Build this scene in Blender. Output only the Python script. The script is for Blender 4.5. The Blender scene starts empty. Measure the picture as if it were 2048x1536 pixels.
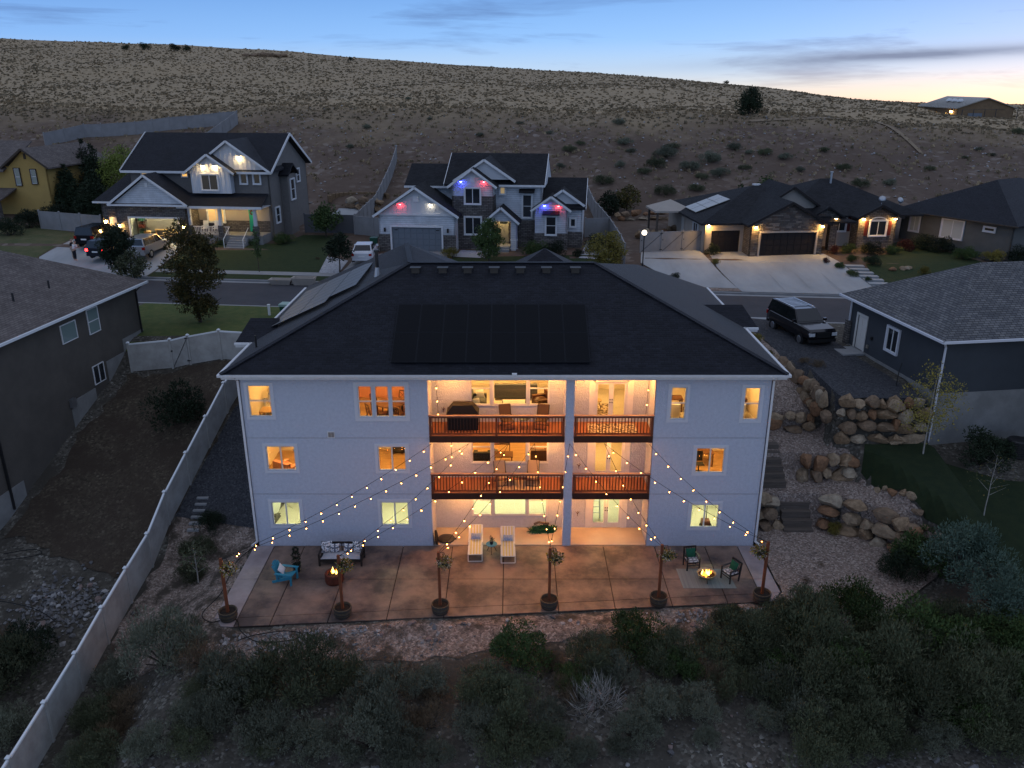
import bpy, bmesh, math, random
import numpy as np
from mathutils import Vector, Matrix, noise
R = math.radians
sc = bpy.context.scene
COL = sc.collection

# ---------------------------------------------------------------- camera
cam = bpy.data.objects.new('camera', bpy.data.cameras.new('camera'))
COL.objects.link(cam)
cam.location = (0, 0, 21.3)
cam.rotation_euler = (R(90 - 20.2), 0, 0)
cam.data.sensor_width = 36
cam.data.lens = 28.88
cam.data.clip_end = 8000
sc.camera = cam

# ---------------------------------------------------------------- sky
SUN_AZ = 35.0      # degrees to the right of the view
SUN_EL = 1.0
W = bpy.data.worlds.new('World'); sc.world = W; W.use_nodes = True
nt = W.node_tree; nt.nodes.clear()
def wn(t, **k):
    n = nt.nodes.new(t)
    for a, b in k.items(): setattr(n, a, b)
    return n
def wl(a, b): nt.links.new(a, b)
tc = wn('ShaderNodeTexCoord')
vadd = wn('ShaderNodeVectorMath', operation='ADD'); wl(tc.outputs['Generated'], vadd.inputs[0]); vadd.inputs[1].default_value = (0, 0, .024)
vnor = wn('ShaderNodeVectorMath', operation='NORMALIZE'); wl(vadd.outputs[0], vnor.inputs[0])
sky = wn('ShaderNodeTexSky', sky_type='NISHITA', sun_disc=False)
sky.sun_elevation = R(SUN_EL); sky.sun_rotation = R(SUN_AZ)
sky.altitude = 1700; sky.air_density = 1.0; sky.dust_density = .6; sky.ozone_density = 3.2
wl(vnor.outputs[0], sky.inputs['Vector'])
hsv = wn('ShaderNodeMixRGB', blend_type='ADD'); hsv.inputs[0].default_value = 1
nsc = wn('ShaderNodeVectorMath', operation='SCALE'); nsc.inputs['Scale'].default_value = .13; wl(sky.outputs[0], nsc.inputs[0])
# clear dusk air: pale at the horizon, blue above, even all round
sep0 = wn('ShaderNodeSeparateXYZ'); wl(tc.outputs['Generated'], sep0.inputs[0])
el = wn('ShaderNodeMapRange'); el.inputs[1].default_value = -.05; el.inputs[2].default_value = 1.0; wl(sep0.outputs[2], el.inputs[0])
ramp = wn('ShaderNodeValToRGB'); wl(el.outputs[0], ramp.inputs[0])
stops = [(-.05, (.53, .52, .47)), (-.012, (.52, .57, .65)), (.012, (.36, .515, .82)), (.045, (.20, .395, .83)), (.09, (.14, .295, .68)), (.35, (.325, .405, .60)), (1, (.43, .475, .60))]
while len(ramp.color_ramp.elements) < len(stops): ramp.color_ramp.elements.new(.5)
for e, (z, c) in zip(ramp.color_ramp.elements, stops): e.position = (z + .05) / 1.05; e.color = (*c, 1)
wl(ramp.outputs[0], hsv.inputs[1]); wl(nsc.outputs[0], hsv.inputs[2])
# thin stretched evening clouds
sep = wn('ShaderNodeSeparateXYZ'); wl(vnor.outputs[0], sep.inputs[0])
cmb = wn('ShaderNodeCombineXYZ')
mz = wn('ShaderNodeMath', operation='MULTIPLY'); wl(sep.outputs[2], mz.inputs[0]); mz.inputs[1].default_value = 26
mx = wn('ShaderNodeMath', operation='MULTIPLY'); wl(sep.outputs[0], mx.inputs[0]); mx.inputs[1].default_value = 2.6
my = wn('ShaderNodeMath', operation='MULTIPLY'); wl(sep.outputs[1], my.inputs[0]); my.inputs[1].default_value = 2.6
wl(mx.outputs[0], cmb.inputs[0]); wl(my.outputs[0], cmb.inputs[1]); wl(mz.outputs[0], cmb.inputs[2])
cn = wn('ShaderNodeTexNoise'); cn.inputs['Scale'].default_value = 1.15; cn.inputs['Detail'].default_value = 6; cn.inputs['Roughness'].default_value = .62; cn.inputs['Distortion'].default_value = .35
vo = wn('ShaderNodeVectorMath', operation='ADD'); wl(cmb.outputs[0], vo.inputs[0]); vo.inputs[1].default_value = (3.1, 1.7, .4)
wl(vo.outputs[0], cn.inputs['Vector'])
cr = wn('ShaderNodeMapRange'); cr.inputs[1].default_value = .53; cr.inputs[2].default_value = .74; wl(cn.outputs[0], cr.inputs[0])
cs = wn('ShaderNodeMath', operation='MULTIPLY'); wl(cr.outputs[0], cs.inputs[0]); cs.inputs[1].default_value = .85
cm = wn('ShaderNodeMixRGB', blend_type='MULTIPLY'); wl(cs.outputs[0], cm.inputs[0]); wl(hsv.outputs[0], cm.inputs[1]); cm.inputs[2].default_value = (.50, .46, .52, 1)
# one long low cloud bank towards the sunset
def wm(op, a, b=None, v=None):
    n = wn('ShaderNodeMath', operation=op); wl(a, n.inputs[0])
    if b is not None: wl(b, n.inputs[1])
    elif v is not None: n.inputs[1].default_value = v
    return n.outputs[0]
sx, sz = sep0.outputs[0], sep0.outputs[2]
bend = wm('ADD', sz, wm('MULTIPLY', wm('ADD', sx, v=-.36), v=-.045)); ee = wm('DIVIDE', wm('ADD', bend, v=-.0235), v=.0062); aa = wm('DIVIDE', wm('ADD', sx, v=-.42), v=.17)
gs = wm('ADD', wm('MULTIPLY', ee, ee), wm('MULTIPLY', aa, aa)); bank = wm('POWER', wm('ADD', gs, v=1.0), v=-1.6)
bank = wm('MULTIPLY', bank, wm('MULTIPLY', wm('GREATER_THAN', sep0.outputs[1], v=0), wm('MULTIPLY', cn.outputs[0], v=1.75))); bank = wm('MINIMUM', bank, v=.85)
cb = wn('ShaderNodeMixRGB'); wl(bank, cb.inputs[0]); wl(cm.outputs[0], cb.inputs[1]); cb.inputs[2].default_value = (.20, .235, .36, 1)
bg = wn('ShaderNodeBackground'); wl(cb.outputs[0], bg.inputs[0]); bg.inputs[1].default_value = 1.0
wo = wn('ShaderNodeOutputWorld'); wl(bg.outputs[0], wo.inputs[0])

# ---------------------------------------------------------------- sun (afterglow only: weak and very soft)
sl = bpy.data.lights.new('sun', 'SUN'); sl.energy = .10; sl.angle = R(60); sl.color = (1, .86, .74)
so = bpy.data.objects.new('sun', sl); COL.objects.link(so)
_az, _el = R(SUN_AZ), R(10)
so.rotation_euler = Vector((-math.sin(_az) * math.cos(_el), -math.cos(_az) * math.cos(_el), -math.sin(_el))).to_track_quat('-Z', 'Y').to_euler()

sc.view_settings.view_transform = 'Standard'; sc.view_settings.look = 'None'
sc.view_settings.exposure = 0.0; sc.view_settings.gamma = 1
sc.render.engine = 'CYCLES'
sc.cycles.use_denoising = True
sc.cycles.max_bounces = 6; sc.cycles.diffuse_bounces = 3; sc.cycles.transparent_max_bounces = 12
sc.cycles.sample_clamp_indirect = 6
sc.cycles.caustics_reflective = False; sc.cycles.caustics_refractive = False

# ---------------------------------------------------------------- materials
def mat(name, c, c2=None, scale=4, rough=.8, bump=0, bscale=None, metal=0, spec=.25, detail=5, coord='Object', stretch=(1, 1, 1), emit=None, estr=0, lo=.35, hi=.65, bdist=.02):
    m = bpy.data.materials.new(name); m.use_nodes = True
    t = m.node_tree; b = t.nodes['Principled BSDF']
    b.inputs['Base Color'].default_value = (*c, 1); b.inputs['Roughness'].default_value = rough
    b.inputs['Metallic'].default_value = metal; b.inputs['Specular IOR Level'].default_value = spec
    if emit: b.inputs['Emission Color'].default_value = (*emit, 1); b.inputs['Emission Strength'].default_value = estr
    if c2 or bump:
        tcn = t.nodes.new('ShaderNodeTexCoord'); mp = t.nodes.new('ShaderNodeMapping'); mp.inputs['Scale'].default_value = stretch
        t.links.new(tcn.outputs[coord], mp.inputs[0])
    if c2:
        n = t.nodes.new('ShaderNodeTexNoise'); n.inputs['Scale'].default_value = scale; n.inputs['Detail'].default_value = detail; n.inputs['Roughness'].default_value = .65
        r = t.nodes.new('ShaderNodeMapRange'); r.inputs[1].default_value = lo; r.inputs[2].default_value = hi
        x = t.nodes.new('ShaderNodeMixRGB'); x.inputs[1].default_value = (*c, 1); x.inputs[2].default_value = (*c2, 1)
        t.links.new(mp.outputs[0], n.inputs['Vector']); t.links.new(n.outputs[0], r.inputs[0]); t.links.new(r.outputs[0], x.inputs[0]); t.links.new(x.outputs[0], b.inputs['Base Color'])
    if bump:
        n2 = t.nodes.new('ShaderNodeTexNoise'); n2.inputs['Scale'].default_value = bscale or scale * 4; n2.inputs['Detail'].default_value = 4
        bp = t.nodes.new('ShaderNodeBump'); bp.inputs['Strength'].default_value = bump; bp.inputs['Distance'].default_value = bdist
        t.links.new(mp.outputs[0], n2.inputs['Vector']); t.links.new(n2.outputs[0], bp.inputs['Height']); t.links.new(bp.outputs[0], b.inputs['Normal'])
    return m
def mixin(m, fac_out, col, blend='MIX'):
    """put one more colour over a material's base colour by the given factor socket"""
    t = m.node_tree; b = t.nodes['Principled BSDF']; s = b.inputs['Base Color']
    x = t.nodes.new('ShaderNodeMixRGB'); x.blend_type = blend; x.inputs[2].default_value = (*col, 1)
    if s.links: t.links.new(s.links[0].from_socket, x.inputs[1])
    else: x.inputs[1].default_value = s.default_value
    t.links.new(fac_out, x.inputs[0]); t.links.new(x.outputs[0], s)
def gravel(name, cols, cell=12, rough=.9, soil=None, soilscale=.4, bump=.7, slo=.5, shi=.62):
    """crushed stone: random colour for each voronoi cell, soil patches between"""
    m = bpy.data.materials.new(name); m.use_nodes = True
    t = m.node_tree; b = t.nodes['Principled BSDF']; b.inputs['Roughness'].default_value = rough; b.inputs['Specular IOR Level'].default_value = .15
    tcn = t.nodes.new('ShaderNodeTexCoord')
    v = t.nodes.new('ShaderNodeTexVoronoi'); v.inputs['Scale'].default_value = cell
    t.links.new(tcn.outputs['Object'], v.inputs['Vector'])
    s = t.nodes.new('ShaderNodeSeparateColor'); t.links.new(v.outputs['Color'], s.inputs[0])
    rp = t.nodes.new('ShaderNodeValToRGB'); e = rp.color_ramp
    while len(e.elements) < len(cols): e.elements.new(.5)
    for i, c in enumerate(cols):
        e.elements[i].position = i / (len(cols) - 1); e.elements[i].color = (*c, 1)
    t.links.new(s.outputs[0], rp.inputs[0]); out = rp.outputs[0]
    if soil:
        n = t.nodes.new('ShaderNodeTexNoise'); n.inputs['Scale'].default_value = soilscale; n.inputs['Detail'].default_value = 7; n.inputs['Roughness'].default_value = .7
        t.links.new(tcn.outputs['Object'], n.inputs['Vector'])
        r = t.nodes.new('ShaderNodeMapRange'); r.inputs[1].default_value = slo; r.inputs[2].default_value = shi; t.links.new(n.outputs[0], r.inputs[0])
        x = t.nodes.new('ShaderNodeMixRGB'); x.inputs[2].default_value = (*soil, 1)
        t.links.new(r.outputs[0], x.inputs[0]); t.links.new(out, x.inputs[1]); out = x.outputs[0]
    t.links.new(out, b.inputs['Base Color'])
    bp = t.nodes.new('ShaderNodeBump'); bp.inputs['Strength'].default_value = bump; bp.inputs['Distance'].default_value = .03; bp.invert = True
    t.links.new(v.outputs['Distance'], bp.inputs['Height']); t.links.new(bp.outputs[0], b.inputs['Normal'])
    return m
def brickmat(name, c1, c2, cm, w=.3, h=.14, mortar=.012, rough=.85, bump=.5, off=.5, spec=.2, noise2=None):
    """courses in metres laid along each face's own uv (shingles, stone courses, lap boards)"""
    m = bpy.data.materials.new(name); m.use_nodes = True
    t = m.node_tree; b = t.nodes['Principled BSDF']; b.inputs['Roughness'].default_value = rough; b.inputs['Specular IOR Level'].default_value = spec
    uv = t.nodes.new('ShaderNodeTexCoord'); k = t.nodes.new('ShaderNodeTexBrick')
    t.links.new(uv.outputs['UV'], k.inputs['Vector'])
    k.offset = off; k.inputs['Color1'].default_value = (*c1, 1); k.inputs['Color2'].default_value = (*c2, 1); k.inputs['Mortar'].default_value = (*cm, 1)
    k.inputs['Scale'].default_value = 1; k.inputs['Mortar Size'].default_value = mortar; k.inputs['Brick Width'].default_value = w; k.inputs['Row Height'].default_value = h; k.inputs['Mortar Smooth'].default_value = .3
    out = k.outputs['Color']
    n = t.nodes.new('ShaderNodeTexNoise'); n.inputs['Scale'].default_value = .7; n.inputs['Detail'].default_value = 6; n.inputs['Roughness'].default_value = .7
    t.links.new(uv.outputs['UV'], n.inputs['Vector'])
    r = t.nodes.new('ShaderNodeMapRange'); r.inputs[1].default_value = .3; r.inputs[2].default_value = .7; r.inputs[3].default_value = .72; r.inputs[4].default_value = 1.22; t.links.new(n.outputs[0], r.inputs[0])
    x = t.nodes.new('ShaderNodeVectorMath'); x.operation = 'SCALE'; t.links.new(out, x.inputs[0]); t.links.new(r.outputs[0], x.inputs['Scale'])
    t.links.new(x.outputs[0], b.inputs['Base Color'])
    bp = t.nodes.new('ShaderNodeBump'); bp.inputs['Strength'].default_value = bump; bp.inputs['Distance'].default_value = .02; bp.invert = True
    t.links.new(k.outputs['Fac'], bp.inputs['Height']); t.links.new(bp.outputs[0], b.inputs['Normal'])
    return m
def leafmat(name, cols, rough=.7, trans=.0):
    """each leaf (mesh island) takes its own tone, each plant a slight shift"""
    m = bpy.data.materials.new(name); m.use_nodes = True
    t = m.node_tree; b = t.nodes['Principled BSDF']; b.inputs['Roughness'].default_value = rough; b.inputs['Specular IOR Level'].default_value = .2
    g = t.nodes.new('ShaderNodeNewGeometry'); rp = t.nodes.new('ShaderNodeValToRGB'); e = rp.color_ramp
    while len(e.elements) < len(cols): e.elements.new(.5)
    for i, c in enumerate(cols):
        e.elements[i].position = i / (len(cols) - 1); e.elements[i].color = (*c, 1)
    t.links.new(g.outputs['Random Per Island'], rp.inputs[0])
    oi = t.nodes.new('ShaderNodeObjectInfo'); r = t.nodes.new('ShaderNodeMapRange'); r.inputs[3].default_value = .7; r.inputs[4].default_value = 1.3
    t.links.new(oi.outputs['Random'], r.inputs[0])
    x = t.nodes.new('ShaderNodeVectorMath'); x.operation = 'SCALE'; t.links.new(rp.outputs[0], x.inputs[0]); t.links.new(r.outputs[0], x.inputs['Scale'])
    t.links.new(x.outputs[0], b.inputs['Base Color'])
    return m
def emis(name, c, s):
    m = bpy.data.materials.new(name); m.use_nodes = True
    t = m.node_tree; b = t.nodes['Principled BSDF']; b.inputs['Base Color'].default_value = (*c, 1)
    b.inputs['Emission Color'].default_value = (*c, 1); b.inputs['Emission Strength'].default_value = s
    return m
def glassmat(name, tint=(1, 1, 1), refl=.12):
    m = bpy.data.materials.new(name); m.use_nodes = True
    t = m.node_tree; t.nodes.remove(t.nodes['Principled BSDF']); o = t.nodes['Material Output']
    tr = t.nodes.new('ShaderNodeBsdfTransparent'); tr.inputs[0].default_value = (*tint, 1)
    gl = t.nodes.new('ShaderNodeBsdfGlossy'); gl.inputs['Roughness'].default_value = .02
    fr = t.nodes.new('ShaderNodeFresnel'); fr.inputs[0].default_value = 1.45
    mx = t.nodes.new('ShaderNodeMixShader'); t.links.new(fr.outputs[0], mx.inputs[0]); t.links.new(tr.outputs[0], mx.inputs[1]); t.links.new(gl.outputs[0], mx.inputs[2])
    t.links.new(mx.outputs[0], o.inputs[0])
    return m
M = {}
def D(k, *a, **kw): M[k] = mat(k, *a, **kw)
D('stucco', (.53, .565, .635), (.43, .462, .53), scale=7, rough=.92, bump=.9, bscale=16, detail=10, lo=.28, hi=.72, bdist=.025)
D('stucco_trim', (.60, .61, .64), rough=.8)
D('white_trim', (.72, .72, .72), (.64, .64, .63), scale=3, rough=.55)
D('vinyl', (.41, .40, .37), (.29, .28, .255), scale=1.1, rough=.6)
D('vinyl_cap', (.70, .72, .72), rough=.5)
M['shingle_dark'] = brickmat('shingle_dark', (.008, .009, .0135), (.016, .0175, .024), (.005, .005, .0065), spec=.18, rough=.7)
for _m in ('shingle_dark',):
    _b = M[_m].node_tree.nodes['Principled BSDF']; _b.inputs['Sheen Weight'].default_value = .22; _b.inputs['Sheen Roughness'].default_value = .25; _b.inputs['Sheen Tint'].default_value = (.8, .78, .75, 1)
M['shingle_grey'] = brickmat('shingle_grey', (.10, .10, .105), (.175, .17, .165), (.05, .05, .05), w=.32, h=.16, bump=.9, mortar=.02)
M['shingle_brown'] = brickmat('shingle_brown', (.115, .095, .085), (.165, .14, .125), (.06, .05, .045))
M['shingle_black'] = brickmat('shingle_black', (.014, .0145, .017), (.026, .027, .030), (.007, .007, .008))
M['stone_veneer'] = brickmat('stone_veneer', (.10, .09, .085), (.20, .18, .16), (.04, .037, .035), w=.42, h=.15, mortar=.02, bump=.9)
M['lap_white'] = brickmat('lap_white', (.58, .60, .62), (.60, .62, .64), (.33, .34, .35), w=30, h=.17, mortar=.014, off=0, rough=.7)
D('board_white', (.60, .61, .62), rough=.7); D('lap_grey', (.18, .165, .15), (.15, .14, .13), rough=.8)
D('stucco_brown', (.105, .093, .078), (.085, .075, .064), scale=.8, rough=.95, bump=.4, bscale=50)
D('stucco_navy', (.058, .065, .072), (.050, .056, .062), scale=.8, rough=.95, bump=.35, bscale=50)
D('stucco_tan', (.40, .35, .30), (.36, .32, .27), scale=1, rough=.95, bump=.3, bscale=50)
D('stucco_yellow', (.46, .31, .10), (.40, .27, .09), scale=.6, rough=.95, bump=.3, bscale=50)
D('stucco_olive', (.13, .13, .12), (.11, .11, .10), scale=1, rough=.95)
D('concrete', (.30, .30, .295), (.25, .25, .245), scale=1.3, rough=.9, bump=.2, bscale=30)
D('concrete_wall', (.25, .248, .235), (.18, .178, .168), scale=.9, rough=.9, bump=.2, bscale=20)
D('driveway', (.36, .37, .37), (.28, .29, .29), scale=.45, rough=.85, bump=.15, bscale=30, stretch=(1, .35, 1))
D('asphalt', (.062, .062, .068), (.05, .05, .055), scale=.6, rough=.9, bump=.3, bscale=60)
D('stamped', (.255, .175, .13), (.075, .057, .051), scale=.6, rough=.62, bump=.35, bscale=5, detail=9, lo=.38, hi=.62)
D('stamped_edge', (.36, .30, .29), (.25, .205, .20), scale=.9, rough=.7, bump=.25, bscale=6)
D('joint', (.03, .018, .015), rough=.9)
D('recess_slab', (.42, .36, .30), (.36, .31, .26), scale=1, rough=.7)
D('lawn', (.019, .034, .010), (.030, .044, .013), scale=2.5, rough=.95, bump=.9, bscale=40, detail=8)
D('lawn_shaded', (.012, .022, .008), (.020, .030, .010), scale=2.5, rough=.95, bump=.9, bscale=40, detail=8)  # lawn copy with the darkening towards the view's edge painted in
D('lawn_bright', (.055, .085, .020), (.10, .11, .030), scale=1.6, rough=.95, bump=.9, bscale=40, detail=8)
D('lawn_dry', (.11, .10, .045), (.06, .075, .025), scale=.9, rough=.95, bump=.9, bscale=40, detail=8)
D('cedar', (.20, .062, .026), (.13, .040, .018), scale=5, rough=.6, stretch=(1, 1, .2))
D('deckwood', (.30, .115, .055), (.20, .075, .038), scale=4, rough=.65, stretch=(.3, 3, 1))
D('darkwood', (.055, .022, .012), (.04, .016, .010), scale=4, rough=.6, stretch=(1, 1, .2))
D('rail_cap', (.36, .22, .16), (.28, .17, .12), scale=3, rough=.6)
D('barrel', (.15, .115, .075), (.10, .075, .05), scale=6, rough=.85, stretch=(3, 3, .4))
D('hoop', (.08, .075, .07), rough=.6, metal=.6)
D('soil', (.035, .025, .018), (.02, .015, .012), scale=8, rough=1, bump=1, bscale=30)
D('black_metal', (.015, .015, .016), rough=.45, spec=.5)
D('black_cloth', (.016, .014, .013), rough=.75); D('black_rubber', (.012, .012, .012), rough=.8)
D('grey_metal', (.35, .36, .37), rough=.35, metal=.8); D('galv', (.45, .46, .47), rough=.45, metal=.7)
D('dark_glass', (.020, .024, .028), rough=.06, spec=.6); D('blind', (.45, .47, .44), rough=.8)
D('pale_glass', (.18, .24, .23), rough=.08, spec=.6)
D('wicker', (.022, .017, .014), (.04, .03, .024), scale=40, rough=.7)
D('cushion_white', (.68, .68, .66), rough=.9); D('cushion_grey', (.42, .42, .43), (.34, .34, .36), scale=9, rough=.95)
D('adirondack', (.035, .25, .36), (.03, .21, .30), scale=4, rough=.55)
D('green_cloth', (.012, .10, .055), (.010, .075, .042), scale=6, rough=.9)
D('white_metal', (.75, .75, .73), rough=.4, spec=.4)
D('wall_warm', (.74, .66, .50), rough=.9); D('wall_coral', (.62, .28, .16), rough=.9); D('wall_white', (.72, .73, .66), rough=.9)
D('floor_oak', (.36, .22, .10), (.27, .16, .07), scale=3, rough=.5, stretch=(.3, 3, 1)); D('floor_carpet', (.50, .46, .36), (.44, .40, .31), scale=14, rough=1)
D('ceiling', (.75, .73, .68), rough=.9)
D('sofa_cloth', (.10, .11, .11), (.08, .085, .09), scale=20, rough=.95); D('throw', (.72, .69, .60), rough=1)
D('walnut', (.12, .05, .02), (.08, .033, .014), scale=5, rough=.45, stretch=(.3, 3, 1)); D('pine', (.52, .34, .15), (.42, .27, .11), scale=5, rough=.6, stretch=(.3, 3, 1))
D('pink_cloth', (.55, .27, .18), rough=.95); D('bedlinen', (.75, .71, .60), rough=.95)
D('gold_metal', (.55, .38, .12), rough=.3, metal=.9); D('rust_metal', (.13, .032, .016), (.08, .022, .012), scale=8, rough=.7)
D('brass_bowl', (.42, .33, .20), rough=.4, metal=.6)
D('plastic_green', (.012, .07, .040), rough=.5); D('plastic_teal', (.30, .42, .36), rough=.5); D('blue_paint', (.03, .17, .30), rough=.5)
D('solar', (.004, .005, .007), rough=.3, spec=.08); D('solar_sky_glare', (.085, .08, .07), rough=.42, spec=1.0); D('solar_edge', (.016, .018, .022), rough=.5, spec=.1)  # side-slope panels: reflected sky painted into a lighter base colour
D('solar_sky_lit', (.33, .30, .24), (.22, .20, .165), scale=1.1, rough=.25, spec=.8, stretch=(.2, 2, 1))  # panel colour raised to tan, a painted reflection of bright sky
D('garage_grey', (.17, .19, .21), rough=.6); D('garage_brown', (.020, .016, .015), rough=.55); D('door_teal', (.02, .30, .20), rough=.5); D('door_grey', (.24, .23, .19), rough=.6); D('door_white', (.62, .60, .55), rough=.5)
D('shutter', (.10, .018, .014), rough=.6); D('sheetmetal', (.36, .32, .26), rough=.4, metal=.5)
D('roof_metal', (.30, .28, .24), rough=.4, metal=.4); D('block_brown', (.22, .15, .085), (.18, .12, .07), scale=2, rough=.9)
D('paint_silver', (.36, .36, .37), rough=.28, metal=.6, spec=.5); D('paint_black', (.006, .006, .008), rough=.12, spec=.6); D('paint_white', (.62, .63, .65), rough=.2, spec=.5); D('paint_navy', (.010, .013, .022), rough=.2, spec=.5)
D('tyre', (.012, .012, .012), rough=.85); D('rim', (.32, .32, .33), rough=.3, metal=.8); D('car_glass', (.008, .010, .012), rough=.05, spec=.6)
D('chrome', (.6, .6, .6), rough=.15, metal=1); D('red_lens', (.30, .008, .006), rough=.2); D('lens', (.55, .57, .58), rough=.15)
D('skin', (.45, .27, .19), rough=.6); D('cloth_dark', (.016, .018, .024), rough=.9); D('cloth_white', (.66, .64, .62), rough=.9); D('cloth_khaki', (.40, .34, .26), rough=.9); D('hair', (.03, .02, .014), rough=.7)
D('timber', (.13, .105, .085), (.085, .068, .055), scale=5, rough=.9, stretch=(.3, 3, 3), bump=.3)
D('bark', (.09, .07, .055), (.05, .04, .03), scale=9, rough=.95, bump=.6); D('bark_pale', (.36, .34, .30), (.22, .20, .17), scale=6, rough=.9)
D('rug_grey', (.24, .26, .24), (.17, .19, .18), scale=1.2, rough=1, stretch=(9, .2, 1)); D('fabric_blue', (.16, .24, .36), (.42, .46, .50), scale=16, rough=1)
D('flower', (.62, .42, .06), rough=.8)
for i, (a, b2) in enumerate([((.31, .215, .13), (.16, .108, .064)), ((.35, .26, .165), (.20, .142, .09)), ((.27, .145, .075), (.15, .083, .046)), ((.40, .325, .23), (.22, .172, .12)), ((.24, .165, .105), (.13, .09, .058))]):
    D('boulder%d' % i, a, b2, scale=2.2, rough=.95, bump=.8, bscale=6, bdist=.06, detail=8)
for i, c in enumerate([(.20, .19, .185), (.34, .32, .30), (.13, .125, .125), (.26, .19, .165), (.42, .40, .38)]):
    D('rock%d' % i, c, tuple(q * .7 for q in c), scale=5, rough=.9, bump=.4)
M['ground_dirt'] = gravel('ground_dirt', [(.038, .036, .029), (.071, .063, .052), (.097, .085, .069), (.133, .119, .096), (.063, .058, .046), (.265, .246, .205)], cell=9, soil=(.060, .053, .042), soilscale=.5, slo=.42, shi=.6)
M['gravel_mixed'] = gravel('gravel_mixed', [(.100, .077, .065), (.182, .137, .110), (.264, .201, .166), (.146, .116, .096), (.382, .315, .263), (.218, .158, .124)], cell=14, soil=(.064, .052, .040), soilscale=.9, slo=.47, shi=.6)
M['gravel_pink'] = gravel('gravel_pink', [(.100, .077, .065), (.182, .137, .110), (.264, .201, .166), (.146, .116, .096), (.382, .315, .263), (.218, .158, .124)], cell=14)
M['gravel_dark'] = gravel('gravel_dark', [(.025, .027, .031), (.045, .047, .052), (.06, .06, .064), (.035, .036, .040), (.085, .085, .088)], cell=13)
M['soil_dark'] = gravel('soil_dark', [(.038, .031, .022), (.062, .048, .034), (.079, .063, .044), (.053, .041, .029), (.124, .102, .073)], cell=9, soil=(.050, .037, .027), soilscale=.7, slo=.4, shi=.6)
M['gravel_pale'] = gravel('gravel_pale', [(.24, .24, .245), (.36, .36, .37), (.45, .45, .46), (.3, .3, .31)], cell=9)
M['glass'] = glassmat('glass')
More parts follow.
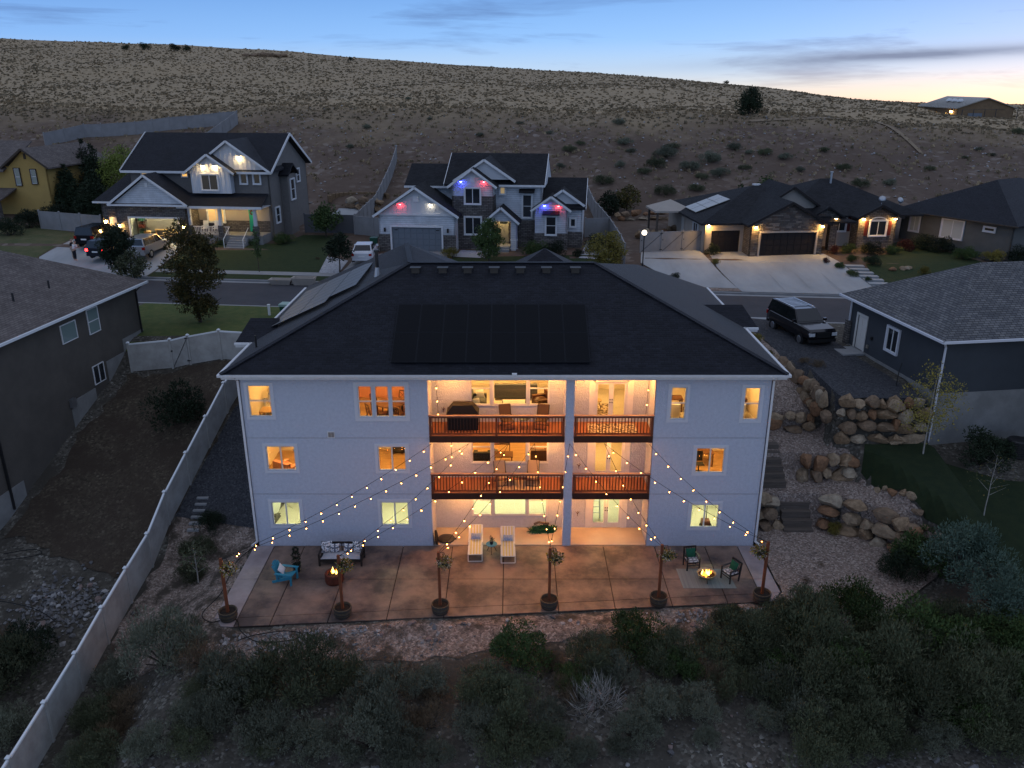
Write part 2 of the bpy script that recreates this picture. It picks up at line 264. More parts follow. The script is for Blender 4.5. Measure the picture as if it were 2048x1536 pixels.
# ---------------------------------------------------------------- mesh helpers
class MB:
    def __init__(s): s.v = []; s.f = []
    def poly(s, *p):
        n = len(s.v); s.v += [tuple(q) for q in p]; s.f.append(tuple(range(n, n + len(p)))); return s
    def box(s, x0, x1, y0, y1, z0, z1):
        n = len(s.v)
        s.v += [(x0, y0, z0), (x1, y0, z0), (x1, y1, z0), (x0, y1, z0), (x0, y0, z1), (x1, y0, z1), (x1, y1, z1), (x0, y1, z1)]
        s.f += [tuple(n + i for i in q) for q in ((0, 3, 2, 1), (4, 5, 6, 7), (0, 1, 5, 4), (1, 2, 6, 5), (2, 3, 7, 6), (3, 0, 4, 7))]; return s
    def cbox(s, c, d): return s.box(c[0] - d[0] / 2, c[0] + d[0] / 2, c[1] - d[1] / 2, c[1] + d[1] / 2, c[2] - d[2] / 2, c[2] + d[2] / 2)
    def bar(s, a, b, w, h=None, up=(0, 0, 1)):
        a = Vector(a); b = Vector(b); h = h or w; d = (b - a).normalized(); u = Vector(up)
        if abs(d.dot(u)) > .98: u = Vector((0, 1, 0))
        r = d.cross(u).normalized(); u = r.cross(d); n = len(s.v)
        for p in (a, b):
            for i, j in ((-1, -1), (1, -1), (1, 1), (-1, 1)): s.v.append(tuple(p + r * (w / 2 * i) + u * (h / 2 * j)))
        s.f += [tuple(n + i for i in q) for q in ((0, 1, 2, 3), (7, 6, 5, 4), (0, 4, 5, 1), (1, 5, 6, 2), (2, 6, 7, 3), (3, 7, 4, 0))]; return s
    def cyl(s, a, b, r0, r1=None, n=8, caps=True):
        a = Vector(a); b = Vector(b); r1 = r0 if r1 is None else r1; d = (b - a).normalized()
        u = Vector((0, 0, 1)) if abs(d.z) < .9 else Vector((1, 0, 0)); x = d.cross(u).normalized(); y = d.cross(x); k = len(s.v)
        for p, r in ((a, r0), (b, r1)):
            for i in range(n):
                t = 2 * math.pi * i / n; s.v.append(tuple(p + x * (math.cos(t) * r) + y * (math.sin(t) * r)))
        for i in range(n): j = (i + 1) % n; s.f.append((k + i, k + n + i, k + n + j, k + j))
        if caps: s.f.append(tuple(k + i for i in range(n))); s.f.append(tuple(k + n + i for i in reversed(range(n))))
        return s
    def tube(s, pts, r, n=5):
        for a, b in zip(pts, pts[1:]):
            if (Vector(a) - Vector(b)).length > 1e-4: s.cyl(a, b, r, r, n, False)
        return s
    def lathe(s, prof, c=(0, 0, 0), n=14):
        k = len(s.v); m = len(prof)
        for i in range(n):
            t = 2 * math.pi * i / n
            for r, z in prof: s.v.append((c[0] + r * math.cos(t), c[1] + r * math.sin(t), c[2] + z))
        for i in range(n):
            j = (i + 1) % n
            for q in range(m - 1): s.f.append((k + i * m + q, k + j * m + q, k + j * m + q + 1, k + i * m + q + 1))
        return s
    def prism(s, pts, vec):
        """closed polygon (3d points) pushed along vec"""
        v = Vector(vec); k = len(s.v); n = len(pts)
        s.v += [tuple(p) for p in pts] + [tuple(Vector(p) + v) for p in pts]
        s.f.append(tuple(k + i for i in reversed(range(n)))); s.f.append(tuple(k + n + i for i in range(n)))
        for i in range(n): j = (i + 1) % n; s.f.append((k + i, k + j, k + n + j, k + n + i))
        return s
    def pillow(s, c, sx, sy, th, rot=None, n=5):
        """puffed cushion, flat in xy before rot"""
        k = len(s.v); rot = rot or Matrix.Identity(3)
        for sgn in (1, -1):
            for i in range(n):
                for j in range(n):
                    a = -1 + 2 * i / (n - 1); b = -1 + 2 * j / (n - 1)
                    h = th / 2 * ((1 - a ** 4) * (1 - b ** 4)) ** .5
                    pin = 1 - .06 * (1 - a * a) * (abs(b) == 1) - .06 * (1 - b * b) * (abs(a) == 1)
                    p = rot @ Vector((a * sx / 2 * pin, b * sy / 2 * pin, sgn * h)); s.v.append((c[0] + p.x, c[1] + p.y, c[2] + p.z))
        for q in range(2):
            for i in range(n - 1):
                for j in range(n - 1):
                    o = k + q * n * n; w = (o + i * n + j, o + (i + 1) * n + j, o + (i + 1) * n + j + 1, o + i * n + j + 1)
                    s.f.append(w if q == 0 else w[::-1])
        return s
    def xform(s, m): s.v = [tuple(m @ Vector(p)) for p in s.v]; return s
    def mesh(s, name, material, smooth=False):
        me = bpy.data.meshes.new(name); me.from_pydata(s.v, [], s.f)
        if material: me.materials.append(M[material] if isinstance(material, str) else material)
        uvl = me.uv_layers.new(name='UVMap'); buf = np.zeros(len(me.loops) * 2, 'f'); k = 0
        for f in s.f:
            p = [Vector(s.v[i]) for i in f]; nn = Vector((0, 0, 0))
            for i in range(len(p)):
                a = p[i]; b = p[(i + 1) % len(p)]; nn += Vector(((a.y - b.y) * (a.z + b.z), (a.z - b.z) * (a.x + b.x), (a.x - b.x) * (a.y + b.y)))
            if nn.length > 1e-12: nn.normalize()
            u = Vector((-nn.y, nn.x, 0))
            u = u.normalized() if u.length > .02 else Vector((1, 0, 0))
            w = nn.cross(u)
            for q in p: buf[k] = q.dot(u); buf[k + 1] = q.dot(w); k += 2
        uvl.data.foreach_set('uv', buf)
        if smooth: me.polygons.foreach_set('use_smooth', [True] * len(me.polygons))
        me.update(); return me
    def build(s, name, material, parent=None, loc=None, rotz=0, smooth=False):
        return link(name, s.mesh(name, material, smooth), parent, loc, rotz)
def link(name, me, parent=None, loc=None, rotz=0, scale=None, rot=None):
    o = bpy.data.objects.new(name, me); COL.objects.link(o)
    if parent is not None: o.parent = parent
    if loc is not None: o.location = loc
    if rotz: o.rotation_euler = (0, 0, rotz)
    if rot is not None: o.rotation_euler = rot
    if scale is not None: o.scale = scale
    return o
def tag(o, label=None, cat=None, group=None, kind=None):
    if label: o['label'] = label
    if cat: o['category'] = cat
    if group: o['group'] = group
    if kind: o['kind'] = kind
    return o
def thing(name, label, cat, loc=(0, 0, 0), rotz=0, group=None):
    return tag(link(name, None, None, loc, rotz), label, cat, group)
def copy_tree(o, parent=None):
    c = o.copy(); COL.objects.link(c); c.parent = parent
    for ch in list(o.children): copy_tree(ch, c)
    return c
def struct(o): o['kind'] = 'structure'; return o

PSI = R(6.3); CP, SP = math.cos(PSI), math.sin(PSI)
def XY(s, n): return (s * CP + n * SP, -s * SP + n * CP)     # street frame -> world
def SN(x, y): return (x * CP - y * SP, x * SP + y * CP)

# ---------------------------------------------------------------- terrain
def sstep(a, b, x): t = np.clip((x - a) / (b - a), 0, 1); return t * t * (3 - 2 * t)
def ground_z(x, y):
    x = np.asarray(x, float); y = np.asarray(y, float); n = x * SP + y * CP; s = x * CP - y * SP
    left = np.interp(y, [0, 10, 20, 26, 30, 35, 38, 43.7, 48, 50], [-7, -4.6, -3, -2.2, -1.4, -.6, 1, 4.0, 5.6, 6.1])
    lf2 = np.interp(y, [0, 10, 20, 26, 30, 37, 44, 47.6, 50.3], [-7, -4.6, -3, -2.2, -1.6, .2, 2.9, 4.2, 5.9]); tl = sstep(-17.5, -22, x) if False else np.clip((-17.5 - x) / 4.5, 0, 1); left = left * (1 - tl) + lf2 * tl
    cen = np.interp(y, [0, 10, 20, 24, 28, 28.7, 48, 50], [-7, -4.2, -2, -1.0, -.28, -.07, -.07, 6.1])
    sh = np.interp(x, [15.3, 16.4, 17.5, 18.6], [0, .35, 1.05, 2.2]); yr = np.where(y < 38.2, np.minimum(y + sh * sstep(32, 34, y), 38.2), y)
    rgt = np.interp(yr, [0, 10, 20, 25, 30, 33, 36.5, 36.8, 38.3, 38.65, 41.0, 41.35, 43.3, 47, 50], [-6, -3.8, -1.8, -.9, -.15, .0, .25, 1.7, 2.0, 3.1, 3.6, 4.4, 5.2, 5.95, 6.1])
    yf = y - 3.6 * sstep(21.5, 22.0, x)
    far = np.interp(yf, [0, 10, 20, 27, 32.6, 38.4, 38.9, 39.5, 47, 50], [-4, -2.5, -.5, .9, 2.5, 3.7, 3.85, 5.95, 6, 6.08])
    def blend(a, b, x0, x1): t = np.clip((x - x0) / (x1 - x0), 0, 1); t = t * t * (3 - 2 * t); return a * (1 - t) + b * t
    z = blend(left, cen, np.interp(y, [34, 36], [-16, -12.45]), np.interp(y, [34, 36], [-12.8, -12.25]))
    z = blend(z, rgt, np.interp(y, [34, 36], [12.2, 11.6]), np.interp(y, [34, 36], [13.4, 11.85]))
    z = blend(z, far, np.interp(y, [30, 34, 37, 38.3, 39], [19.2, 18.9, 18.0, 17.2, 16.5]), np.interp(y, [30, 34, 37, 38.3, 40], [21.5, 20.2, 19.0, 18.0, 17.0]))
    near = z + (6.12 - z) * sstep(48, 50, n)
    # far side of the street: lots, cut slope, hill
    zb = np.interp(s, [-120, -20, 30, 60, 90], [17.2, 17.4, 16.6, 15.2, 14.6])
    zc = np.interp(x, [-260, -134, -100, -68, -34, 0, 36, 62, 89, 108, 180], [37, 32.3, 31.3, 29.7, 27.2, 24.7, 22.7, 20.2, 17.0, 15.9, 15.7])
    lot = np.interp(n, [63.1, 66, 71.5, 88], [6.12, 6.22, 6.95, 7.5])
    lot = lot + np.interp(s, [-75, -58, -46], [0, 0, 0])
    foot = np.interp(s, [-110, -60, -25, 40, 80], [90, 92, 91, 89, 88])
    t = np.clip((n - foot) / (130 - foot), 0, 1)
    cut = lot + (zb - lot) * (t * .82 + .18 * t * t * (3 - 2 * t))
    t2 = np.clip((n - 130) / 104, 0, 1)
    up = zb + (zc - zb) * (t2 ** .92)
    h = np.where(n < foot, lot, np.where(n < 130, cut, up))
    h = h - np.maximum(n - 234, 0) * .035
    h = h - .8 * np.exp(-((n - 133) / 5.) ** 2) * sstep(25, 45, s)
    return np.where(n < 59, near, h)
def gz(x, y): return float(ground_z(x, y))
def hillnoise(x, y):
    return noise.noise((x * .045, y * .045, .3)) * 1.0 + noise.noise((x * .16, y * .16, 7.3)) * .28
def gz2a(X, Y):
    """terrain with the hill's unevenness, for arrays of points"""
    X = np.asarray(X, float); Y = np.asarray(Y, float); Z = ground_z(X, Y); n = X * SP + Y * CP
    K = np.clip((n - 92) / 12, 0, 1) * np.clip(1 - (n - 200) / 60, .25, 1); K = np.where(n < 91, 0, K)
    out = Z.copy().ravel(); xs, ys, ks, nn = X.ravel(), Y.ravel(), K.ravel(), n.ravel()
    for i in range(out.size):
        if ks[i] > 0: out[i] += hillnoise(xs[i], ys[i]) * ks[i]
        elif nn[i] < 30: out[i] += noise.noise((xs[i] * .5, ys[i] * .5, 2)) * .06
    return out.reshape(Z.shape)
def gz2(x, y): return float(gz2a([x], [y])[0])
def grid_mesh(name, ss, ns, m):
    S_, N_ = np.meshgrid(np.array(ss, float), np.array(ns, float)); X = S_ * CP + N_ * SP; Y = -S_ * SP + N_ * CP; Z = gz2a(X, Y)
    w = len(ss); v = np.stack([X, Y, Z], -1).reshape(-1, 3).tolist()
    f = [(j * w + i, j * w + i + 1, j * w + w + i + 1, j * w + w + i) for j in range(len(ns) - 1) for i in range(w - 1)]
    me = bpy.data.meshes.new(name); me.from_pydata(v, [], f); me.materials.append(M[m]); me.polygons.foreach_set('use_smooth', [True] * len(f)); me.update()
    return me
def ragged(pts, amp, step=.45):
    out = []
    for (x0, y0), (x1, y1) in zip(pts, pts[1:] + pts[:1]):
        L = math.hypot(x1 - x0, y1 - y0); n = max(1, int(L / step))
        for i in range(n):
            x = x0 + (x1 - x0) * i / n; y = y0 + (y1 - y0) * i / n; k = noise.noise((x * 1.3, y * 1.3, 4)) + .7 * noise.noise((x * 3.1, y * 3.1, 9)); out.append((x - (y1 - y0) / L * k * amp, y + (x1 - x0) / L * k * amp))
    return out
def sheet(name, pts, m, off=.03, step=0, z=None, rag=0):
    """a thin surfacing laid on the terrain: polygon cut on a grid and draped"""
    if rag: pts = ragged(list(pts), rag)
    bm = bmesh.new(); f = bm.faces.new([bm.verts.new((x, y, 0)) for x, y in pts])
    if step:
        xs = [p[0] for p in pts]; ys = [p[1] for p in pts]
        for ax, lo, hi in ((0, min(xs), max(xs)), (1, min(ys), max(ys))):
            k = math.ceil(lo / step) * step
            while k < hi:
                bmesh.ops.bisect_plane(bm, geom=bm.verts[:] + bm.edges[:] + bm.faces[:], plane_co=(k, 0, 0) if ax == 0 else (0, k, 0), plane_no=(1, 0, 0) if ax == 0 else (0, 1, 0)); k += step
    vs = bm.verts[:]; zz = gz2a([v.co.x for v in vs], [v.co.y for v in vs]) if z is None else [z] * len(vs)
    for v, q in zip(vs, zz): v.co.z = q + off
    bm.normal_update()
    if bm.faces and sum(q.normal.z for q in bm.faces) < 0: bmesh.ops.reverse_faces(bm, faces=bm.faces[:])
    me = bpy.data.meshes.new(name); bm.to_mesh(me); bm.free(); me.materials.append(M[m])
    return struct(link(name, me))
# ---------------------------------------------------------------- walls, windows, roofs
def wall(mb, a, b, z0, z1, holes=(), depth=.14):
    """wall from a to b (xy), outward side on the right of a->b; holes (s0,s1,z0,z1) along it"""
    a = Vector((a[0], a[1], 0)); b = Vector((b[0], b[1], 0)); L = (b - a).length; d = (b - a) / L; inn = Vector((-d.y, d.x, 0)) * depth
    S = sorted({0, L} | {h[0] for h in holes} | {h[1] for h in holes}); Zs = sorted({z0, z1} | {h[2] for h in holes} | {h[3] for h in holes})
    P = lambda s, z, k=0: tuple(a + d * s + inn * k + Vector((0, 0, z)))
    for i in range(len(S) - 1):
        for j in range(len(Zs) - 1):
            ms, mz = (S[i] + S[i + 1]) / 2, (Zs[j] + Zs[j + 1]) / 2
            if any(h[0] < ms < h[1] and h[2] < mz < h[3] for h in holes): continue
            mb.poly(P(S[i], Zs[j]), P(S[i + 1], Zs[j]), P(S[i + 1], Zs[j + 1]), P(S[i], Zs[j + 1]))
            mb.poly(P(S[i], Zs[j], 1), P(S[i], Zs[j + 1], 1), P(S[i + 1], Zs[j + 1], 1), P(S[i + 1], Zs[j], 1))
    for h in holes:
        mb.poly(P(h[0], h[2]), P(h[0], h[3]), P(h[0], h[3], 1), P(h[0], h[2], 1)); mb.poly(P(h[1], h[2]), P(h[1], h[2], 1), P(h[1], h[3], 1), P(h[1], h[3]))
        mb.poly(P(h[0], h[2]), P(h[0], h[2], 1), P(h[1], h[2], 1), P(h[1], h[2])); mb.poly(P(h[0], h[3]), P(h[1], h[3]), P(h[1], h[3], 1), P(h[0], h[3], 1))
    for s in (0, L): mb.poly(P(s, z0), P(s, z0, 1), P(s, z1, 1), P(s, z1))
    mb.poly(P(0, z1), P(L, z1), P(L, z1, 1), P(0, z1, 1))
    return mb
def window(parent, x, y, z, w, h, rotz=0, style='slider', pane='glass', frame='white_trim', trim='stucco_trim', tw=.14, sill=False, proud=.03, out=0):
    """window whose outside looks along local -y; x,y,z = bottom centre on the wall face"""
    fw = .05; f = MB()
    f.box(-w / 2, w / 2, .02, .08, 0, fw).box(-w / 2, w / 2, .02, .08, h - fw, h).box(-w / 2, -w / 2 + fw, .02, .08, fw, h - fw).box(w / 2 - fw, w / 2, .02, .08, fw, h - fw)
    cells = [(-w / 2 + fw, w / 2 - fw, fw, h - fw)]
    if style == 'slider': f.box(-.03, .03, .018, .085, fw, h - fw); cells = [(-w / 2 + fw, -.03, fw, h - fw), (.03, w / 2 - fw, fw, h - fw)]
    if style == 'hung': f.box(-w / 2 + fw, w / 2 - fw, .018, .085, h / 2 - .025, h / 2 + .025); cells = [(-w / 2 + fw, w / 2 - fw, fw, h / 2 - .025), (-w / 2 + fw, w / 2 - fw, h / 2 + .025, h - fw)]
    f.v = [(p, q - out, r) for p, q, r in f.v]; o = f.build('window', frame, parent, (x, y, z), rotz)
    for c in cells: MB().box(c[0], c[1], .045 - out, .05 - out, c[2], c[3]).build('pane', pane, o)
    proud += out
    if trim:
        t = MB(); t.box(-w / 2 - tw, w / 2 + tw, -proud, .015, h, h + tw).box(-w / 2 - tw, w / 2 + tw, -proud - (.03 if sill else 0), .015, -tw, 0)
        t.box(-w / 2 - tw, -w / 2, -proud, .015, 0, h).box(w / 2, w / 2 + tw, -proud, .015, 0, h); t.build('trim', trim, o)
    return o
def slab(mb, pts, th):
    """roof plane polygon given thickness straight down"""
    mb.prism(pts[::-1] if False else pts, (0, 0, -th)); return mb
def hip(mb, x0, x1, y0, y1, z, pitch, th=.16):
    dx, dy = x1 - x0, y1 - y0
    if dx >= dy: h = dy / 2; r0, r1 = (x0 + h, y0 + h), (x1 - h, y0 + h)
    else: h = dx / 2; r0, r1 = (x0 + h, y0 + h), (x0 + h, y1 - h)
    t = z + h * pitch; A, B, C_, D_ = (x0, y0, z), (x1, y0, z), (x1, y1, z), (x0, y1, z); a = (*r0, t); b = (*r1, t)
    if dx >= dy: pl = [(A, B, b, a), (B, C_, b), (C_, D_, a, b), (D_, A, a)]
    else: pl = [(A, B, a), (B, C_, b, a), (C_, D_, b), (D_, A, a, b)]
    for p in pl:
        q = [v for i, v in enumerate(p) if v != p[i - 1]]
        mb.poly(*q)
    mb.box(x0, x1, y0, y1, z - th, z - .001); return t
def gable(mb, x0, x1, y0, y1, z, pitch, axis='y', th=.16):
    """gable roof; ridge runs along axis; returns ridge height"""
    if axis == 'y':
        c = (x0 + x1) / 2; t = z + (x1 - x0) / 2 * pitch
        mb.prism([(x0, y0, z), (c, y0, t), (c, y0, t - th), (x0, y0, z - th)], (0, y1 - y0, 0)); mb.prism([(c, y0, t), (x1, y0, z), (x1, y0, z - th), (c, y0, t - th)], (0, y1 - y0, 0))
    else:
        c = (y0 + y1) / 2; t = z + (y1 - y0) / 2 * pitch
        mb.prism([(x0, y0, z), (x0, c, t), (x0, c, t - th), (x0, y0, z - th)], (x1 - x0, 0, 0)); mb.prism([(x0, c, t), (x0, y1, z), (x0, y1, z - th), (x0, c, t - th)], (x1 - x0, 0, 0))
    return t
# ---------------------------------------------------------------- plants and stones
def quads_mesh(name, V, m, per=4):
    n = len(V) // per; me = bpy.data.meshes.new(name); me.vertices.add(len(V)); me.vertices.foreach_set('co', np.asarray(V, 'f').ravel())
    me.loops.add(n * per); me.loops.foreach_set('vertex_index', np.arange(n * per, dtype='i'))
    me.polygons.add(n); me.polygons.foreach_set('loop_start', np.arange(0, n * per, per, dtype='i'))
    me.materials.append(M[m] if isinstance(m, str) else m); me.update(calc_edges=True); return me
def leaves(rng, P, Dr, L, Wd, jit=.5):
    """diamond leaves at points P pointing along Dr"""
    n = len(P); d = Dr + rng.normal(0, jit, (n, 3)); d /= np.linalg.norm(d, axis=1)[:, None] + 1e-9
    r = np.cross(d, rng.normal(0, 1, (n, 3))); r /= np.linalg.norm(r, axis=1)[:, None] + 1e-9
    l = (L * rng.uniform(.6, 1.3, n))[:, None]; w = (Wd * rng.uniform(.6, 1.3, n))[:, None]
    V = np.empty((n, 4, 3)); V[:, 0] = P; V[:, 1] = P + d * l * .5 + r * w * .5; V[:, 2] = P + d * l; V[:, 3] = P + d * l * .5 - r * w * .5
    return V.reshape(-1, 3)
def clump_points(rng, cen, rad, n):
    """points in the outer part of ellipsoid clumps, with outward directions"""
    cen = np.asarray(cen, float); rad = np.asarray(rad, float); k = rng.integers(0, len(cen), n)
    d = rng.normal(0, 1, (n, 3)); d /= np.linalg.norm(d, axis=1)[:, None]; q = rng.uniform(.25, 1, n) ** .5
    return cen[k] + d * rad[k] * q[:, None], d
def shrub_mesh(name, seed, m, n=1500, clumps=14, L=.16, Wd=.05, up=.7, hgt=.8, openness=.34):
    rng = np.random.default_rng(seed); C = []; Rd = []
    for i in range(clumps):
        a = rng.uniform(0, 6.283); r = rng.uniform(.05, .95) ** .7 * .85; z = hgt * (.30 + .6 * (1 - r * r)) * rng.uniform(.5, 1.25)
        C.append((r * math.cos(a), r * math.sin(a), z)); q = openness * rng.uniform(.65, 1.25); Rd.append((q, q, q * rng.uniform(.8, 1.15)))
    P, d = clump_points(rng, C, Rd, n); d = d * .8 + np.array([0, 0, up]); P[:, 2] = np.maximum(P[:, 2], .02)
    V = leaves(rng, P, d, L, Wd)
    # woody stems from the root to the clumps
    st = []
    for c in C:
        c = np.array(c); s = np.array([rng.normal(0, .05), rng.normal(0, .05), -.05]); side = np.array([-(c[1]), c[0], 0]); side = side / (np.linalg.norm(side) + 1e-6) * .018
        st += [s - side, s + side, c + side * .3, c - side * .3]
    return quads_mesh(name, np.vstack([V, np.array(st)]), m)
def rock_mesh(name, seed, m, sub=2, amp=.28, flat=.75):
    bm = bmesh.new(); bmesh.ops.create_icosphere(bm, subdivisions=sub, radius=1); rnd = random.Random(seed); o = Vector((rnd.uniform(-50, 50), rnd.uniform(-50, 50), rnd.uniform(-50, 50)))
    pl = [(Vector((rnd.uniform(-1, 1), rnd.uniform(-1, 1), rnd.uniform(-1, 1))).normalized(), rnd.uniform(.5, .8)) for _ in range(11)]
    for v in bm.verts:
        p = v.co.copy()
        for nn, dd in pl:
            k = p.dot(nn)
            if k > dd: p -= nn * (k - dd) * .96
        p *= 1 + amp * .5 * noise.noise(p * 1.6 + o); p.z *= flat; v.co = p
    me = bpy.data.meshes.new(name); bm.to_mesh(me); bm.free(); me.materials.append(M[m]); return me
def limbs(mb, rnd, base, top, r, n, spread, z0=.35, tips=None):
    base = Vector(base); top = Vector(top); k = 5; pts = [base.lerp(top, i / k) + Vector((rnd.uniform(-1, 1), rnd.uniform(-1, 1), 0)) * r * .8 * (i > 0) for i in range(k + 1)]
    for i in range(k): mb.cyl(pts[i], pts[i + 1], r * (1 - .8 * i / k), r * (1 - .8 * (i + 1) / k), 7, False)
    for i in range(n):
        t = z0 + (1 - z0) * (i + .5) / n; p = base.lerp(top, t); a = i * 2.4 + rnd.uniform(-.4, .4); l = spread * (1.15 - t * .75) * rnd.uniform(.75, 1.1)
        q = p + Vector((math.cos(a) * l, math.sin(a) * l, l * rnd.uniform(.35, .75))); mb.cyl(p, q, r * .42 * (1.1 - t), r * .1, 5, False)
        if tips is not None: tips.append((p.lerp(q, .65), q))
def tree(name, label, loc, h, crown, m, leafn=2600, L=.22, Wd=.11, trunk=.12, z0=.3, seed=1, cat='tree', group=None, bark='bark', shape='oval', lean=0, density=.9):
    """trunk with limbs and a crown of leaf clumps; crown = radius"""
    rnd = random.Random(seed); rng = np.random.default_rng(seed); t = thing(name, label, cat, loc, 0, group)
    mb = MB(); tips = []; limbs(mb, rnd, (0, 0, -.1), (lean, 0, h * .93), trunk, 12, crown * .8, z0 * .9, tips); mb.build('trunk', bark, t, smooth=True)
    C = []; Rd = []
    def rad(q):
        if shape == 'cone': return crown * (1 - q) ** .9
        if shape == 'column': return crown * (1 - q ** 4) ** .5 * .75
        return crown * math.sin(math.pi * min(1, .10 + q * .88)) ** .75 * (1.05 - .25 * q)
    k = 0; N = 130 if shape == 'cone' else 80
    while k < N:
        q = rnd.random()
        if rnd.random() > (rad(q) / crown) ** 1.5 + .05: continue
        rr = rad(q); a = rnd.uniform(0, 6.283); w_ = rr * rnd.uniform(.3, .95); cr = min(crown * rnd.uniform(.17, .30), rr * .6 + .12) * density
        C.append((w_ * math.cos(a) + lean * q, w_ * math.sin(a), h * (z0 + (.97 - z0) * q))); Rd.append((cr, cr, cr * rnd.uniform(.75, 1.1))); k += 1
    P, d = clump_points(rng, C, Rd, leafn); quads = leaves(rng, P, d * .7 + np.array([0, 0, .15 if shape != 'cone' else -.1]), L, Wd, .6)
    link('crown', quads_mesh('crown', quads, m), t); return t
M['leaf_sage'] = leafmat('leaf_sage', [(.088, .098, .064), (.135, .145, .10), (.105, .11, .073), (.17, .178, .128)])
M['leaf_rabbit'] = leafmat('leaf_rabbit', [(.052, .064, .033), (.082, .094, .047), (.098, .102, .056), (.066, .078, .040)])
M['leaf_dry'] = leafmat('leaf_dry', [(.111, .078, .046), (.156, .111, .065), (.078, .058, .039)])
M['leaf_green'] = leafmat('leaf_green', [(.038, .065, .019), (.061, .095, .027), (.047, .074, .024)])
M['leaf_lime'] = leafmat('leaf_lime', [(.156, .204, .034), (.228, .264, .054), (.120, .168, .030)])
M['leaf_dark'] = leafmat('leaf_dark', [(.014, .024, .012), (.022, .034, .016), (.018, .028, .014)])
M['leaf_autumn'] = leafmat('leaf_autumn', [(.040, .048, .016), (.063, .060, .018), (.115, .086, .021), (.034, .041, .016), (.172, .109, .023)])
M['leaf_yellow'] = leafmat('leaf_yellow', [(.16, .14, .03), (.22, .17, .035), (.09, .09, .025)])
M['leaf_blue'] = leafmat('leaf_blue', [(.058, .094, .068), (.085, .124, .091), (.065, .104, .072)])
M['leaf_red'] = leafmat('leaf_red', [(.055, .012, .012), (.08, .02, .018), (.03, .012, .01)])
M['leaf_flower'] = leafmat('leaf_flower', [(.03, .05, .015), (.05, .07, .02), (.5, .34, .04), (.05, .08, .02), (.55, .5, .4), (.4, .08, .03)])
M['scrub_tan'] = leafmat('scrub_tan', [(.33, .245, .145), (.39, .29, .17), (.28, .21, .125), (.23, .175, .105), (.36, .265, .155)])
M['scrub_dark'] = leafmat('scrub_dark', [(.15, .12, .072), (.19, .148, .09), (.17, .135, .083), (.23, .178, .108)])
# ---------------------------------------------------------------- ground, street, surfacing
M['cut_dirt'] = gravel('cut_dirt', [(.092, .062, .046), (.125, .088, .065), (.105, .074, .055), (.145, .106, .08), (.11, .078, .058), (.22, .18, .15)], cell=1.6, soil=(.098, .068, .050), soilscale=.09, slo=.4, shi=.62, bump=.4)
M['hill_grass'] = gravel('hill_grass', [(.26, .195, .118), (.35, .265, .16), (.30, .23, .138), (.37, .28, .168), (.24, .18, .11)], cell=1.8, soil=(.34, .255, .153), soilscale=.05, slo=.45, shi=.65, bump=.4)
def fade_to_grass(m):
    t = m.node_tree; tcn = t.nodes.new('ShaderNodeTexCoord'); d = t.nodes.new('ShaderNodeVectorMath'); d.operation = 'DOT_PRODUCT'; d.inputs[1].default_value = (SP, CP, 0); t.links.new(tcn.outputs['Object'], d.inputs[0])
    n = t.nodes.new('ShaderNodeTexNoise'); n.inputs['Scale'].default_value = .07; n.inputs['Detail'].default_value = 8; n.inputs['Roughness'].default_value = .7; t.links.new(tcn.outputs['Object'], n.inputs['Vector'])
    a = t.nodes.new('ShaderNodeMath'); a.operation = 'MULTIPLY_ADD'; a.inputs[1].default_value = 46; t.links.new(n.outputs[0], a.inputs[0]); t.links.new(d.outputs['Value'], a.inputs[2])
    r = t.nodes.new('ShaderNodeMapRange'); r.inputs[1].default_value = 139; r.inputs[2].default_value = 154; t.links.new(a.outputs[0], r.inputs[0]); mixin(m, r.outputs[0], (.25, .188, .115))
fade_to_grass(M['cut_dirt'])
fr = lambda a, b, st: list(np.arange(a, b, st))
ground = struct(link('ground', grid_mesh('ground', fr(-75, -34, 3) + fr(-34, 30, .4) + fr(30, 80, 3), fr(-15, 16, 3) + fr(16, 52, .4) + [52, 53.5, 55.2], 'ground_dirt')))
struct(link('hillside', grid_mesh('hillside', fr(-200, 216, 2.0), [63.2, 64.5, 66] + fr(67, 90, 1.5) + fr(90, 131.2, 1.3), 'cut_dirt')))
struct(link('hill', grid_mesh('hill', fr(-420, -200, 20) + fr(-200, 216, 2.5) + fr(216, 700, 22), fr(130.3, 240, 2.4) + [242, 248, 256, 270, 300, 360, 460, 700, 1100, 1800], 'hill_grass')))
def snpoly(p): return [XY(*q) for q in p]
road = sheet('street', snpoly([(-140, 55.2), (110, 55.2), (110, 63.2), (-140, 63.2)]), 'asphalt', 0, z=6.0)
def kerb(name, s0, s1, n, w=.2):
    m = MB(); x = [XY(s0, n), XY(s1, n), XY(s1, n + w), XY(s0, n + w)]; m.prism([(p[0], p[1], 5.9) for p in x][::-1], (0, 0, .235)); return struct(m.build(name, 'concrete'))
for a, b in ((-100, -50.4), (-37.4, -21.8), (-13, 6.9), (22, 90)): kerb('kerb', a, b, 63.05)
for a, b in ((-100, 11.5), (20.5, 90)): kerb('kerb', a, b, 55.05)
for a, b in ((-50.4, -37.4), (-21.8, -13), (6.9, 22)): kerb('driveway_apron', a, b, 63.06, .35)
kerb('driveway_apron', 11.5, 20.5, 55.03)
for nn in (55.3, 62.55): sheet('gutter', snpoly([(-100, nn), (90, nn), (90, nn + .45), (-100, nn + .45)]), 'concrete', .006, z=6.0)
sheet('lawn', snpoly([(-37.4, 63.3), (-22.3, 63.3), (-22.3, 64.7), (-37.6, 64.7)]), 'lawn', .03)
sheet('sidewalk', snpoly([(-37.5, 64.7), (-21.9, 64.7), (-21.9, 65.8), (-37.7, 65.8)]), 'concrete', .045)
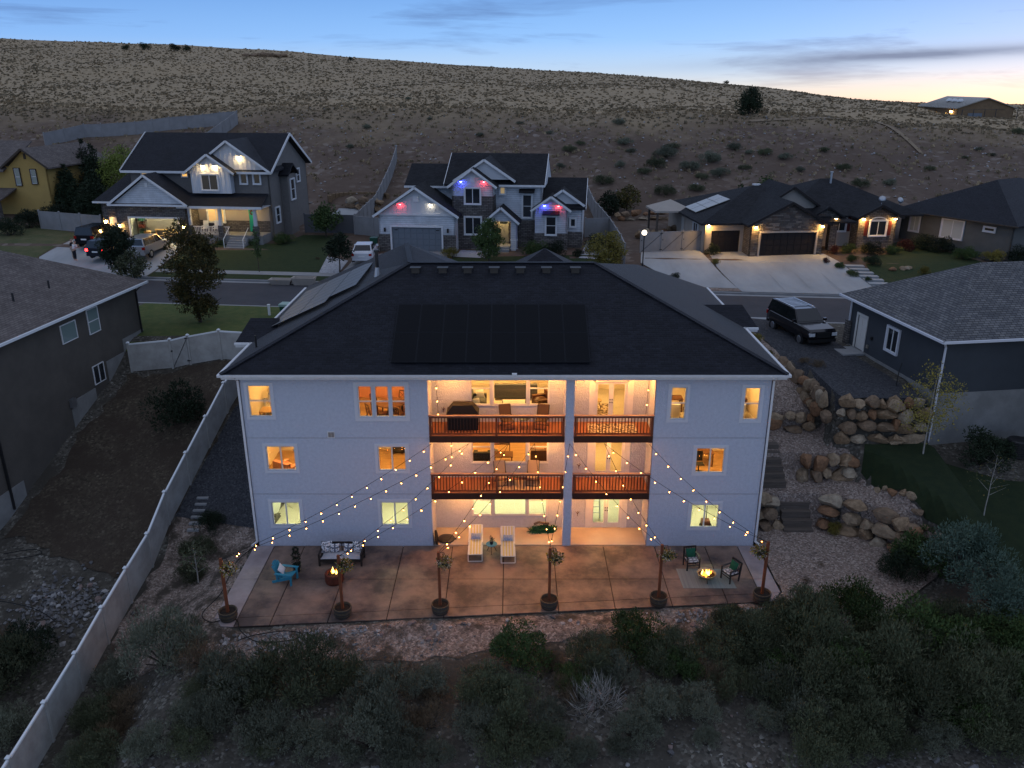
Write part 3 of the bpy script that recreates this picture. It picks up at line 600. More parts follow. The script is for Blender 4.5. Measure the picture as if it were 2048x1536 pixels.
sheet('lawn', snpoly([(-37.7, 65.8), (-23.6, 65.8), (-24.2, 70), (-24.6, 78), (-29.2, 78), (-30, 74.0), (-38.3, 73.0)]), 'lawn', .03, step=2)
sheet('garden_bed', snpoly([(-23.6, 65.8), (-21.9, 65.8), (-22, 69), (-24.2, 70)]), 'gravel_pale', .03)
sheet('driveway', snpoly([(-46.5, 63.2), (-37.5, 63.2), (-38.7, 73.6), (-50.6, 74.2), (-50.2, 68)]), 'driveway', .05, step=3)
sheet('lawn', snpoly([(-62, 64), (-46.8, 63.4), (-50.4, 68), (-51, 76), (-58, 80), (-66, 80)]), 'lawn_dry', .03, step=2)
sheet('driveway', snpoly([(-21.7, 63.2), (-13.2, 63.2), (-13.6, 72.1), (-21.5, 73.5)]), 'concrete', .05, step=3)
sheet('path', snpoly([(-13.4, 70.6), (-10.2, 70.4), (-10.2, 71.4), (-13.4, 71.6)]), 'driveway', .06)
sheet('lawn', snpoly([(-13, 63.4), (2.2, 63.4), (1, 72), (-1.5, 72), (-13, 70.4)]), 'lawn', .03, step=3)
for p in ([(-12.7, 71.6), (-10, 71.4), (-10, 72.6), (-12.7, 72.8)], [(-10, 67.8), (-5, 67.2), (-3, 68.5), (-4, 69.6), (-9.5, 69.4)], [(-2, 71), (1.2, 70.6), (1.6, 77), (-1.4, 78)]):
    sheet('white_gravel_bed', snpoly(p), 'gravel_pale', .05)
dr = sheet('driveway', snpoly([(10.8, 63.2), (21.6, 63.2), (19.4, 74.4), (12.8, 74.4), (12.7, 75.4), (9.3, 75.4), (9.6, 69.5)]), 'driveway', .055, step=3)
sheet('parking_pad', snpoly([(7.0, 64.1), (10.6, 64.1), (9.45, 69.4), (8.5, 75.6), (3.5, 75.4), (3.3, 70)]), 'driveway', .07, step=3)
sheet('gravel_strip', snpoly([(6.9, 63.3), (10.75, 63.3), (10.6, 64.1), (6.9, 64.1)]), 'gravel_pink', .05)
for i in range(3):   # saw-cut joints of the driveway
    s = 12.9 + i * 2.15; m = MB(); a = XY(s + 1.2, 63.6); b = XY(s, 74.2)
    m.poly(*[(x, y, gz2(x, y) + .058 + .004) for x, y in (a, (a[0] + .04, a[1]), (b[0] + .04, b[1]), b)])
    m.build('joint', 'concrete', dr)
sheet('lawn', snpoly([(23, 64), (34, 64.5), (33, 70), (30.8, 75.5), (28.4, 81), (26.3, 79), (25.5, 75.2), (22.2, 73.2), (21.9, 69)]), 'lawn', .03, step=2)
sheet('gravel_bed', snpoly([(31.4, 75.5), (33.4, 71), (38, 72), (36, 80), (29, 83), (28.8, 81)]), 'gravel_dark', .03, step=2)
sheet('lawn', snpoly([(36, 66), (60, 66), (60, 74), (37, 72)]), 'lawn', .03, step=3)
sheet('patio_pad', snpoly([(-30, 86.5), (-25.5, 86.5), (-25.5, 92), (-30, 92)]), 'driveway', .09, step=2)
def trail(label_pts, w):
    L = [(x, y - w) for x, y in label_pts] + [(x, y + w) for x, y in label_pts[::-1]]; sheet('trail', L, 'trail_dust', .12, step=2.0)
D('trail_dust', (.25, .19, .125), (.20, .15, .10), scale=.6, rough=1)
trail([(34.0, 123.1), (39.8, 123.5), (45.8, 124.2), (52.4, 125.5)], .5)
trail([(52, 126.6), (52.6, 120.5), (53.0, 115.5), (53.2, 110.5)], .9) if False else sheet('trail', [(52.2, 126.0), (52.8, 126.2), (53.2, 118.5), (53.0, 109.8), (52.5, 109.6), (52.5, 118.3)], 'trail_dust', .14, step=2.0)
# near side
sheet('lawn', snpoly([(-33, 46.4), (-33, 55.0), (-19, 55.0), (-19, 46.4)]), 'lawn_bright', .03, step=1)
sheet('lawn', [(18.1, 38.45), (21.2, 38.55), (24.5, 36.6), (36, 35.5), (36, 22), (22.0, 25), (20.8, 30), (20.0, 32.6), (19.3, 35), (18.4, 36.6), (17.8, 37.8)], 'lawn_shaded', .13, step=.3, rag=.14)
sheet('gravel_yard', [(16.9, 39.55), (21.4, 39.35), (20.4, 46), (20.1, 49.0), (18.6, 53.4), (15.5, 53.9), (15.9, 47.5)], 'gravel_dark', .04, step=.5, rag=.15)
sheet('driveway', [(20.1, 49), (21.2, 54.0), (15.5, 54.4), (18.8, 53.2)], 'driveway', .06)
sheet('gravel_slope', [(12.02, 34.95), (11.95, 31), (11.3, 30.25), (11.2, 28.9), (13.2, 28), (16, 29.2), (18.2, 31.3), (19.9, 32.4), (19.2, 35), (18.3, 36.7), (17.7, 37.9), (17.5, 38.4), (17.4, 38.6), (16.75, 39), (16.5, 43), (15.8, 47.5), (12, 47.5)], 'gravel_pink', .14, step=.3, rag=.14)
sheet('gravel_verge', [(12, 47.5), (15.8, 47.5), (15.4, 54), (12, 54.3)], 'gravel_pink', .05, step=1)
sheet('gravel_strip', [(-17.45, 30.5), (-16.6, 28), (-13, 26.9), (-4, 27.0), (2, 28.0), (11.2, 28.9), (11.2, 30.2), (-11.5, 28.5), (-12.45, 29.1), (-12.75, 35), (-12.55, 36.3), (-17.2, 37)], 'gravel_mixed', .022, step=.4, rag=.32)
sheet('gravel_side_yard', [(-17.2, 37), (-12.55, 36.3), (-12.55, 47), (-15.0, 47)], 'gravel_dark', .04, step=.5)
sheet('side_yard_soil', [(-25.3, 36), (-19, 33.5), (-17.4, 35.5), (-15.8, 44), (-15.2, 47.2), (-23.6, 47.8)], 'soil_dark', .04, step=.5, rag=.5)
# stamped patio: each slab its own piece over a dark base
fe = lambda x: 28.62 + (x + 11.54) * .0775
ps = struct(MB().prism([(-12.62, 34.93, -.10), (-12.3, 29.0, -.10), (-11.5, 28.66, -.10), (11.1, fe(11.1) + .04, -.10), (11.85, 31.1, -.10), (11.97, 34.93, -.10)], (0, 0, .075)).build('patio', 'joint'))
XS = [-12.6, -11.6, -10.13, -7.75, -5.3, -2.9, -.4, 2.0, 4.45, 6.95, 9.4, 11.0, 11.95]
for i in range(len(XS) - 1):
    a, b = XS[i] + .022, XS[i + 1] - .022
    for j in range(3):
        lo = [fe(a), fe(a) + .62, 32.115][j]; lo2 = [fe(b), fe(b) + .62, 32.115][j]; hi = [fe(a) + .592, 32.085, 34.96][j]; hi2 = [fe(b) + .592, 32.085, 34.96][j]
        p = [(a, lo), (b, lo2), (b, hi2), (a, hi)]
        if i == 11 and j == 0: p = [(a, lo), (a + .45, lo + .05), (b - .12, hi2 - .1), (b - .06, hi2), (a, hi)]
        if i == 0 and j == 0: p = [(a + .45, lo + .1), (b, lo2), (b, hi2), (a + .1, hi)]
        m = MB(); m.prism([(x, y, -.03) for x, y in p], (0, 0, .038 + .002 * ((i * 7 + j * 3) % 3))); m.build('slab', 'stamped_edge' if i in (0, 11) else 'stamped', ps)
struct(MB().box(-3.84, 6.55, 35.02, 36.69, -.06, .028).build('recess_floor', 'recess_slab'))
# ---------------------------------------------------------------- the main house
H0 = thing('house', 'large lavender grey three storey house with recessed wooden balconies and lit windows', 'house', (0, 35, 0))
WZ = 8.78
LW = [(-11.535, 6.82, 1.05, 1.55, 'hung'), (-10.84, 4.08, 1.36, 1.26, 'slider'), (-10.87, 1.13, 1.36, 1.27, 'slider'), (-5.63, 4.07, 1.32, 1.26, 'slider'), (-5.64, 1.13, 1.34, 1.27, 'slider')]
TRI = [(-6.72, .66), (-5.95, .66), (-5.20, .66)]
RW = [(7.615, 6.68, .72, 1.6, 'hung'), (10.98, 6.66, .74, 1.6, 'hung'), (9.305, 3.95, 1.36, 1.3, 'slider'), (9.285, 1.0, 1.36, 1.27, 'slider')]
w = MB()
hl = [(x - a / 2 + 12.5, x + a / 2 + 12.5, z, z + h) for x, z, a, h, st in LW] + [(x - a / 2 + 12.5, x + a / 2 + 12.5, 6.79, 8.34) for x, a in TRI]
wall(w, (-12.5, 0), (-3.85, 0), -.1, WZ, hl); w.build('wall', 'stucco', H0)
w = MB(); hr = [(x - a / 2 - 6.56, x + a / 2 - 6.56, z, z + h) for x, z, a, h, st in RW]
wall(w, (6.56, 0), (11.93, 0), -.1, WZ, hr); w.build('wall', 'stucco', H0)
for x, z, a, h, st in LW: window(H0, x, 0, z, a, h, 0, st)
for k, (x, a) in enumerate(TRI): window(H0, x, 0, 6.79, a, 1.55, 0, 'hung', tw=.045)
for x, z, a, h, st in RW: window(H0, x, 0, z, a, h, 0, st)
MB().box(-7.22, -4.70, -.034, .014, 8.39, 8.53).box(-7.22, -4.70, -.034, .014, 6.60, 6.743).box(-7.22, -7.097, -.034, .014, 6.743, 8.39).box(-4.823, -4.70, -.034, .014, 6.743, 8.39).build('trim', 'stucco_trim', H0)
# recess: side cheeks, back wall with window bands and french doors, header, column
BW = []
for zb, zt, ds in ((6.72, 8.4, 5.88), (3.66, 5.35, 2.92), (.74, 2.4, .03)):
    BW += [(-1.98, -1.02, zb, zt), (-.92, .72, zb, zt), (.82, 1.76, zb, zt), (3.92, 5.58, ds, ds + 2.1)]
w = MB(); wall(w, (-3.85, 1.7), (6.56, 1.7), -.1, WZ, [(a + 3.85, b + 3.85, c, d) for a, b, c, d in BW])
w.poly((-3.85, 0, -.1), (-3.85, 1.7, -.1), (-3.85, 1.7, WZ), (-3.85, 0, WZ)); w.poly((6.56, 1.7, -.1), (6.56, 0, -.1), (6.56, 0, WZ), (6.56, 1.7, WZ))
w.box(2.46, 2.86, 1.3, 1.698, 5.9, WZ); w.build('wall', 'stucco', H0)
MB().box(-3.848, 6.558, .02, 1.69, 8.70, 8.78).build('soffit', 'ceiling', H0)
MB().box(-3.848, 6.558, 0, .3, 8.60, 8.699).build('header', 'stucco', H0)
MB().box(2.46, 2.86, 0, .4, -.02, 8.6).build('column', 'stucco', H0)
for a, b, c, d in BW:
    if b - a < 1.65 and c not in (5.88, 2.92, .03): window(H0, (a + b) / 2, 1.7, c, b - a, d - c, 0, 'hung' if b - a < 1 else 'fixed', tw=.045)
for z in (5.88, 2.92, .03):
    dj = MB().box(3.92, 4.0, 1.66, 1.78, z, z + 2.1).box(5.5, 5.58, 1.66, 1.78, z, z + 2.1).box(3.92, 5.58, 1.66, 1.78, z + 2.02, z + 2.1).box(3.70, 3.92, 1.66, 1.72, z, z + 2.25).box(5.58, 5.80, 1.66, 1.72, z, z + 2.25).build('door_frame', 'white_trim', H0)
    for s in (0, 1):
        x0 = 4.0 + .75 * s; d = MB()
        d.box(x0 + .005, x0 + .11, 1.72, 1.765, z + .02, z + 2.01).box(x0 + .64, x0 + .745, 1.72, 1.765, z + .02, z + 2.01).box(x0 + .11, x0 + .64, 1.72, 1.765, z + .02, z + .27).box(x0 + .11, x0 + .64, 1.72, 1.765, z + 1.90, z + 2.01)
        o = d.build('door', 'white_trim', H0); MB().box(x0 + .11, x0 + .64, 1.74, 1.745, z + .27, z + 1.90).build('pane', 'glass', o)
        hx = 4.70 if s == 0 else 4.80
        MB().cyl((hx, 1.72, z + .98), (hx, 1.66, z + .98), .03).build('handle', 'black_metal', o); MB().cyl((hx, 1.72, z + 1.12), (hx, 1.69, z + 1.12), .028).build('lock', 'black_metal', o)
M['lamp_soffit'] = emis('lamp_soffit', (1.0, .40, .09), 290)
for x, z in ((-2.8, 8.66), (-.2, 8.66), (1.9, 8.66), (3.6, 8.66), (5.9, 8.66), (-2.6, 5.5), (1.6, 5.5), (4.7, 5.5), (-2.4, 2.52), (1.9, 2.52), (4.7, 2.52)): MB().cyl((x, .95, z), (x, .95, z + .03), .16, .16, 12).build('soffit_lamp', 'lamp_soffit', H0)
# body behind: side walls, front block
w = MB(); wall(w, (-12.5, 16), (-12.5, 0), -.1, WZ); wall(w, (11.93, 0), (11.93, 15.5), -.1, WZ); wall(w, (11.93, 15.5), (-12.5, 16), 5, WZ)
w.build('wall', 'stucco', H0)
MB().box(-12.5, 11.93, .2, 15, 8.781, 8.80).build('attic_floor', 'ceiling', H0)
for x0_, x1_ in ((-12.49, -3.86), (6.57, 11.92)):
    for z_ in (5.74, 2.82): MB().box(x0_, x1_, -.006, -.001, z_, z_ + .018).build('control_joint', 'grey_metal', H0)
# vent cover on the rear wall
v = MB().box(-8.57, -8.24, -.035, .0, 5.76, 6.09).build('vent_cover', 'white_trim', H0)
for s in (0, 1): MB().box(-8.53 + s * .145, -8.405 + s * .145, -.042, -.036, 5.80, 6.05).build('grille', 'grey_metal', v)
# roof
Z0 = 9.05
RA = {'bl': (-13, -.5, Z0), 'br': (12.3, -.5, Z0), 'rl': (-5.2, 6.6, 12.6), 'rr': (4.2, 6.6, 12.6), 'al': (-6, 11.5, 12.7), 'ae': (2, 15, 11.76), 'ar': (7.4, 12.8, 11.2), 'fl': (-13, 16.5, Z0), 'fm': (1, 16.5, Z0), 'fr': (12.3, 16, Z0)}
r = MB(); g = lambda *k: r.poly(*[RA[q] if isinstance(q, str) else q for q in k])
g('bl', 'br', 'rr', 'rl'); r.build('roof', 'shingle_dark', H0)
r = MB(); g('fl', 'bl', 'rl', 'al'); r.build('roof', 'shingle_dark', H0)
r = MB(); g('al', 'rl', (-1.5, 10, 11.0), 'fm'); g('fl', 'al', 'fm'); r.build('roof', 'shingle_dark', H0)
r = MB(); g('br', 'fr', 'ar', 'rr'); g('rr', 'ar', (2.8, 12.8, Z0), (2.8, 8, 11.2)); g('ar', 'fr', (2.8, 16, Z0)); g((2.8, 12.8, Z0), 'ar', (2.8, 16, Z0)); r.build('roof', 'shingle_dark', H0)
r = MB(); q = 4.6
for a, b in (((2 - q, 15 - q), (2 + q, 15 - q)), ((2 + q, 15 - q), (2 + q, 16.6)), ((2 - q, 16.6), (2 - q, 15 - q))): r.poly((*a, 9.3), (*b, 9.3), RA['ae'])
g((2 + q, 16.6, 9.3), (2 - q, 16.6, 9.3), 'ae'); g('rl', 'rr', (4.2, 12, 9.4), (-5.2, 12, 9.4)); r.build('roof', 'shingle_dark', H0)
def ridge_cap(a, b):
    a = Vector(a); b = Vector(b); MB().bar(a + Vector((0, 0, .02)), b + Vector((0, 0, .02)), .26, .05).build('ridge_cap', 'shingle_dark', H0)
for a, b in (('bl', 'rl'), ('br', 'rr'), ('rl', 'rr'), ('rl', 'al')): ridge_cap(RA[a], RA[b])
MB().box(-13.02, 12.32, -.5, -.47, 8.86, 9.03).build('fascia', 'white_trim', H0)
MB().prism([(-13.1, -.5, 8.93), (-13.1, -.63, 8.95), (-13.1, -.65, 9.05), (-13.1, -.62, 9.05), (-13.1, -.60, 8.98), (-13.1, -.5, 8.96)], (25.5, 0, 0)).build('gutter', 'white_trim', H0)
for x, s in ((-13.0, -1), (12.3, 1)): MB().box(min(x, x + .03 * s), max(x, x + .03 * s), -.5, 16, 8.86, 9.03).build('fascia', 'white_trim', H0); MB().box(min(x + .03 * s, x + .14 * s), max(x + .03 * s, x + .14 * s), -.6, 16, 8.94, 9.06).build('gutter', 'white_trim', H0)
MB().box(-13, 12.3, -.47, -.02, 8.80, 8.85).build('soffit', 'white_trim', H0)
MB().box(-13, -12.52, -.02, 16, 8.80, 8.85).build('soffit', 'white_trim', H0); MB().box(11.95, 12.3, -.02, 16, 8.80, 8.85).build('soffit', 'white_trim', H0)
for x, s in ((-12.42, 1), (11.86, -1)):
    d = MB(); d.bar((x, -.56, 8.93), (x, -.07, 8.62), .09, .07); d.bar((x, -.065, 8.65), (x, -.065, .25), .09, .07, (0, 1, 0)); d.bar((x, -.065, .27), (x - .25 * s, -.22, .1), .09, .07); d.build('downspout', 'white_trim', H0)
MB().box(.0, .22, -.68, -.5, 9.06, 9.13).build('gutter_box', 'white_trim', H0)
# roof vents, pipe, solar
for u in (-4.87, -3.5, -2.24, -.9, .42, 1.74, 3.2):
    y = 6.05; z = 9.05 + .5 * (y + .5); m = MB(); m.box(u - .2, u + .2, y - .22, y + .2, z - .1, z + .17); m.box(u - .27, u + .27, y - .3, y + .1, z + .17, z + .2); m.build('roof_vent', 'black_metal', H0)
p = MB().cyl((-7.05, 7.4, 11.8), (-7.05, 7.4, 13.0), .09).build('vent_pipe', 'black_metal', H0)
MB().cyl((-7.05, 7.4, 11.7), (-7.05, 7.4, 12.2), .2, .1).build('flashing', 'galv', p); MB().cyl((-7.05, 7.4, 13.0), (-7.05, 7.4, 13.12), .14, .14).build('cap', 'black_metal', p)
for x, y in ((-12.2, 2.4), (8.6, 13)): MB().cyl((x, y, 9.2), (x, y, 10.0), .05).build('vent_pipe', 'black_metal', H0)
def panel(a, u, v, nn, w, h, m='solar'):
    """one solar panel: corner a, axes u,v (unit), size w,h"""
    a, u, v, nn = Vector(a), Vector(u), Vector(v), Vector(nn); b = MB(); b.prism([a, a + u * w, a + u * w + v * h, a + v * h], nn * .04); o = b.build('solar_panel', 'solar_edge', H0)
    k = .022; c = MB(); c.prism([a + u * k + v * k + nn * .04, a + u * (w - k) + v * k + nn * .04, a + u * (w - k) + v * (h - k) + nn * .04, a + u * k + v * (h - k) + nn * .04], nn * .004); c.build('cells', m, o)
sl_ = math.hypot(1, .5); vv = (0, 1 / sl_, .5 / sl_); nv = (0, -.5 / sl_, 1 / sl_)
for i in range(8):
    for j in range(2):
        y = .06 + j * 1.77; panel((-5.47 + i * 1.127, y, 9.05 + .5 * (y + .5) + .09), (1, 0, 0), vv, nv, 1.115, 1.96)
k = (12.6 - Z0) / 7.8; kl = math.hypot(1, k); uu = (1 / kl, 0, k / kl); nl = (-k / kl, 0, 1 / kl)
for i in range(3):
    for j in range(7):
        x = -12.25 + i * 1.42
        if i == 2 and j == 0: continue
        panel((x, 5.3 + j * 1.06, Z0 + k * (x + 13) + .16), uu, (0, 1, 0), nl, 1.55, 1.045, 'solar_sky_glare')
# little side roofs over the projecting bays
for x0, x1, y0, nm in ((-13.85, -12.0, 4.3, 0), (10.3, 13.05, 7.0, 1)):
    m = MB(); m.prism([(x0, y0, Z0), (x1, y0, Z0), (x1 - (.45 if nm else 0), y0 + 1.7, Z0 + .8), (x0 + (0 if nm else .35), y0 + 1.7, Z0 + .8)], (0, 0, -.1)); m.build('bay_roof', 'shingle_dark', H0)
    MB().box(x0, x1, y0 - .03, y0 - .002, Z0 - .24, Z0 - .02).box(x0 - .02, x1 + .02, y0 - .14, y0 - .031, Z0 - .1, Z0 + .01).build('fascia', 'white_trim', H0)
    MB().box(min(x0, x1) + .3, max(x0, x1) - .3, y0 + .3, y0 + 3, 4.5, Z0 - .26).build('bay_wall', 'stucco', H0)
# balconies
def deck(x0, x1, z, posts):
    d = MB().box(x0, x1, .02, .06, z - .3, z - .035).box(x0, x1, 1.64, 1.68, z - .3, z - .035)
    n = int((x1 - x0) / .6)
    for i in range(n + 1): x = x0 + .03 + i * (x1 - x0 - .06) / n; d.box(x - .02, x + .02, .061, 1.639, z - .28, z - .035)
    o = d.build('balcony', 'darkwood', H0)
    MB().box(x0, x1, -.03, .018, z - .33, z - .02).build('rim_board', 'darkwood', o)
    bme = MB().box(0, x1 - x0, 0, .133, 0, .033).mesh('board', 'deckwood')
    for i in range(12): link('board', bme, o, (x0, .0 + i * .141, z - .033))
    y = .03
    for x in posts: MB().box(x - .05, x + .05, y - .05, y + .05, z - .3, z + .98).build('post', 'cedar', o)
    MB().box(x0 - .02, x1 + .02, y - .075, y + .075, z + .98, z + 1.02).build('rail_cap', 'rail_cap', o)
    MB().box(x0, x1, y - .02, y + .02, z + .89, z + .98).build('top_rail', 'cedar', o); MB().box(x0, x1, y - .02, y + .02, z + .06, z + .14).build('bottom_rail', 'cedar', o)
    bm_ = MB().box(-.017, .017, -.017, .017, 0, .75).mesh('baluster', 'darkwood'); n = int((x1 - x0) / .145)
    for i in range(1, n):
        x = x0 + (x1 - x0) * i / n
        if min(abs(x - p) for p in posts) > .08: link('baluster', bm_, o, (x, y, z + .14))
for z in (5.85, 2.88):
    deck(-3.84, 2.44, z, (-3.78, -.72, 2.38)); deck(2.88, 6.55, z, (2.94, 6.49))
# rooms behind the windows
M['lamp_amber'] = emis('lamp_amber', (1.0, .55, .17), 75); M['lamp_warm'] = emis('lamp_warm', (1.0, .70, .34), 42); M['lamp_cool'] = emis('lamp_cool', (.97, 1.0, .58), 60)
def room(x0, x1, y0, y1, z0, z1, wm, fm, lamp, ls=.45, back=None):
    m = MB(); e = .01
    m.poly((x0, y0, z0), (x0, y0, z1), (x0, y1, z1), (x0, y1, z0)); m.poly((x1, y0, z0), (x1, y1, z0), (x1, y1, z1), (x1, y0, z1)); m.poly((x0, y1, z0), (x0, y1, z1), (x1, y1, z1), (x1, y1, z0)); m.poly((x0, y0, z1), (x1, y0, z1), (x1, y1, z1), (x0, y1, z1))
    o = m.build('room', wm, H0)
    MB().box(x0, x1, y0, y1, z0 - .08, z0).build('floor', fm, o)
    if back: MB().box(x0 + e, x1 - e, y1 - .03, y1 - .005, z0 + .01, z1 - .01).build('feature_wall', back, o)
    for cx in ([(x0 + x1) / 2] if x1 - x0 < 5 else [x0 + (x1 - x0) * .27, x0 + (x1 - x0) * .73]): MB().cyl((cx, (y0 + y1) / 2, z1 - .09), (cx, (y0 + y1) / 2, z1 - .02), ls, ls, 12).build('ceiling_lamp', lamp, o)
for z, zt, wm, fm, lp in ((5.92, 8.6, 'wall_warm', 'floor_carpet', 'lamp_amber'), (2.98, 5.6, 'wall_warm', 'floor_oak', 'lamp_amber'), (.05, 2.62, 'wall_white', 'floor_carpet', 'lamp_cool')):
    room(-12.3, -8.7, .16, 4.6, z, zt, wm, fm, lp, .4); room(-8.55, -3.98, .16, 4.8, z, zt, wm, 'floor_oak' if z > 1 else fm, lp, .42, 'wall_coral' if z > 5 else None)
    room(-3.75, 2.7, 1.88, 6.6, z, zt, wm, fm if z > 5 or z < 1 else 'floor_oak', lp, .42); room(2.85, 6.45, 1.88, 6.0, z, zt, wm, fm if z != 2.98 else 'floor_carpet', lp, .4)
    if z > 5: room(6.75, 8.95, .16, 4, z, zt, wm, fm, lp, .32); room(9.1, 11.75, .16, 4, z, zt, wm, fm, lp, .34)
    else: room(6.75, 11.75, .16, 4.6, z, zt, wm, fm, lp, .34)
D('sling_tan', (.42, .31, .20), rough=.85); D('sling_brown', (.075, .045, .030), rough=.85)
D('strap_yellow', (.62, .52, .20), rough=.8); D('strap_white', (.66, .66, .58), rough=.8)
M['leaf_fern'] = leafmat('leaf_fern', [(.012, .085, .04), (.018, .12, .055), (.01, .06, .03)])
M['cushion_check'] = brickmat('cushion_check', (.62, .62, .60), (.62, .62, .60), (.22, .22, .23), w=.22, h=.22, mortar=.05, off=0, bump=0)
# ---------------------------------------------------------------- string lights, poles, barrels
def halo_glass(name, c, s, a):
    m = bpy.data.materials.new(name); m.use_nodes = True; t = m.node_tree; t.nodes.remove(t.nodes['Principled BSDF']); tr = t.nodes.new('ShaderNodeBsdfTransparent'); em = t.nodes.new('ShaderNodeEmission'); em.inputs[0].default_value = (*c, 1); em.inputs[1].default_value = s
    mx = t.nodes.new('ShaderNodeMixShader'); mx.inputs[0].default_value = a; t.links.new(tr.outputs[0], mx.inputs[1]); t.links.new(em.outputs[0], mx.inputs[2]); t.links.new(mx.outputs[0], t.nodes['Material Output'].inputs[0]); return m
M['bulb'] = emis('bulb', (1.0, .36, .075), 290); M['bulb_halo_glass'] = halo_glass('bulb_halo_glass', (1.0, .27, .04), 1.0, .6)  # globe emits orange itself, standing in for the halo round the filament
POLES = [(-11.96, 29.14), (-7.18, 29.38), (-3.06, 29.62), (1.6, 29.97), (6.35, 30.2), (10.9, 30.45)]
for k, (x, y) in enumerate(POLES):
    t = thing('barrel_planter', 'half barrel planter with cedar post ' + ['at the patio end nearest the vinyl fence', 'next to the rust coloured fire table', 'below the white trailing flower basket', 'in line with the stucco column', 'beside the grey rug', 'at the rounded patio corner'][k], 'planter', (x, y, .01), 0, 'half barrel planters along the patio edge')
    n = 16; sm = MB().prism([(-.075, -.02, 0), (.075, -.02, 0), (.075, .015, 0), (-.075, .015, 0)], (0, 0, .01)); me = MB()
    P = []
    for z, r in ((0, .30), (.22, .36), (.45, .375)): P += [(-r * .19, -r, z), (r * .19, -r, z), (r * .19, -r + .03, z), (-r * .19, -r + .03, z)]
    me.v = P
    for a in (0, 4): me.f += [(a, a + 1, a + 5, a + 4), (a + 1, a + 2, a + 6, a + 5), (a + 2, a + 3, a + 7, a + 6), (a + 3, a, a + 4, a + 7)]
    me.f += [(8, 9, 10, 11), (3, 2, 1, 0)]; sm = me.mesh('stave', 'barrel')
    for i in range(n): link('stave', sm, t, (0, 0, 0), 2 * math.pi * i / n + .01)
    for z, r in ((.06, .325), (.2, .368), (.38, .384)): MB().lathe([(r, -.025), (r + .012, -.025), (r + .012, .025), (r, .025)], (0, 0, z), 20).build('hoop', 'hoop', t)
    MB().cyl((0, 0, .05), (0, 0, .36), .29, .33, 14).build('soil', 'soil', t)
    MB().box(-.055, .055, -.055, .055, .3, 2.95).build('post', 'cedar', t)
    b = thing('flower_basket', 'hanging basket of ' + ['red and yellow flowers on the post by the fence', 'red and yellow flowers near the fire table', 'white and yellow trailing flowers', 'yellow flowers in front of the stucco column', 'yellow flowers on the post by the rug', 'orange lit flowers on the corner post'][k], 'flowers', (x + (.24 if k < 5 else -.3), y + .02, 2.30), 0, 'hanging flower baskets on the posts')
    MB().lathe([(.05, 0), (.17, .08), (.2, .2), (.17, .2)], (0, 0, 0), 12).build('pot', 'black_metal', b)
    MB().tube([(-.1, 0, .2), (0, 0, .62), (.1, 0, .2)], .008).tube([(0, 0, .62), (-.24 if k < 5 else .3, 0, .62)], .012).build('hanger', 'black_metal', b)
    rng = np.random.default_rng(60 + k); Pp, d = clump_points(rng, [(0, 0, .25), (.13, 0, .18), (-.13, .05, .17), (0, -.14, .14)], [(.24, .24, .2)] * 4, 480); link('plant', quads_mesh('plant', leaves(rng, Pp, d + np.array([0, 0, .1]), .10, .06), 'leaf_flower'), b)
ANC = {'a': (-3.7, 34.92, 5.52), 'b': (-2.0, 34.92, 5.5), 'c': (-.15, 34.92, 5.5), 'd': (1.05, 34.92, 5.5), 'e': (2.68, 34.9, 5.5), 'f': (4.3, 34.92, 5.5), 'g': (6.35, 34.92, 5.5)}
where = {'a': 'below the balcony corner', 'b': 'below the grill', 'c': 'below the balcony middle', 'd': 'below the chair by the column', 'e': 'the stucco column', 'f': 'below the patterned balcony rug', 'g': 'the narrow balcony corner'}
pw = ['the post by the fence', 'the post by the fire table', 'the post with white flowers', 'the post before the column', 'the post by the rug', 'the corner post by the gravel']
gm = MB().lathe([(.001, -.09), (.026, -.083), (.044, -.052), (.041, -.026), (.022, 0), (.001, .0)], n=10).mesh('bulb', 'bulb_halo_glass', True); fl = MB().lathe([(.001, -.066), (.009, -.061), (.0125, -.05), (.009, -.038), (.001, -.034)], n=7).mesh('filament', 'bulb', True); sk = MB().cyl((0, 0, 0), (0, 0, .055), .022, .02, 6).mesh('socket', 'black_rubber')
def strand(a, b, label, sag=.35, sp=.76, mesh=gm, first=.5, end=.06):
    a = Vector(a); b = Vector(b); L = (b - a).length; t = thing('string_light', label, 'string light', (0, 0, 0), 0, 'string lights over the patio'); P = []
    f = lambda q: a.lerp(b, q) - Vector((0, 0, sag * 4 * q * (1 - q)))
    MB().tube([tuple(f(i / 14)) for i in range(15)], .011, 4).build('cable', 'black_rubber', t)
    q = first
    while q < L - end:
        p = f(q / L); s = link('bulb', mesh, t, p - Vector((0, 0, .06))); link('socket', sk, s, (0, 0, 0)); link('filament', fl, s, (0, 0, 0)); q += sp
for an, pi in (('a', 0), ('b', 0), ('b', 1), ('c', 1), ('c', 2), ('d', 2), ('d', 3), ('e', 3), ('e', 4), ('f', 4), ('f', 5), ('g', 5)):
    x, y = POLES[pi]; strand(ANC[an], (x + (.03 if an in 'bdf' else -.03), y, 2.9), 'bulb string from %s to %s' % (where[an], pw[pi]))
strand((-3.55, 35.9, 8.55), (-3.5, 36.2, 6.2), 'short string of bulbs hanging down the left wall of the upper balcony', 0, .7, gm, .6)
strand((6.35, 35.7, 8.5), (6.3, 35.8, 6.6), 'short string of bulbs hanging by the french doors of the upper balcony', 0, .75, gm, .55)
strand((-2.9, 35.9, 5.5), (-2.9, 35.9, 4.3), 'short string of bulbs hanging inside the middle balcony', 0, .6, gm, .45)
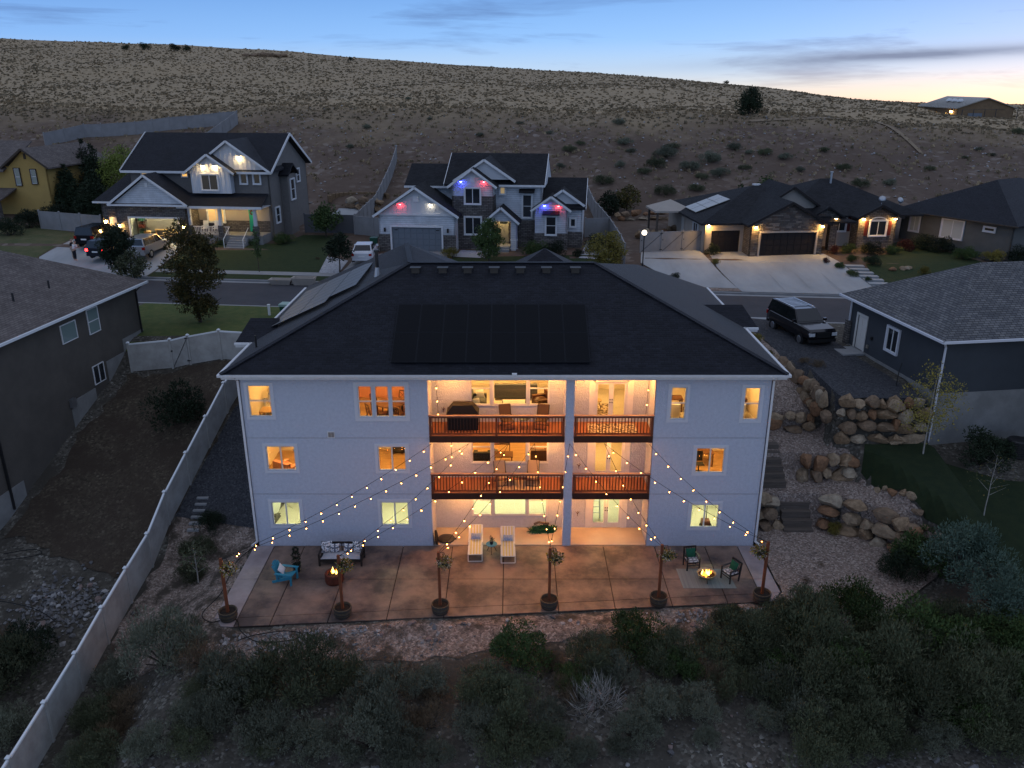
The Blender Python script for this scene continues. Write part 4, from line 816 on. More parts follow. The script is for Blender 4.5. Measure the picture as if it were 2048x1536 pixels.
# ---------------------------------------------------------------- patio furniture
def rotx(a): return Matrix.Rotation(a, 3, 'X')
def roty(a): return Matrix.Rotation(a, 3, 'Y')
t = thing('outdoor_sofa', 'black framed outdoor sofa with pale grey cushions against the house wall', 'sofa', (-8.02, 33.55, .012))
f = MB().box(-1.02, 1.02, -.4, .4, .22, .3)
for x in (-1.02, .94): f.box(x, x + .08, -.42, -.34, 0, .6).box(x, x + .08, .34, .42, 0, .85).box(x, x + .08, -.42, .42, .58, .64)
f.box(-.94, .94, .36, .41, .75, .85).build('frame', 'wicker', t)
for i in range(14): x = -.9 + i * .138; MB().box(x, x + .04, .37, .40, .3, .75).build('back_slat', 'wicker', t)
MB().pillow((0, -.02, .38), 1.86, .76, .2).build('seat_cushion', 'cushion_grey', t, smooth=True)
M['damask'] = mat('damask', (.70, .70, .70), (.10, .11, .13), scale=13, rough=.95, lo=.47, hi=.53); M['stripe'] = brickmat('stripe', (.70, .70, .69), (.70, .70, .69), (.12, .13, .16), w=9, h=.16, mortar=.045, off=0, bump=0)
for x, a, m, s in ((-.72, .25, 'damask', .52), (.72, -.25, 'damask', .52), (-.32, .1, 'stripe', .42), (.32, -.1, 'stripe', .42)):
    o = thing('throw_pillow', {'damask': 'black and white patterned pillow in the sofa corner ', 'stripe': 'grey striped pillow on the sofa half '}[m] + ('towards the fence' if x < 0 else 'towards the loungers'), 'pillow', (-8.02 + x, 33.55 + (.2 if m == 'damask' else .1), .70), 0, {'damask': 'patterned sofa pillows', 'stripe': 'striped sofa pillows'}[m])
    MB().pillow((0, 0, 0), s, s, .2, Matrix.Rotation(a, 3, 'Z') @ rotx(R(68))).build('cover', m, o, smooth=True)
t = thing('adirondack_chair', 'turquoise adirondack chair turned towards the fire table', 'chair', (-10.25, 31.95, .012), R(78))
for s in (-1, 1):
    MB().box(s * .31 - .05, s * .31 + .05, -.42, -.36, 0, .55).build('leg', 'adirondack', t); MB().bar((s * .27, -.42, .38), (s * .27, .55, .04), .04, .11).build('side_rail', 'adirondack', t)
    MB().box(s * .36 - .07, s * .36 + .07, -.46, .34, .55, .575).build('arm', 'adirondack', t); MB().bar((s * .3, .3, .56), (s * .3, .26, .18), .05, .08).build('arm_brace', 'adirondack', t)
for i in range(6): y = -.4 + i * .1; z = .40 - (y + .42) * .35; MB().box(-.27, .27, y, y + .085, z, z + .02).build('seat_slat', 'adirondack', t)
for i in range(5): x = -.22 + i * .11; h = .98 - .035 * (i - 2) ** 2; MB().bar((x, .14, .2), (x * 1.15, .14 + h * .42, .2 + h * .8), .10, .02, (0, -1, .4)).build('back_slat', 'adirondack', t)
o = thing('throw_pillow', 'white square pillow on the turquoise chair', 'pillow', (-10.42, 31.98, .62), 0); MB().pillow((0, 0, 0), .42, .42, .16, Matrix.Rotation(R(78), 3, 'Z') @ rotx(R(62)) @ Matrix.Rotation(R(20), 3, 'Z')).build('cover', 'cushion_white', o, smooth=True)
t = thing('topiary', 'dark potted topiary of stacked green balls behind the turquoise chair', 'plant', (-9.95, 32.75, .012)); MB().lathe([(.0, 0), (.15, 0), (.2, .36), (.17, .36), (.17, .3), (0, .3)], n=12).build('pot', 'black_metal', t)
rng = np.random.default_rng(3); Pp, d = clump_points(rng, [(0, 0, .52), (0, 0, .85), (0, 0, 1.13)], [(.22, .22, .2), (.18, .18, .17), (.13, .13, .13)], 900); link('foliage', quads_mesh('foliage', leaves(rng, Pp, d, .06, .04), 'leaf_dark'), t); MB().cyl((0, 0, .3), (0, 0, 1.1), .02).build('stem', 'bark', t)
M['flame'] = emis('flame', (1.0, .36, .04), 3.2); M['flame_core'] = emis('flame_core', (1.0, .60, .14), 6)
def fire(t, z, n, r, h, seed):
    rnd = random.Random(seed)
    for i in range(n):
        a = rnd.uniform(0, 6.28); q = r * math.sqrt(rnd.random()); hh = h * rnd.uniform(.45, 1) * (1.15 - q / r * .5); rr = hh * .22; b = rnd.uniform(-.25, .25) * hh
        m = MB().lathe([(.002, 0), (rr * .8, hh * .15), (rr, hh * .3), (rr * .6, hh * .6), (rr * .22, hh * .82), (.002, hh)], (0, 0, 0), 7); m.v = [(x + b * (zz / hh) ** 2, y * .75, zz) for x, y, zz in m.v]
        m.build('flame', 'flame_core' if i % 3 == 0 else 'flame', t, (q * math.cos(a), q * math.sin(a), z), rnd.uniform(0, 3), True)
t = thing('fire_table', 'round rust red fire table with small flames in front of the patio sofa', 'fire pit', (-8.05, 31.9, .012))
MB().lathe([(.0, 0), (.38, 0), (.42, .1), (.42, .42), (.40, .48), (.30, .48), (.28, .40), (0, .40)], n=22).build('body', 'rust_metal', t); MB().cyl((0, 0, .40), (0, 0, .425), .27, .24, 14).build('lava_bed', 'soil', t); fire(t, .42, 7, .15, .34, 4)
# loungers
def lounger(x, y, lab):
    t = thing('chaise_lounge', lab, 'lounger', (x, y, .03), R(1), 'striped chaise lounges')
    for s in (-.33, .33):
        MB().tube([(s, -.95, .33), (s, .35, .33)], .017, 6).build('side_rail', 'white_metal', t); MB().tube([(s, .35, .33), (s, .98, .82)], .017, 6).build('back_rail', 'white_metal', t)
        for y0, y1 in ((-.92, -1.0), (.3, .4)): MB().tube([(s, y0, .33), (s, y1, 0)], .017, 6).build('leg', 'white_metal', t)
        MB().tube([(s, -.1, .33), (s, -.1, .5), (s, .42, .52)], .015, 6).build('arm', 'white_metal', t)
    MB().tube([(-.33, -.95, .33), (.33, -.95, .33)], .017, 6).tube([(-.33, .98, .82), (.33, .98, .82)], .017, 6).tube([(-.33, -1.0, 0), (.33, -1.0, 0)], .014, 6).build('cross_bar', 'white_metal', t)
    for i in range(9):
        a = -.31 + i * .0695; m = MB(); k = .062
        m.poly((a, -.93, .345), (a + k, -.93, .345), (a + k, .35, .345), (a, .35, .345)); m.poly((a, .35, .345), (a + k, .35, .345), (a + k, .97, .83), (a, .97, .83)); m.build('strap', 'strap_yellow' if i % 2 else 'strap_white', t)
    o = thing('throw_pillow', 'blue and white pillow on ' + ('the lounger nearer the house bay window' if x < -1 else 'the lounger beside the column'), 'pillow', (x, y + .38, .56), 0, 'lounger pillows'); MB().pillow((0, 0, 0), .48, .32, .13, rotx(R(38))).build('cover', 'fabric_blue', o, smooth=True)
lounger(-1.76, 34.55, 'white framed chaise lounge with yellow striped straps, left of the blue side table'); lounger(-.2, 34.4, 'white framed chaise lounge with yellow striped straps, between the blue table and column')
t = thing('side_table', 'small blue metal side table between the two loungers', 'table', (-.98, 34.35, .03)); MB().lathe([(0, .43), (.26, .43), (.27, .46), (.25, .45), (0, .445)], n=18).build('table_top', 'blue_paint', t)
for i in range(3): a = i * 2.094 + .5; MB().tube([(.07 * math.cos(a), .07 * math.sin(a), .43), (.26 * math.cos(a), .26 * math.sin(a), 0)], .012, 6).build('leg', 'black_metal', t)
t = thing('potted_plant', 'black pot with a small plant on the blue side table', 'plant', (-.98, 34.35, .485)); MB().lathe([(0, 0), (.07, 0), (.10, .18), (0, .17)], n=12).build('pot', 'black_metal', t); link('foliage', shrub_mesh('foliage', 9, 'leaf_dark', 160, 5, .3, .12), t, (0, 0, .15), 0, (.16, .16, .22))
t = thing('fern_planter', 'low green leafy plant heaped against the wall beneath the lower window', 'plant', (1.55, 36.3, .03)); link('foliage', shrub_mesh('foliage', 31, 'leaf_fern', 900, 12, .3, .1, .3, .5), t, (0, 0, 0), 0, (.68, .34, .40)); MB().box(-.55, .55, -.15, .2, 0, .18).build('trough', 'plastic_green', t)
t = thing('driftwood', 'weathered piece of wood lying on the green plant by the wall', 'driftwood', (1.45, 36.32, .43)); MB().tube([(-.35, 0, 0), (-.1, .03, .1), (.15, -.02, .07), (.4, .04, .02)], .06, 7).build('branch', 'timber', t)
t = thing('fire_ring_cover', 'round black domed cover lying flat on the recess floor', 'cover', (-3.25, 35.55, .03)); MB().lathe([(.42, 0), (.44, .03), (.40, .07), (.2, .11), (0, .12)], n=22).build('dome', 'black_metal', t); MB().box(-.5, .5, -.04, .04, .0, .04).build('handle_bar', 'black_metal', t)
t = thing('round_mat', 'black disc leaning against the house corner by the recess', 'disc', (-3.72, 35.1, .03)); MB().cyl((0, 0, .36), (.06, .0, .37), .36, .36, 22).build('plate', 'black_rubber', t)
# rug group
t = thing('outdoor_rug', 'grey patterned outdoor rug under the fire bowl', 'rug', (8.85, 32.15, .012)); MB().prism([(-1.22, .78, 0), (-1.18, -.78, 0), (1.22, -.80, 0), (1.1, .76, 0)][::-1], (0, 0, .01)).build('weave', 'rug_grey', t)
t = thing('fire_bowl', 'tan metal fire bowl with burning flames on the grey rug', 'fire pit', (8.82, 31.98, .024)); MB().lathe([(.0, .16), (.2, .18), (.36, .30), (.41, .40), (.43, .40), (.43, .38), (.38, .27), (.2, .14), (0, .12)], n=24).build('bowl', 'brass_bowl', t, smooth=True); MB().lathe([(0, .25), (.25, .26), (.36, .32)], n=16).build('ash_bed', 'soil', t)
for i in range(3): a = i * 2.09 + .5; MB().bar((.2 * math.cos(a), .2 * math.sin(a), .18), (.3 * math.cos(a), .3 * math.sin(a), 0), .03).build('foot', 'black_metal', t)
fire(t, .28, 13, .24, .42, 8)
def armchair(x, y, a, lab):
    t = thing('patio_chair', lab, 'chair', (x, y, .024), a, 'black slatted patio chairs')
    for s in (-.29, .29):
        MB().box(s - .025, s + .025, -.29, -.24, 0, .62).build('leg', 'black_metal', t); MB().bar((s, .24, 0), (s, .36, .92), .05).build('leg', 'black_metal', t); MB().box(s - .04, s + .04, -.31, .28, .62, .65).build('arm', 'black_metal', t)
    MB().box(-.29, .29, -.27, .28, .36, .40).build('seat', 'black_metal', t); MB().box(-.29, .29, -.285, -.265, .25, .29).build('stretcher', 'black_metal', t); MB().bar((-.29, .355, .90), (.29, .355, .90), .04, .07).build('back_rail', 'black_metal', t)
    for i in range(7): q = -.24 + i * .08; MB().bar((q, .285, .40), (q, .35, .89), .03, .02).build('back_slat', 'black_metal', t)
    MB().pillow((0, -.01, .44), .56, .54, .1).build('seat_cushion', 'cushion_check', t, smooth=True)
    c = Matrix.Rotation(a, 3, 'Z') @ Vector((0, .17, .66)); o = thing('throw_pillow', 'dark green pillow on ' + ('the chair facing the rug from the house wall' if y > 32.5 else 'the chair turned side on at the rug edge'), 'pillow', (x + c.x, y + c.y, c.z + .024), a, 'green chair pillows'); MB().pillow((0, 0, 0), .46, .46, .15, rotx(R(72))).build('cover', 'green_cloth', o, smooth=True)
armchair(8.36, 33.05, R(8), 'black slatted armchair with check cushion, its back to the house wall'); armchair(9.92, 32.05, R(-62), 'black slatted armchair with check cushion, side on beyond the fire bowl')
# deck furniture
t = thing('covered_grill', 'barbecue grill under a black fitted cover on the upper balcony', 'grill', (-2.32, 36.0, 5.86))
g_ = MB(); P = [(-.72, -.36, 0), (.72, -.36, 0), (.72, .36, 0), (-.72, .36, 0), (-.74, -.38, .85), (.74, -.38, .85), (.74, .38, .85), (-.74, .38, .85), (-.46, -.28, 1.22), (.46, -.28, 1.22), (.46, .28, 1.22), (-.46, .28, 1.22)]
g_.v = P; g_.f = [(0, 1, 5, 4), (1, 2, 6, 5), (2, 3, 7, 6), (3, 0, 4, 7), (4, 5, 9, 8), (5, 6, 10, 9), (6, 7, 11, 10), (7, 4, 8, 11), (8, 9, 10, 11)]; g_.build('cover', 'black_cloth', t); MB().box(-.76, .76, -.40, .40, .80, .86).build('hem', 'black_cloth', t)
for s in (-.6, .6): MB().cyl((s, -.3, -.0), (s, -.2, .0), .07).build('wheel', 'black_rubber', t)
def slingchair(x, y, z, a, m, lab, grp):
    t = thing('sling_chair', lab, 'chair', (x, y, z), a, grp)
    for s in (-.28, .28):
        MB().tube([(s, -.28, 0), (s, -.3, .58), (s, .2, .6)], .016, 6).build('arm', 'black_metal', t); MB().tube([(s, .3, 0), (s, -.25, .40)], .016, 6).build('leg', 'black_metal', t); MB().tube([(s, -.28, .42), (s, .2, .38), (s, .45, 1.02)], .018, 6).build('side_rail', 'black_metal', t)
    q = MB(); q.prism([(-.27, -.28, .42), (.27, -.28, .42), (.27, .2, .37), (-.27, .2, .37)], (0, 0, .02)); q.build('seat', m, t); q = MB(); q.prism([(-.27, .2, .38), (.27, .2, .38), (.27, .45, 1.03), (-.27, .45, 1.03)], (0, .02, .01)); q.build('backrest', m, t)
    MB().tube([(-.28, .3, .02), (.28, .3, .02)], .015, 6).tube([(-.28, -.28, .02), (.28, -.28, .02)], .015, 6).build('stretcher', 'black_metal', t)
slingchair(-.25, 35.95, 5.86, R(14), 'sling_brown', 'brown sling chair on the upper balcony, nearer the covered grill', 'upper balcony chairs'); slingchair(1.4, 35.95, 5.86, R(-14), 'sling_brown', 'brown sling chair on the upper balcony, nearer the column', 'upper balcony chairs')
slingchair(-.55, 35.95, 2.89, R(10), 'sling_tan', 'tan sling chair on the middle balcony, farther from the column', 'middle balcony chairs'); slingchair(1.0, 35.95, 2.89, R(-8), 'sling_tan', 'tan sling chair on the middle balcony, nearer the column', 'middle balcony chairs')
for z, x, lab in ((5.86, .57, 'small dark table between the upper balcony chairs'), (2.89, .22, 'small dark table between the middle balcony chairs')):
    t = thing('deck_table', lab, 'table', (x, 35.95, z), 0, 'balcony tables'); MB().cyl((0, 0, .45), (0, 0, .47), .26, .26, 16).build('table_top', 'black_metal', t)
    for i in range(4): a = i * 1.571 + .78; MB().tube([(.2 * math.cos(a), .2 * math.sin(a), .45), (.24 * math.cos(a), .24 * math.sin(a), 0)], .012, 5).build('leg', 'black_metal', t)
D('rug_leaf', (.50, .40, .27), (.10, .07, .045), scale=7, rough=1, lo=.48, hi=.53)
t = thing('balcony_rug', 'cream and brown leaf patterned rug on the narrow upper balcony', 'rug', (4.75, 35.85, 5.856)); MB().box(-1.15, 1.15, -.55, .6, 0, .012).build('weave', 'rug_leaf', t)
t = thing('balcony_rug', 'pale straw mat under the middle balcony table', 'rug', (.3, 35.8, 2.884)); MB().box(-1.0, 1.1, -.55, .55, 0, .012).build('weave', 'sling_tan', t)
for x, z, lab in ((-3.3, 6.45, 'small wall ornament beside the upper balcony corner'), (3.3, 3.45, 'small dark wall ornament by the middle french doors'), (3.3, .8, 'small brass wall ornament by the lower french doors')):
    t = thing('wall_ornament', lab, 'ornament', (x, 36.69, z)); MB().bar((0, -.03, -.1), (0, -.03, .1), .02).bar((0, -.03, .02), (.09, -.03, .16), .02).bar((0, -.03, .02), (-.09, -.03, .16), .02).bar((0, -.03, .1), (.03, -.03, .2), .02).build('metalwork', 'rust_metal', t)
# ---------------------------------------------------------------- neighbouring houses, each in its own frame (s along the front, n inwards)
M['lamp_sconce'] = emis('lamp_sconce', (1.0, .56, .16), 190); M['lamp_soft'] = emis('lamp_soft', (1.0, .70, .30), 160); M['lamp_garage'] = emis('lamp_garage', (1.0, .90, .55), 85)
M['lamp_eave'] = emis('lamp_eave', (1.0, .56, .16), 520); M['lamp_red'] = emis('lamp_red', (1.0, .04, .05), 90); M['lamp_blue'] = emis('lamp_blue', (.05, .07, 1.0), 150); M['lamp_white'] = emis('lamp_white', (1.0, .86, .62), 70); M['lit_pane'] = emis('lit_pane', (1.0, .55, .14), .9); M['lit_pane_dim'] = emis('lit_pane_dim', (.8, .55, .25), .28)
class House:
    kx = None
    def __init__(s, label, psi, s0, n0, z0, name='house', cat='house'):
        c, k = math.cos(psi), math.sin(psi); s.off = Vector((-s0, -n0, -z0)); s.o = thing(name, label, cat, (s0 * c + n0 * k, -s0 * k + n0 * c, z0), -psi)
    def p(s, name, mb, m, parent=None, smooth=False):
        if s.kx: mb.v = [(s.kx[0] + (q[0] - s.kx[0]) * s.kx[1], q[1], q[2]) for q in mb.v]
        if parent is None: mb.v = [tuple(Vector(q) + s.off) for q in mb.v]; return mb.build(name, m, s.o, smooth=smooth)
        mb.v = [tuple(Vector(q) + s.off) for q in mb.v]; return mb.build(name, m, parent, smooth=smooth)
    def win(s, a, b, n, z0, z1, style='slider', pane='dark_glass', rotz=0, trim='white_trim', tw=.11, frame='white_trim', sill=True):
        if s.kx: a, b = (s.kx[0] + (v - s.kx[0]) * s.kx[1] for v in (a, b))
        q = Vector(((a + b) / 2, n, z0)) + s.off; return window(s.o, q.x, q.y, q.z, b - a, z1 - z0, rotz, style, pane, frame, trim, tw, sill, .03, .09)
    def swin(s, side, a, b, sx, z0, z1, style='slider', pane='dark_glass', trim='white_trim', tw=.1):
        """window in a wall of constant s; side -1 looks to -s, +1 to +s"""
        if s.kx: sx = s.kx[0] + (sx - s.kx[0]) * s.kx[1]
        q = Vector((sx, (a + b) / 2, z0)) + s.off; return window(s.o, q.x, q.y, q.z, b - a, z1 - z0, R(-90) if side < 0 else R(90), style, pane, 'white_trim', trim, tw, False, .03, .09)
    def gable_wall(s, x0, x1, n, z, pitch, m, depth=.1):
        c = (x0 + x1) / 2; b = MB(); b.prism([(x0, n, z), (x1, n, z), (c, n, z + (x1 - x0) / 2 * pitch)][::-1], (0, depth, 0)); return s.p('gable', b, m)
    def rake(s, x0, x1, n, z, pitch, m='white_trim', h=.2):
        c = (x0 + x1) / 2; t = z + (x1 - x0) / 2 * pitch
        for a, b in (((x0, n, z - h / 2), (c, n, t - h / 2)), ((c, n, t - h / 2), (x1, n, z - h / 2))): s.p('rake_board', MB().bar(a, b, .05, h), m)
    def lamp(s, x, n, z, m='lamp_sconce', r=.09, h=.16, name='wall_lamp'):
        o = s.p(name, MB().cyl((x, n, z + h), (x, n, z + h + .05), r * 1.25, r * .7, 8), 'black_metal'); s.p('bulb', MB().cyl((x, n, z), (x, n, z + h), r * .7, r, 8), m, o)
def battens(h, x0, x1, n, z, pitch, m='board_white', sp=.42, zb=None):
    c = (x0 + x1) / 2; k = int((x1 - x0) / sp)
    for i in range(1, k):
        x = x0 + (x1 - x0) * i / k; t = z + (min(x - x0, x1 - x)) * pitch - .1
        if t - z > .12: h.p('batten', MB().box(x - .03, x + .03, n - .03, n - .001, z + .02, t), m)
# ---- white and grey two storey house with the open garage
A = House('two storey grey and white house with a lit porch and open garage', PSI, -38, 76, 7); A.kx = (-45.4, .945)
w = MB(); wall(w, (-44.8, 75.5), (-30.3, 75.5), 6.8, 13.4, [(7.6, 9.4, 8.5, 10.4), (11.98, 12.95, 7.86, 10.3)]); wall(w, (-30.3, 75.5), (-30.3, 85.5), 6.8, 13.4); wall(w, (-30.3, 85.5), (-44.8, 85.5), 6.8, 13.4); wall(w, (-44.8, 85.5), (-44.8, 75.5), 6.8, 13.4); A.p('wall', w, 'lap_grey')
for sx in (-30.3, -44.75): A.p('gable', MB().prism([(sx, 75.5, 13.4), (sx, 85.5, 13.4), (sx, 80.5, 16.3)], (-.05, 0, 0)), 'lap_grey')
r = MB(); gable(r, -45.4, -29.8, 75.0, 86.0, 13.45, .575, 'x'); A.p('roof', r, 'shingle_dark')
A.p('fascia', MB().box(-45.42, -29.78, 74.95, 74.99, 13.26, 13.47), 'white_trim')
for sx in (-29.78, -45.45):
    for a, b in (((sx, 75, 13.4), (sx, 80.5, 16.55)), ((sx, 80.5, 16.55), (sx, 86, 13.4))): A.p('rake_board', MB().bar(a, b, .06, .24), 'white_trim')
# garage block, open door, lit inside
w = MB(); wall(w, (-45.3, 73), (-38.0, 73), 6.8, 10.75, [(1.35, 6.4, 6.85, 9.35)], .2); wall(w, (-38, 73), (-38, 75.5), 6.8, 10.75); wall(w, (-45.3, 79), (-45.3, 73), 6.8, 10.75); A.p('wall', w, 'stone_veneer')
A.gable_wall(-45.3, -38.0, 72.97, 10.72, .66, 'lap_white'); r = MB(); gable(r, -45.75, -37.55, 72.55, 80, 10.68, .66, 'y'); A.p('roof', r, 'shingle_dark'); A.rake(-45.75, -37.55, 72.53, 10.68, .66)
A.p('fascia', MB().box(-45.75, -37.55, 72.5, 72.96, 10.52, 10.66), 'white_trim'); A.p('gable_vent', MB().box(-41.8, -41.5, 72.9, 72.96, 12.2, 12.6), 'white_trim')
A.p('door_trim', MB().box(-44.1, -43.95, 72.94, 73.1, 6.9, 9.5).box(-38.9, -38.75, 72.94, 73.1, 6.9, 9.5).box(-43.95, -38.9, 72.94, 73.1, 9.35, 9.5), 'white_trim')
g = MB(); x0, x1, y0, y1, z0, z1 = -45.1, -38.2, 73.25, 79.4, 7.02, 10.3
g.poly((x0, y0, z0), (x0, y0, z1), (x0, y1, z1), (x0, y1, z0)).poly((x1, y0, z0), (x1, y1, z0), (x1, y1, z1), (x1, y0, z1)).poly((x0, y1, z0), (x0, y1, z1), (x1, y1, z1), (x1, y1, z0)).poly((x0, y0, z1), (x1, y0, z1), (x1, y1, z1), (x0, y1, z1)); go = A.p('garage_interior', g, 'wall_white'); A.p('floor', MB().box(x0, x1, 72.9, y1, 6.9, 7.03), 'concrete', go)
for q in (-43.4, -41.6, -39.8): A.p('tube_lamp', MB().box(q - .08, q + .08, 74.2, 77.4, 10.1, 10.2), 'lamp_garage', go)
w = MB(); wall(w, (-48.2, 75.2), (-45.31, 75.2), 6.8, 10.6, [(.5, 2.4, 7, 9.1)]); wall(w, (-48.2, 84), (-48.2, 75.2), 6.8, 10.6); A.p('wall', w, 'stone_veneer'); A.p('garage_door', MB().box(-47.7, -45.8, 75.3, 75.35, 7, 9.1), 'door_white')
r = MB(); r.prism([(-48.7, 74.7, 10.6), (-44.9, 74.7, 10.6), (-44.9, 80, 13.0), (-47.2, 80, 13.0)][::-1], (0, 0, -.15)); r.prism([(-48.7, 85, 10.6), (-48.7, 74.7, 10.6), (-47.2, 80, 13.0)][::-1], (0, 0, -.15)); A.p('roof', r, 'shingle_dark'); A.p('fascia', MB().box(-48.72, -45.76, 74.64, 74.69, 10.43, 10.6), 'white_trim')
for q, n in ((-47.9, 75.05), (-45.0, 72.85), (-38.35, 72.85)): A.lamp(q, n, 8.5, 'lamp_sconce', .11, .24)
# bay and big gable
A.p('bay', MB().box(-37.95, -33.9, 74.7, 75.45, 11.5, 13.5), 'board_white'); battens(A, -37.95, -33.9, 74.7, 11.5, 99, sp=.38) if False else None
for i in range(10): q = -37.75 + i * .41; A.p('batten', MB().box(q - .03, q + .03, 74.67, 74.699, 11.52, 13.48), 'board_white')
A.gable_wall(-38.1, -33.7, 74.7, 13.5, .66, 'board_white'); r = MB(); gable(r, -38.5, -33.3, 74.3, 78, 13.4, .66, 'y'); A.p('roof', r, 'shingle_dark'); A.rake(-38.5, -33.3, 74.28, 13.4, .66); battens(A, -38.1, -33.7, 74.7, 13.5, .66)
A.gable_wall(-38.0, -30.2, 75.3, 13.45, .68, 'board_white'); r = MB(); gable(r, -38.3, -29.9, 74.95, 80.2, 13.5, .66, 'y'); A.p('roof', r, 'shingle_dark'); A.rake(-38.3, -29.9, 74.9, 13.5, .66); battens(A, -38.0, -30.2, 75.3, 13.45, .66)
A.win(-36.85, -35.2, 74.7, 11.82, 13.2, 'slider', 'dark_glass'); A.win(-33.2, -32.55, 75.5, 12.35, 13.3, 'fixed'); A.win(-31.85, -31.2, 75.5, 12.35, 13.3, 'fixed')
A.win(-43.5, -42.9, 75.5, 13.02, 13.24, 'fixed', 'lit_pane_dim', tw=.05); A.win(-39.25, -38.65, 75.5, 12.9, 13.24, 'fixed', 'lit_pane', tw=.05)
for q in (-36.5, -35.3): A.lamp(q, 74.5, 13.95, 'lamp_soft', .12, .06, 'soffit_lamp')
A.lamp(-33.0, 75.05, 14.75, 'lamp_soft', .14, .06, 'soffit_lamp')
# porch
r = MB(); r.prism([(-38.9, 73.0, 10.55), (-30.3, 73.0, 10.55), (-30.5, 75.49, 11.45), (-38.9, 75.49, 11.45)][::-1], (0, 0, -.12)); A.p('porch_roof', r, 'shingle_dark'); A.p('fascia', MB().box(-38.9, -30.28, 72.94, 72.99, 10.32, 10.55), 'white_trim')
A.p('porch_floor', MB().box(-38.0, -30.6, 73.3, 75.49, 6.9, 7.85), 'concrete_wall'); A.p('porch_wall', MB().box(-38.0, -30.6, 75.44, 75.495, 7.86, 8.9), 'stone_veneer'); A.p('porch_wall', MB().box(-38.0, -37.02, 75.45, 75.495, 8.9, 10.4).box(-35.28, -32.72, 75.45, 75.495, 8.9, 10.4).box(-32.0, -30.6, 75.45, 75.495, 8.9, 10.4), 'stucco_tan')
A.win(-37.0, -35.3, 75.42, 8.75, 10.35, 'slider', 'lit_pane_dim'); A.p('porch_ceiling', MB().box(-38.9, -30.4, 73.1, 75.48, 10.34, 10.38), 'board_white')
dd = A.p('door', MB().box(-32.72, -32.0, 75.38, 75.43, 7.87, 10.2), 'door_teal'); A.p('wreath', MB().lathe([(.17, -.04), (.24, 0), (.17, .04), (.11, 0), (.17, -.04)], n=12).xform(Matrix.Translation((-32.36, 75.32, 9.7)) @ Matrix.Rotation(R(90), 4, 'X')), 'leaf_red', dd); A.p('knob', MB().cyl((-32.1, 75.38, 8.9), (-32.1, 75.32, 8.9), .04), 'gold_metal', dd)
for q in (-37.9, -34.75, -31.2):
    c = A.p('column', MB().box(q - .14, q + .14, 73.28, 73.56, 8.75, 10.34), 'board_white'); A.p('pier', MB().box(q - .24, q + .24, 73.18, 73.66, 6.8, 8.75), 'stone_veneer', c)
def railing(h, a, b, n, z, hgt=.8):
    o = h.p('railing', MB().box(a, b, n - .03, n + .03, z + hgt - .06, z + hgt), 'white_metal'); h.p('bottom_rail', MB().box(a, b, n - .02, n + .02, z + .08, z + .12), 'white_metal', o); k = int((b - a) / .16)
    me = MB().box(-.018, .018, n - .015, n + .015, z + .12, z + hgt - .06)
    for i in range(1, k): h.p('spindle', MB().box(a + (b - a) * i / k - .018, a + (b - a) * i / k + .018, n - .015, n + .015, z + .12, z + hgt - .06), 'white_metal', o)
railing(A, -37.65, -35.0, 73.42, 7.85); railing(A, -34.5, -33.9, 73.42, 7.85)
for i in range(5): A.p('step', MB().box(-33.85, -32.0, 73.3 - .3 * (i + 1), 73.3 - .3 * i, 6.8, 7.68 - .17 * i), 'concrete')
for q in (-33.9, -31.95): A.p('stair_rail', MB().bar((q, 73.3, 8.6), (q, 71.85, 7.75), .05).bar((q, 71.85, 6.9), (q, 71.85, 7.8), .06), 'white_metal')
for q in (-37, -34.7, -32.4): A.lamp(q, 74.4, 10.22, 'lamp_soft', .13, .06, 'porch_lamp')
for q in (-37.5, -36.4): 
    t = thing('rocking_chair', 'white rocking chair on the lit porch, ' + ('by the corner column' if q < -37 else 'by the middle column'), 'chair', (*XY(q, 74.5), 7.86), -PSI, 'white porch chairs'); MB().box(-.25, .25, -.25, .25, .4, .44).build('seat', 'white_metal', t); MB().bar((0, .24, .44), (0, .36, 1.1), .5, .04, (0, -1, .2)).build('backrest', 'white_metal', t)
    for s in (-.25, .25): MB().box(s - .02, s + .02, -.26, .3, .62, .65).build('arm', 'white_metal', t); MB().box(s - .02, s + .02, -.25, -.21, .04, .62).build('leg', 'white_metal', t); MB().box(s - .02, s + .02, .2, .24, .04, .6).build('leg', 'white_metal', t); MB().bar((s, -.4, .05), (s, .4, .05), .03).build('rocker', 'white_metal', t)
A.p('side_bay', MB().box(-30.29, -29.5, 78.2, 80.2, 6.8, 12.9), 'lap_grey'); r = MB(); gable(r, -30.3, -29.2, 77.8, 80.6, 12.95, .7, 'x'); A.p('roof', r, 'shingle_dark'); A.swin(1, 78.7, 79.7, -29.5, 10.5, 12.4, 'hung'); A.swin(1, 76.3, 77.2, -30.3, 8.6, 10.0, 'hung'); A.swin(1, 82.5, 83.3, -30.3, 11.8, 13, 'hung')
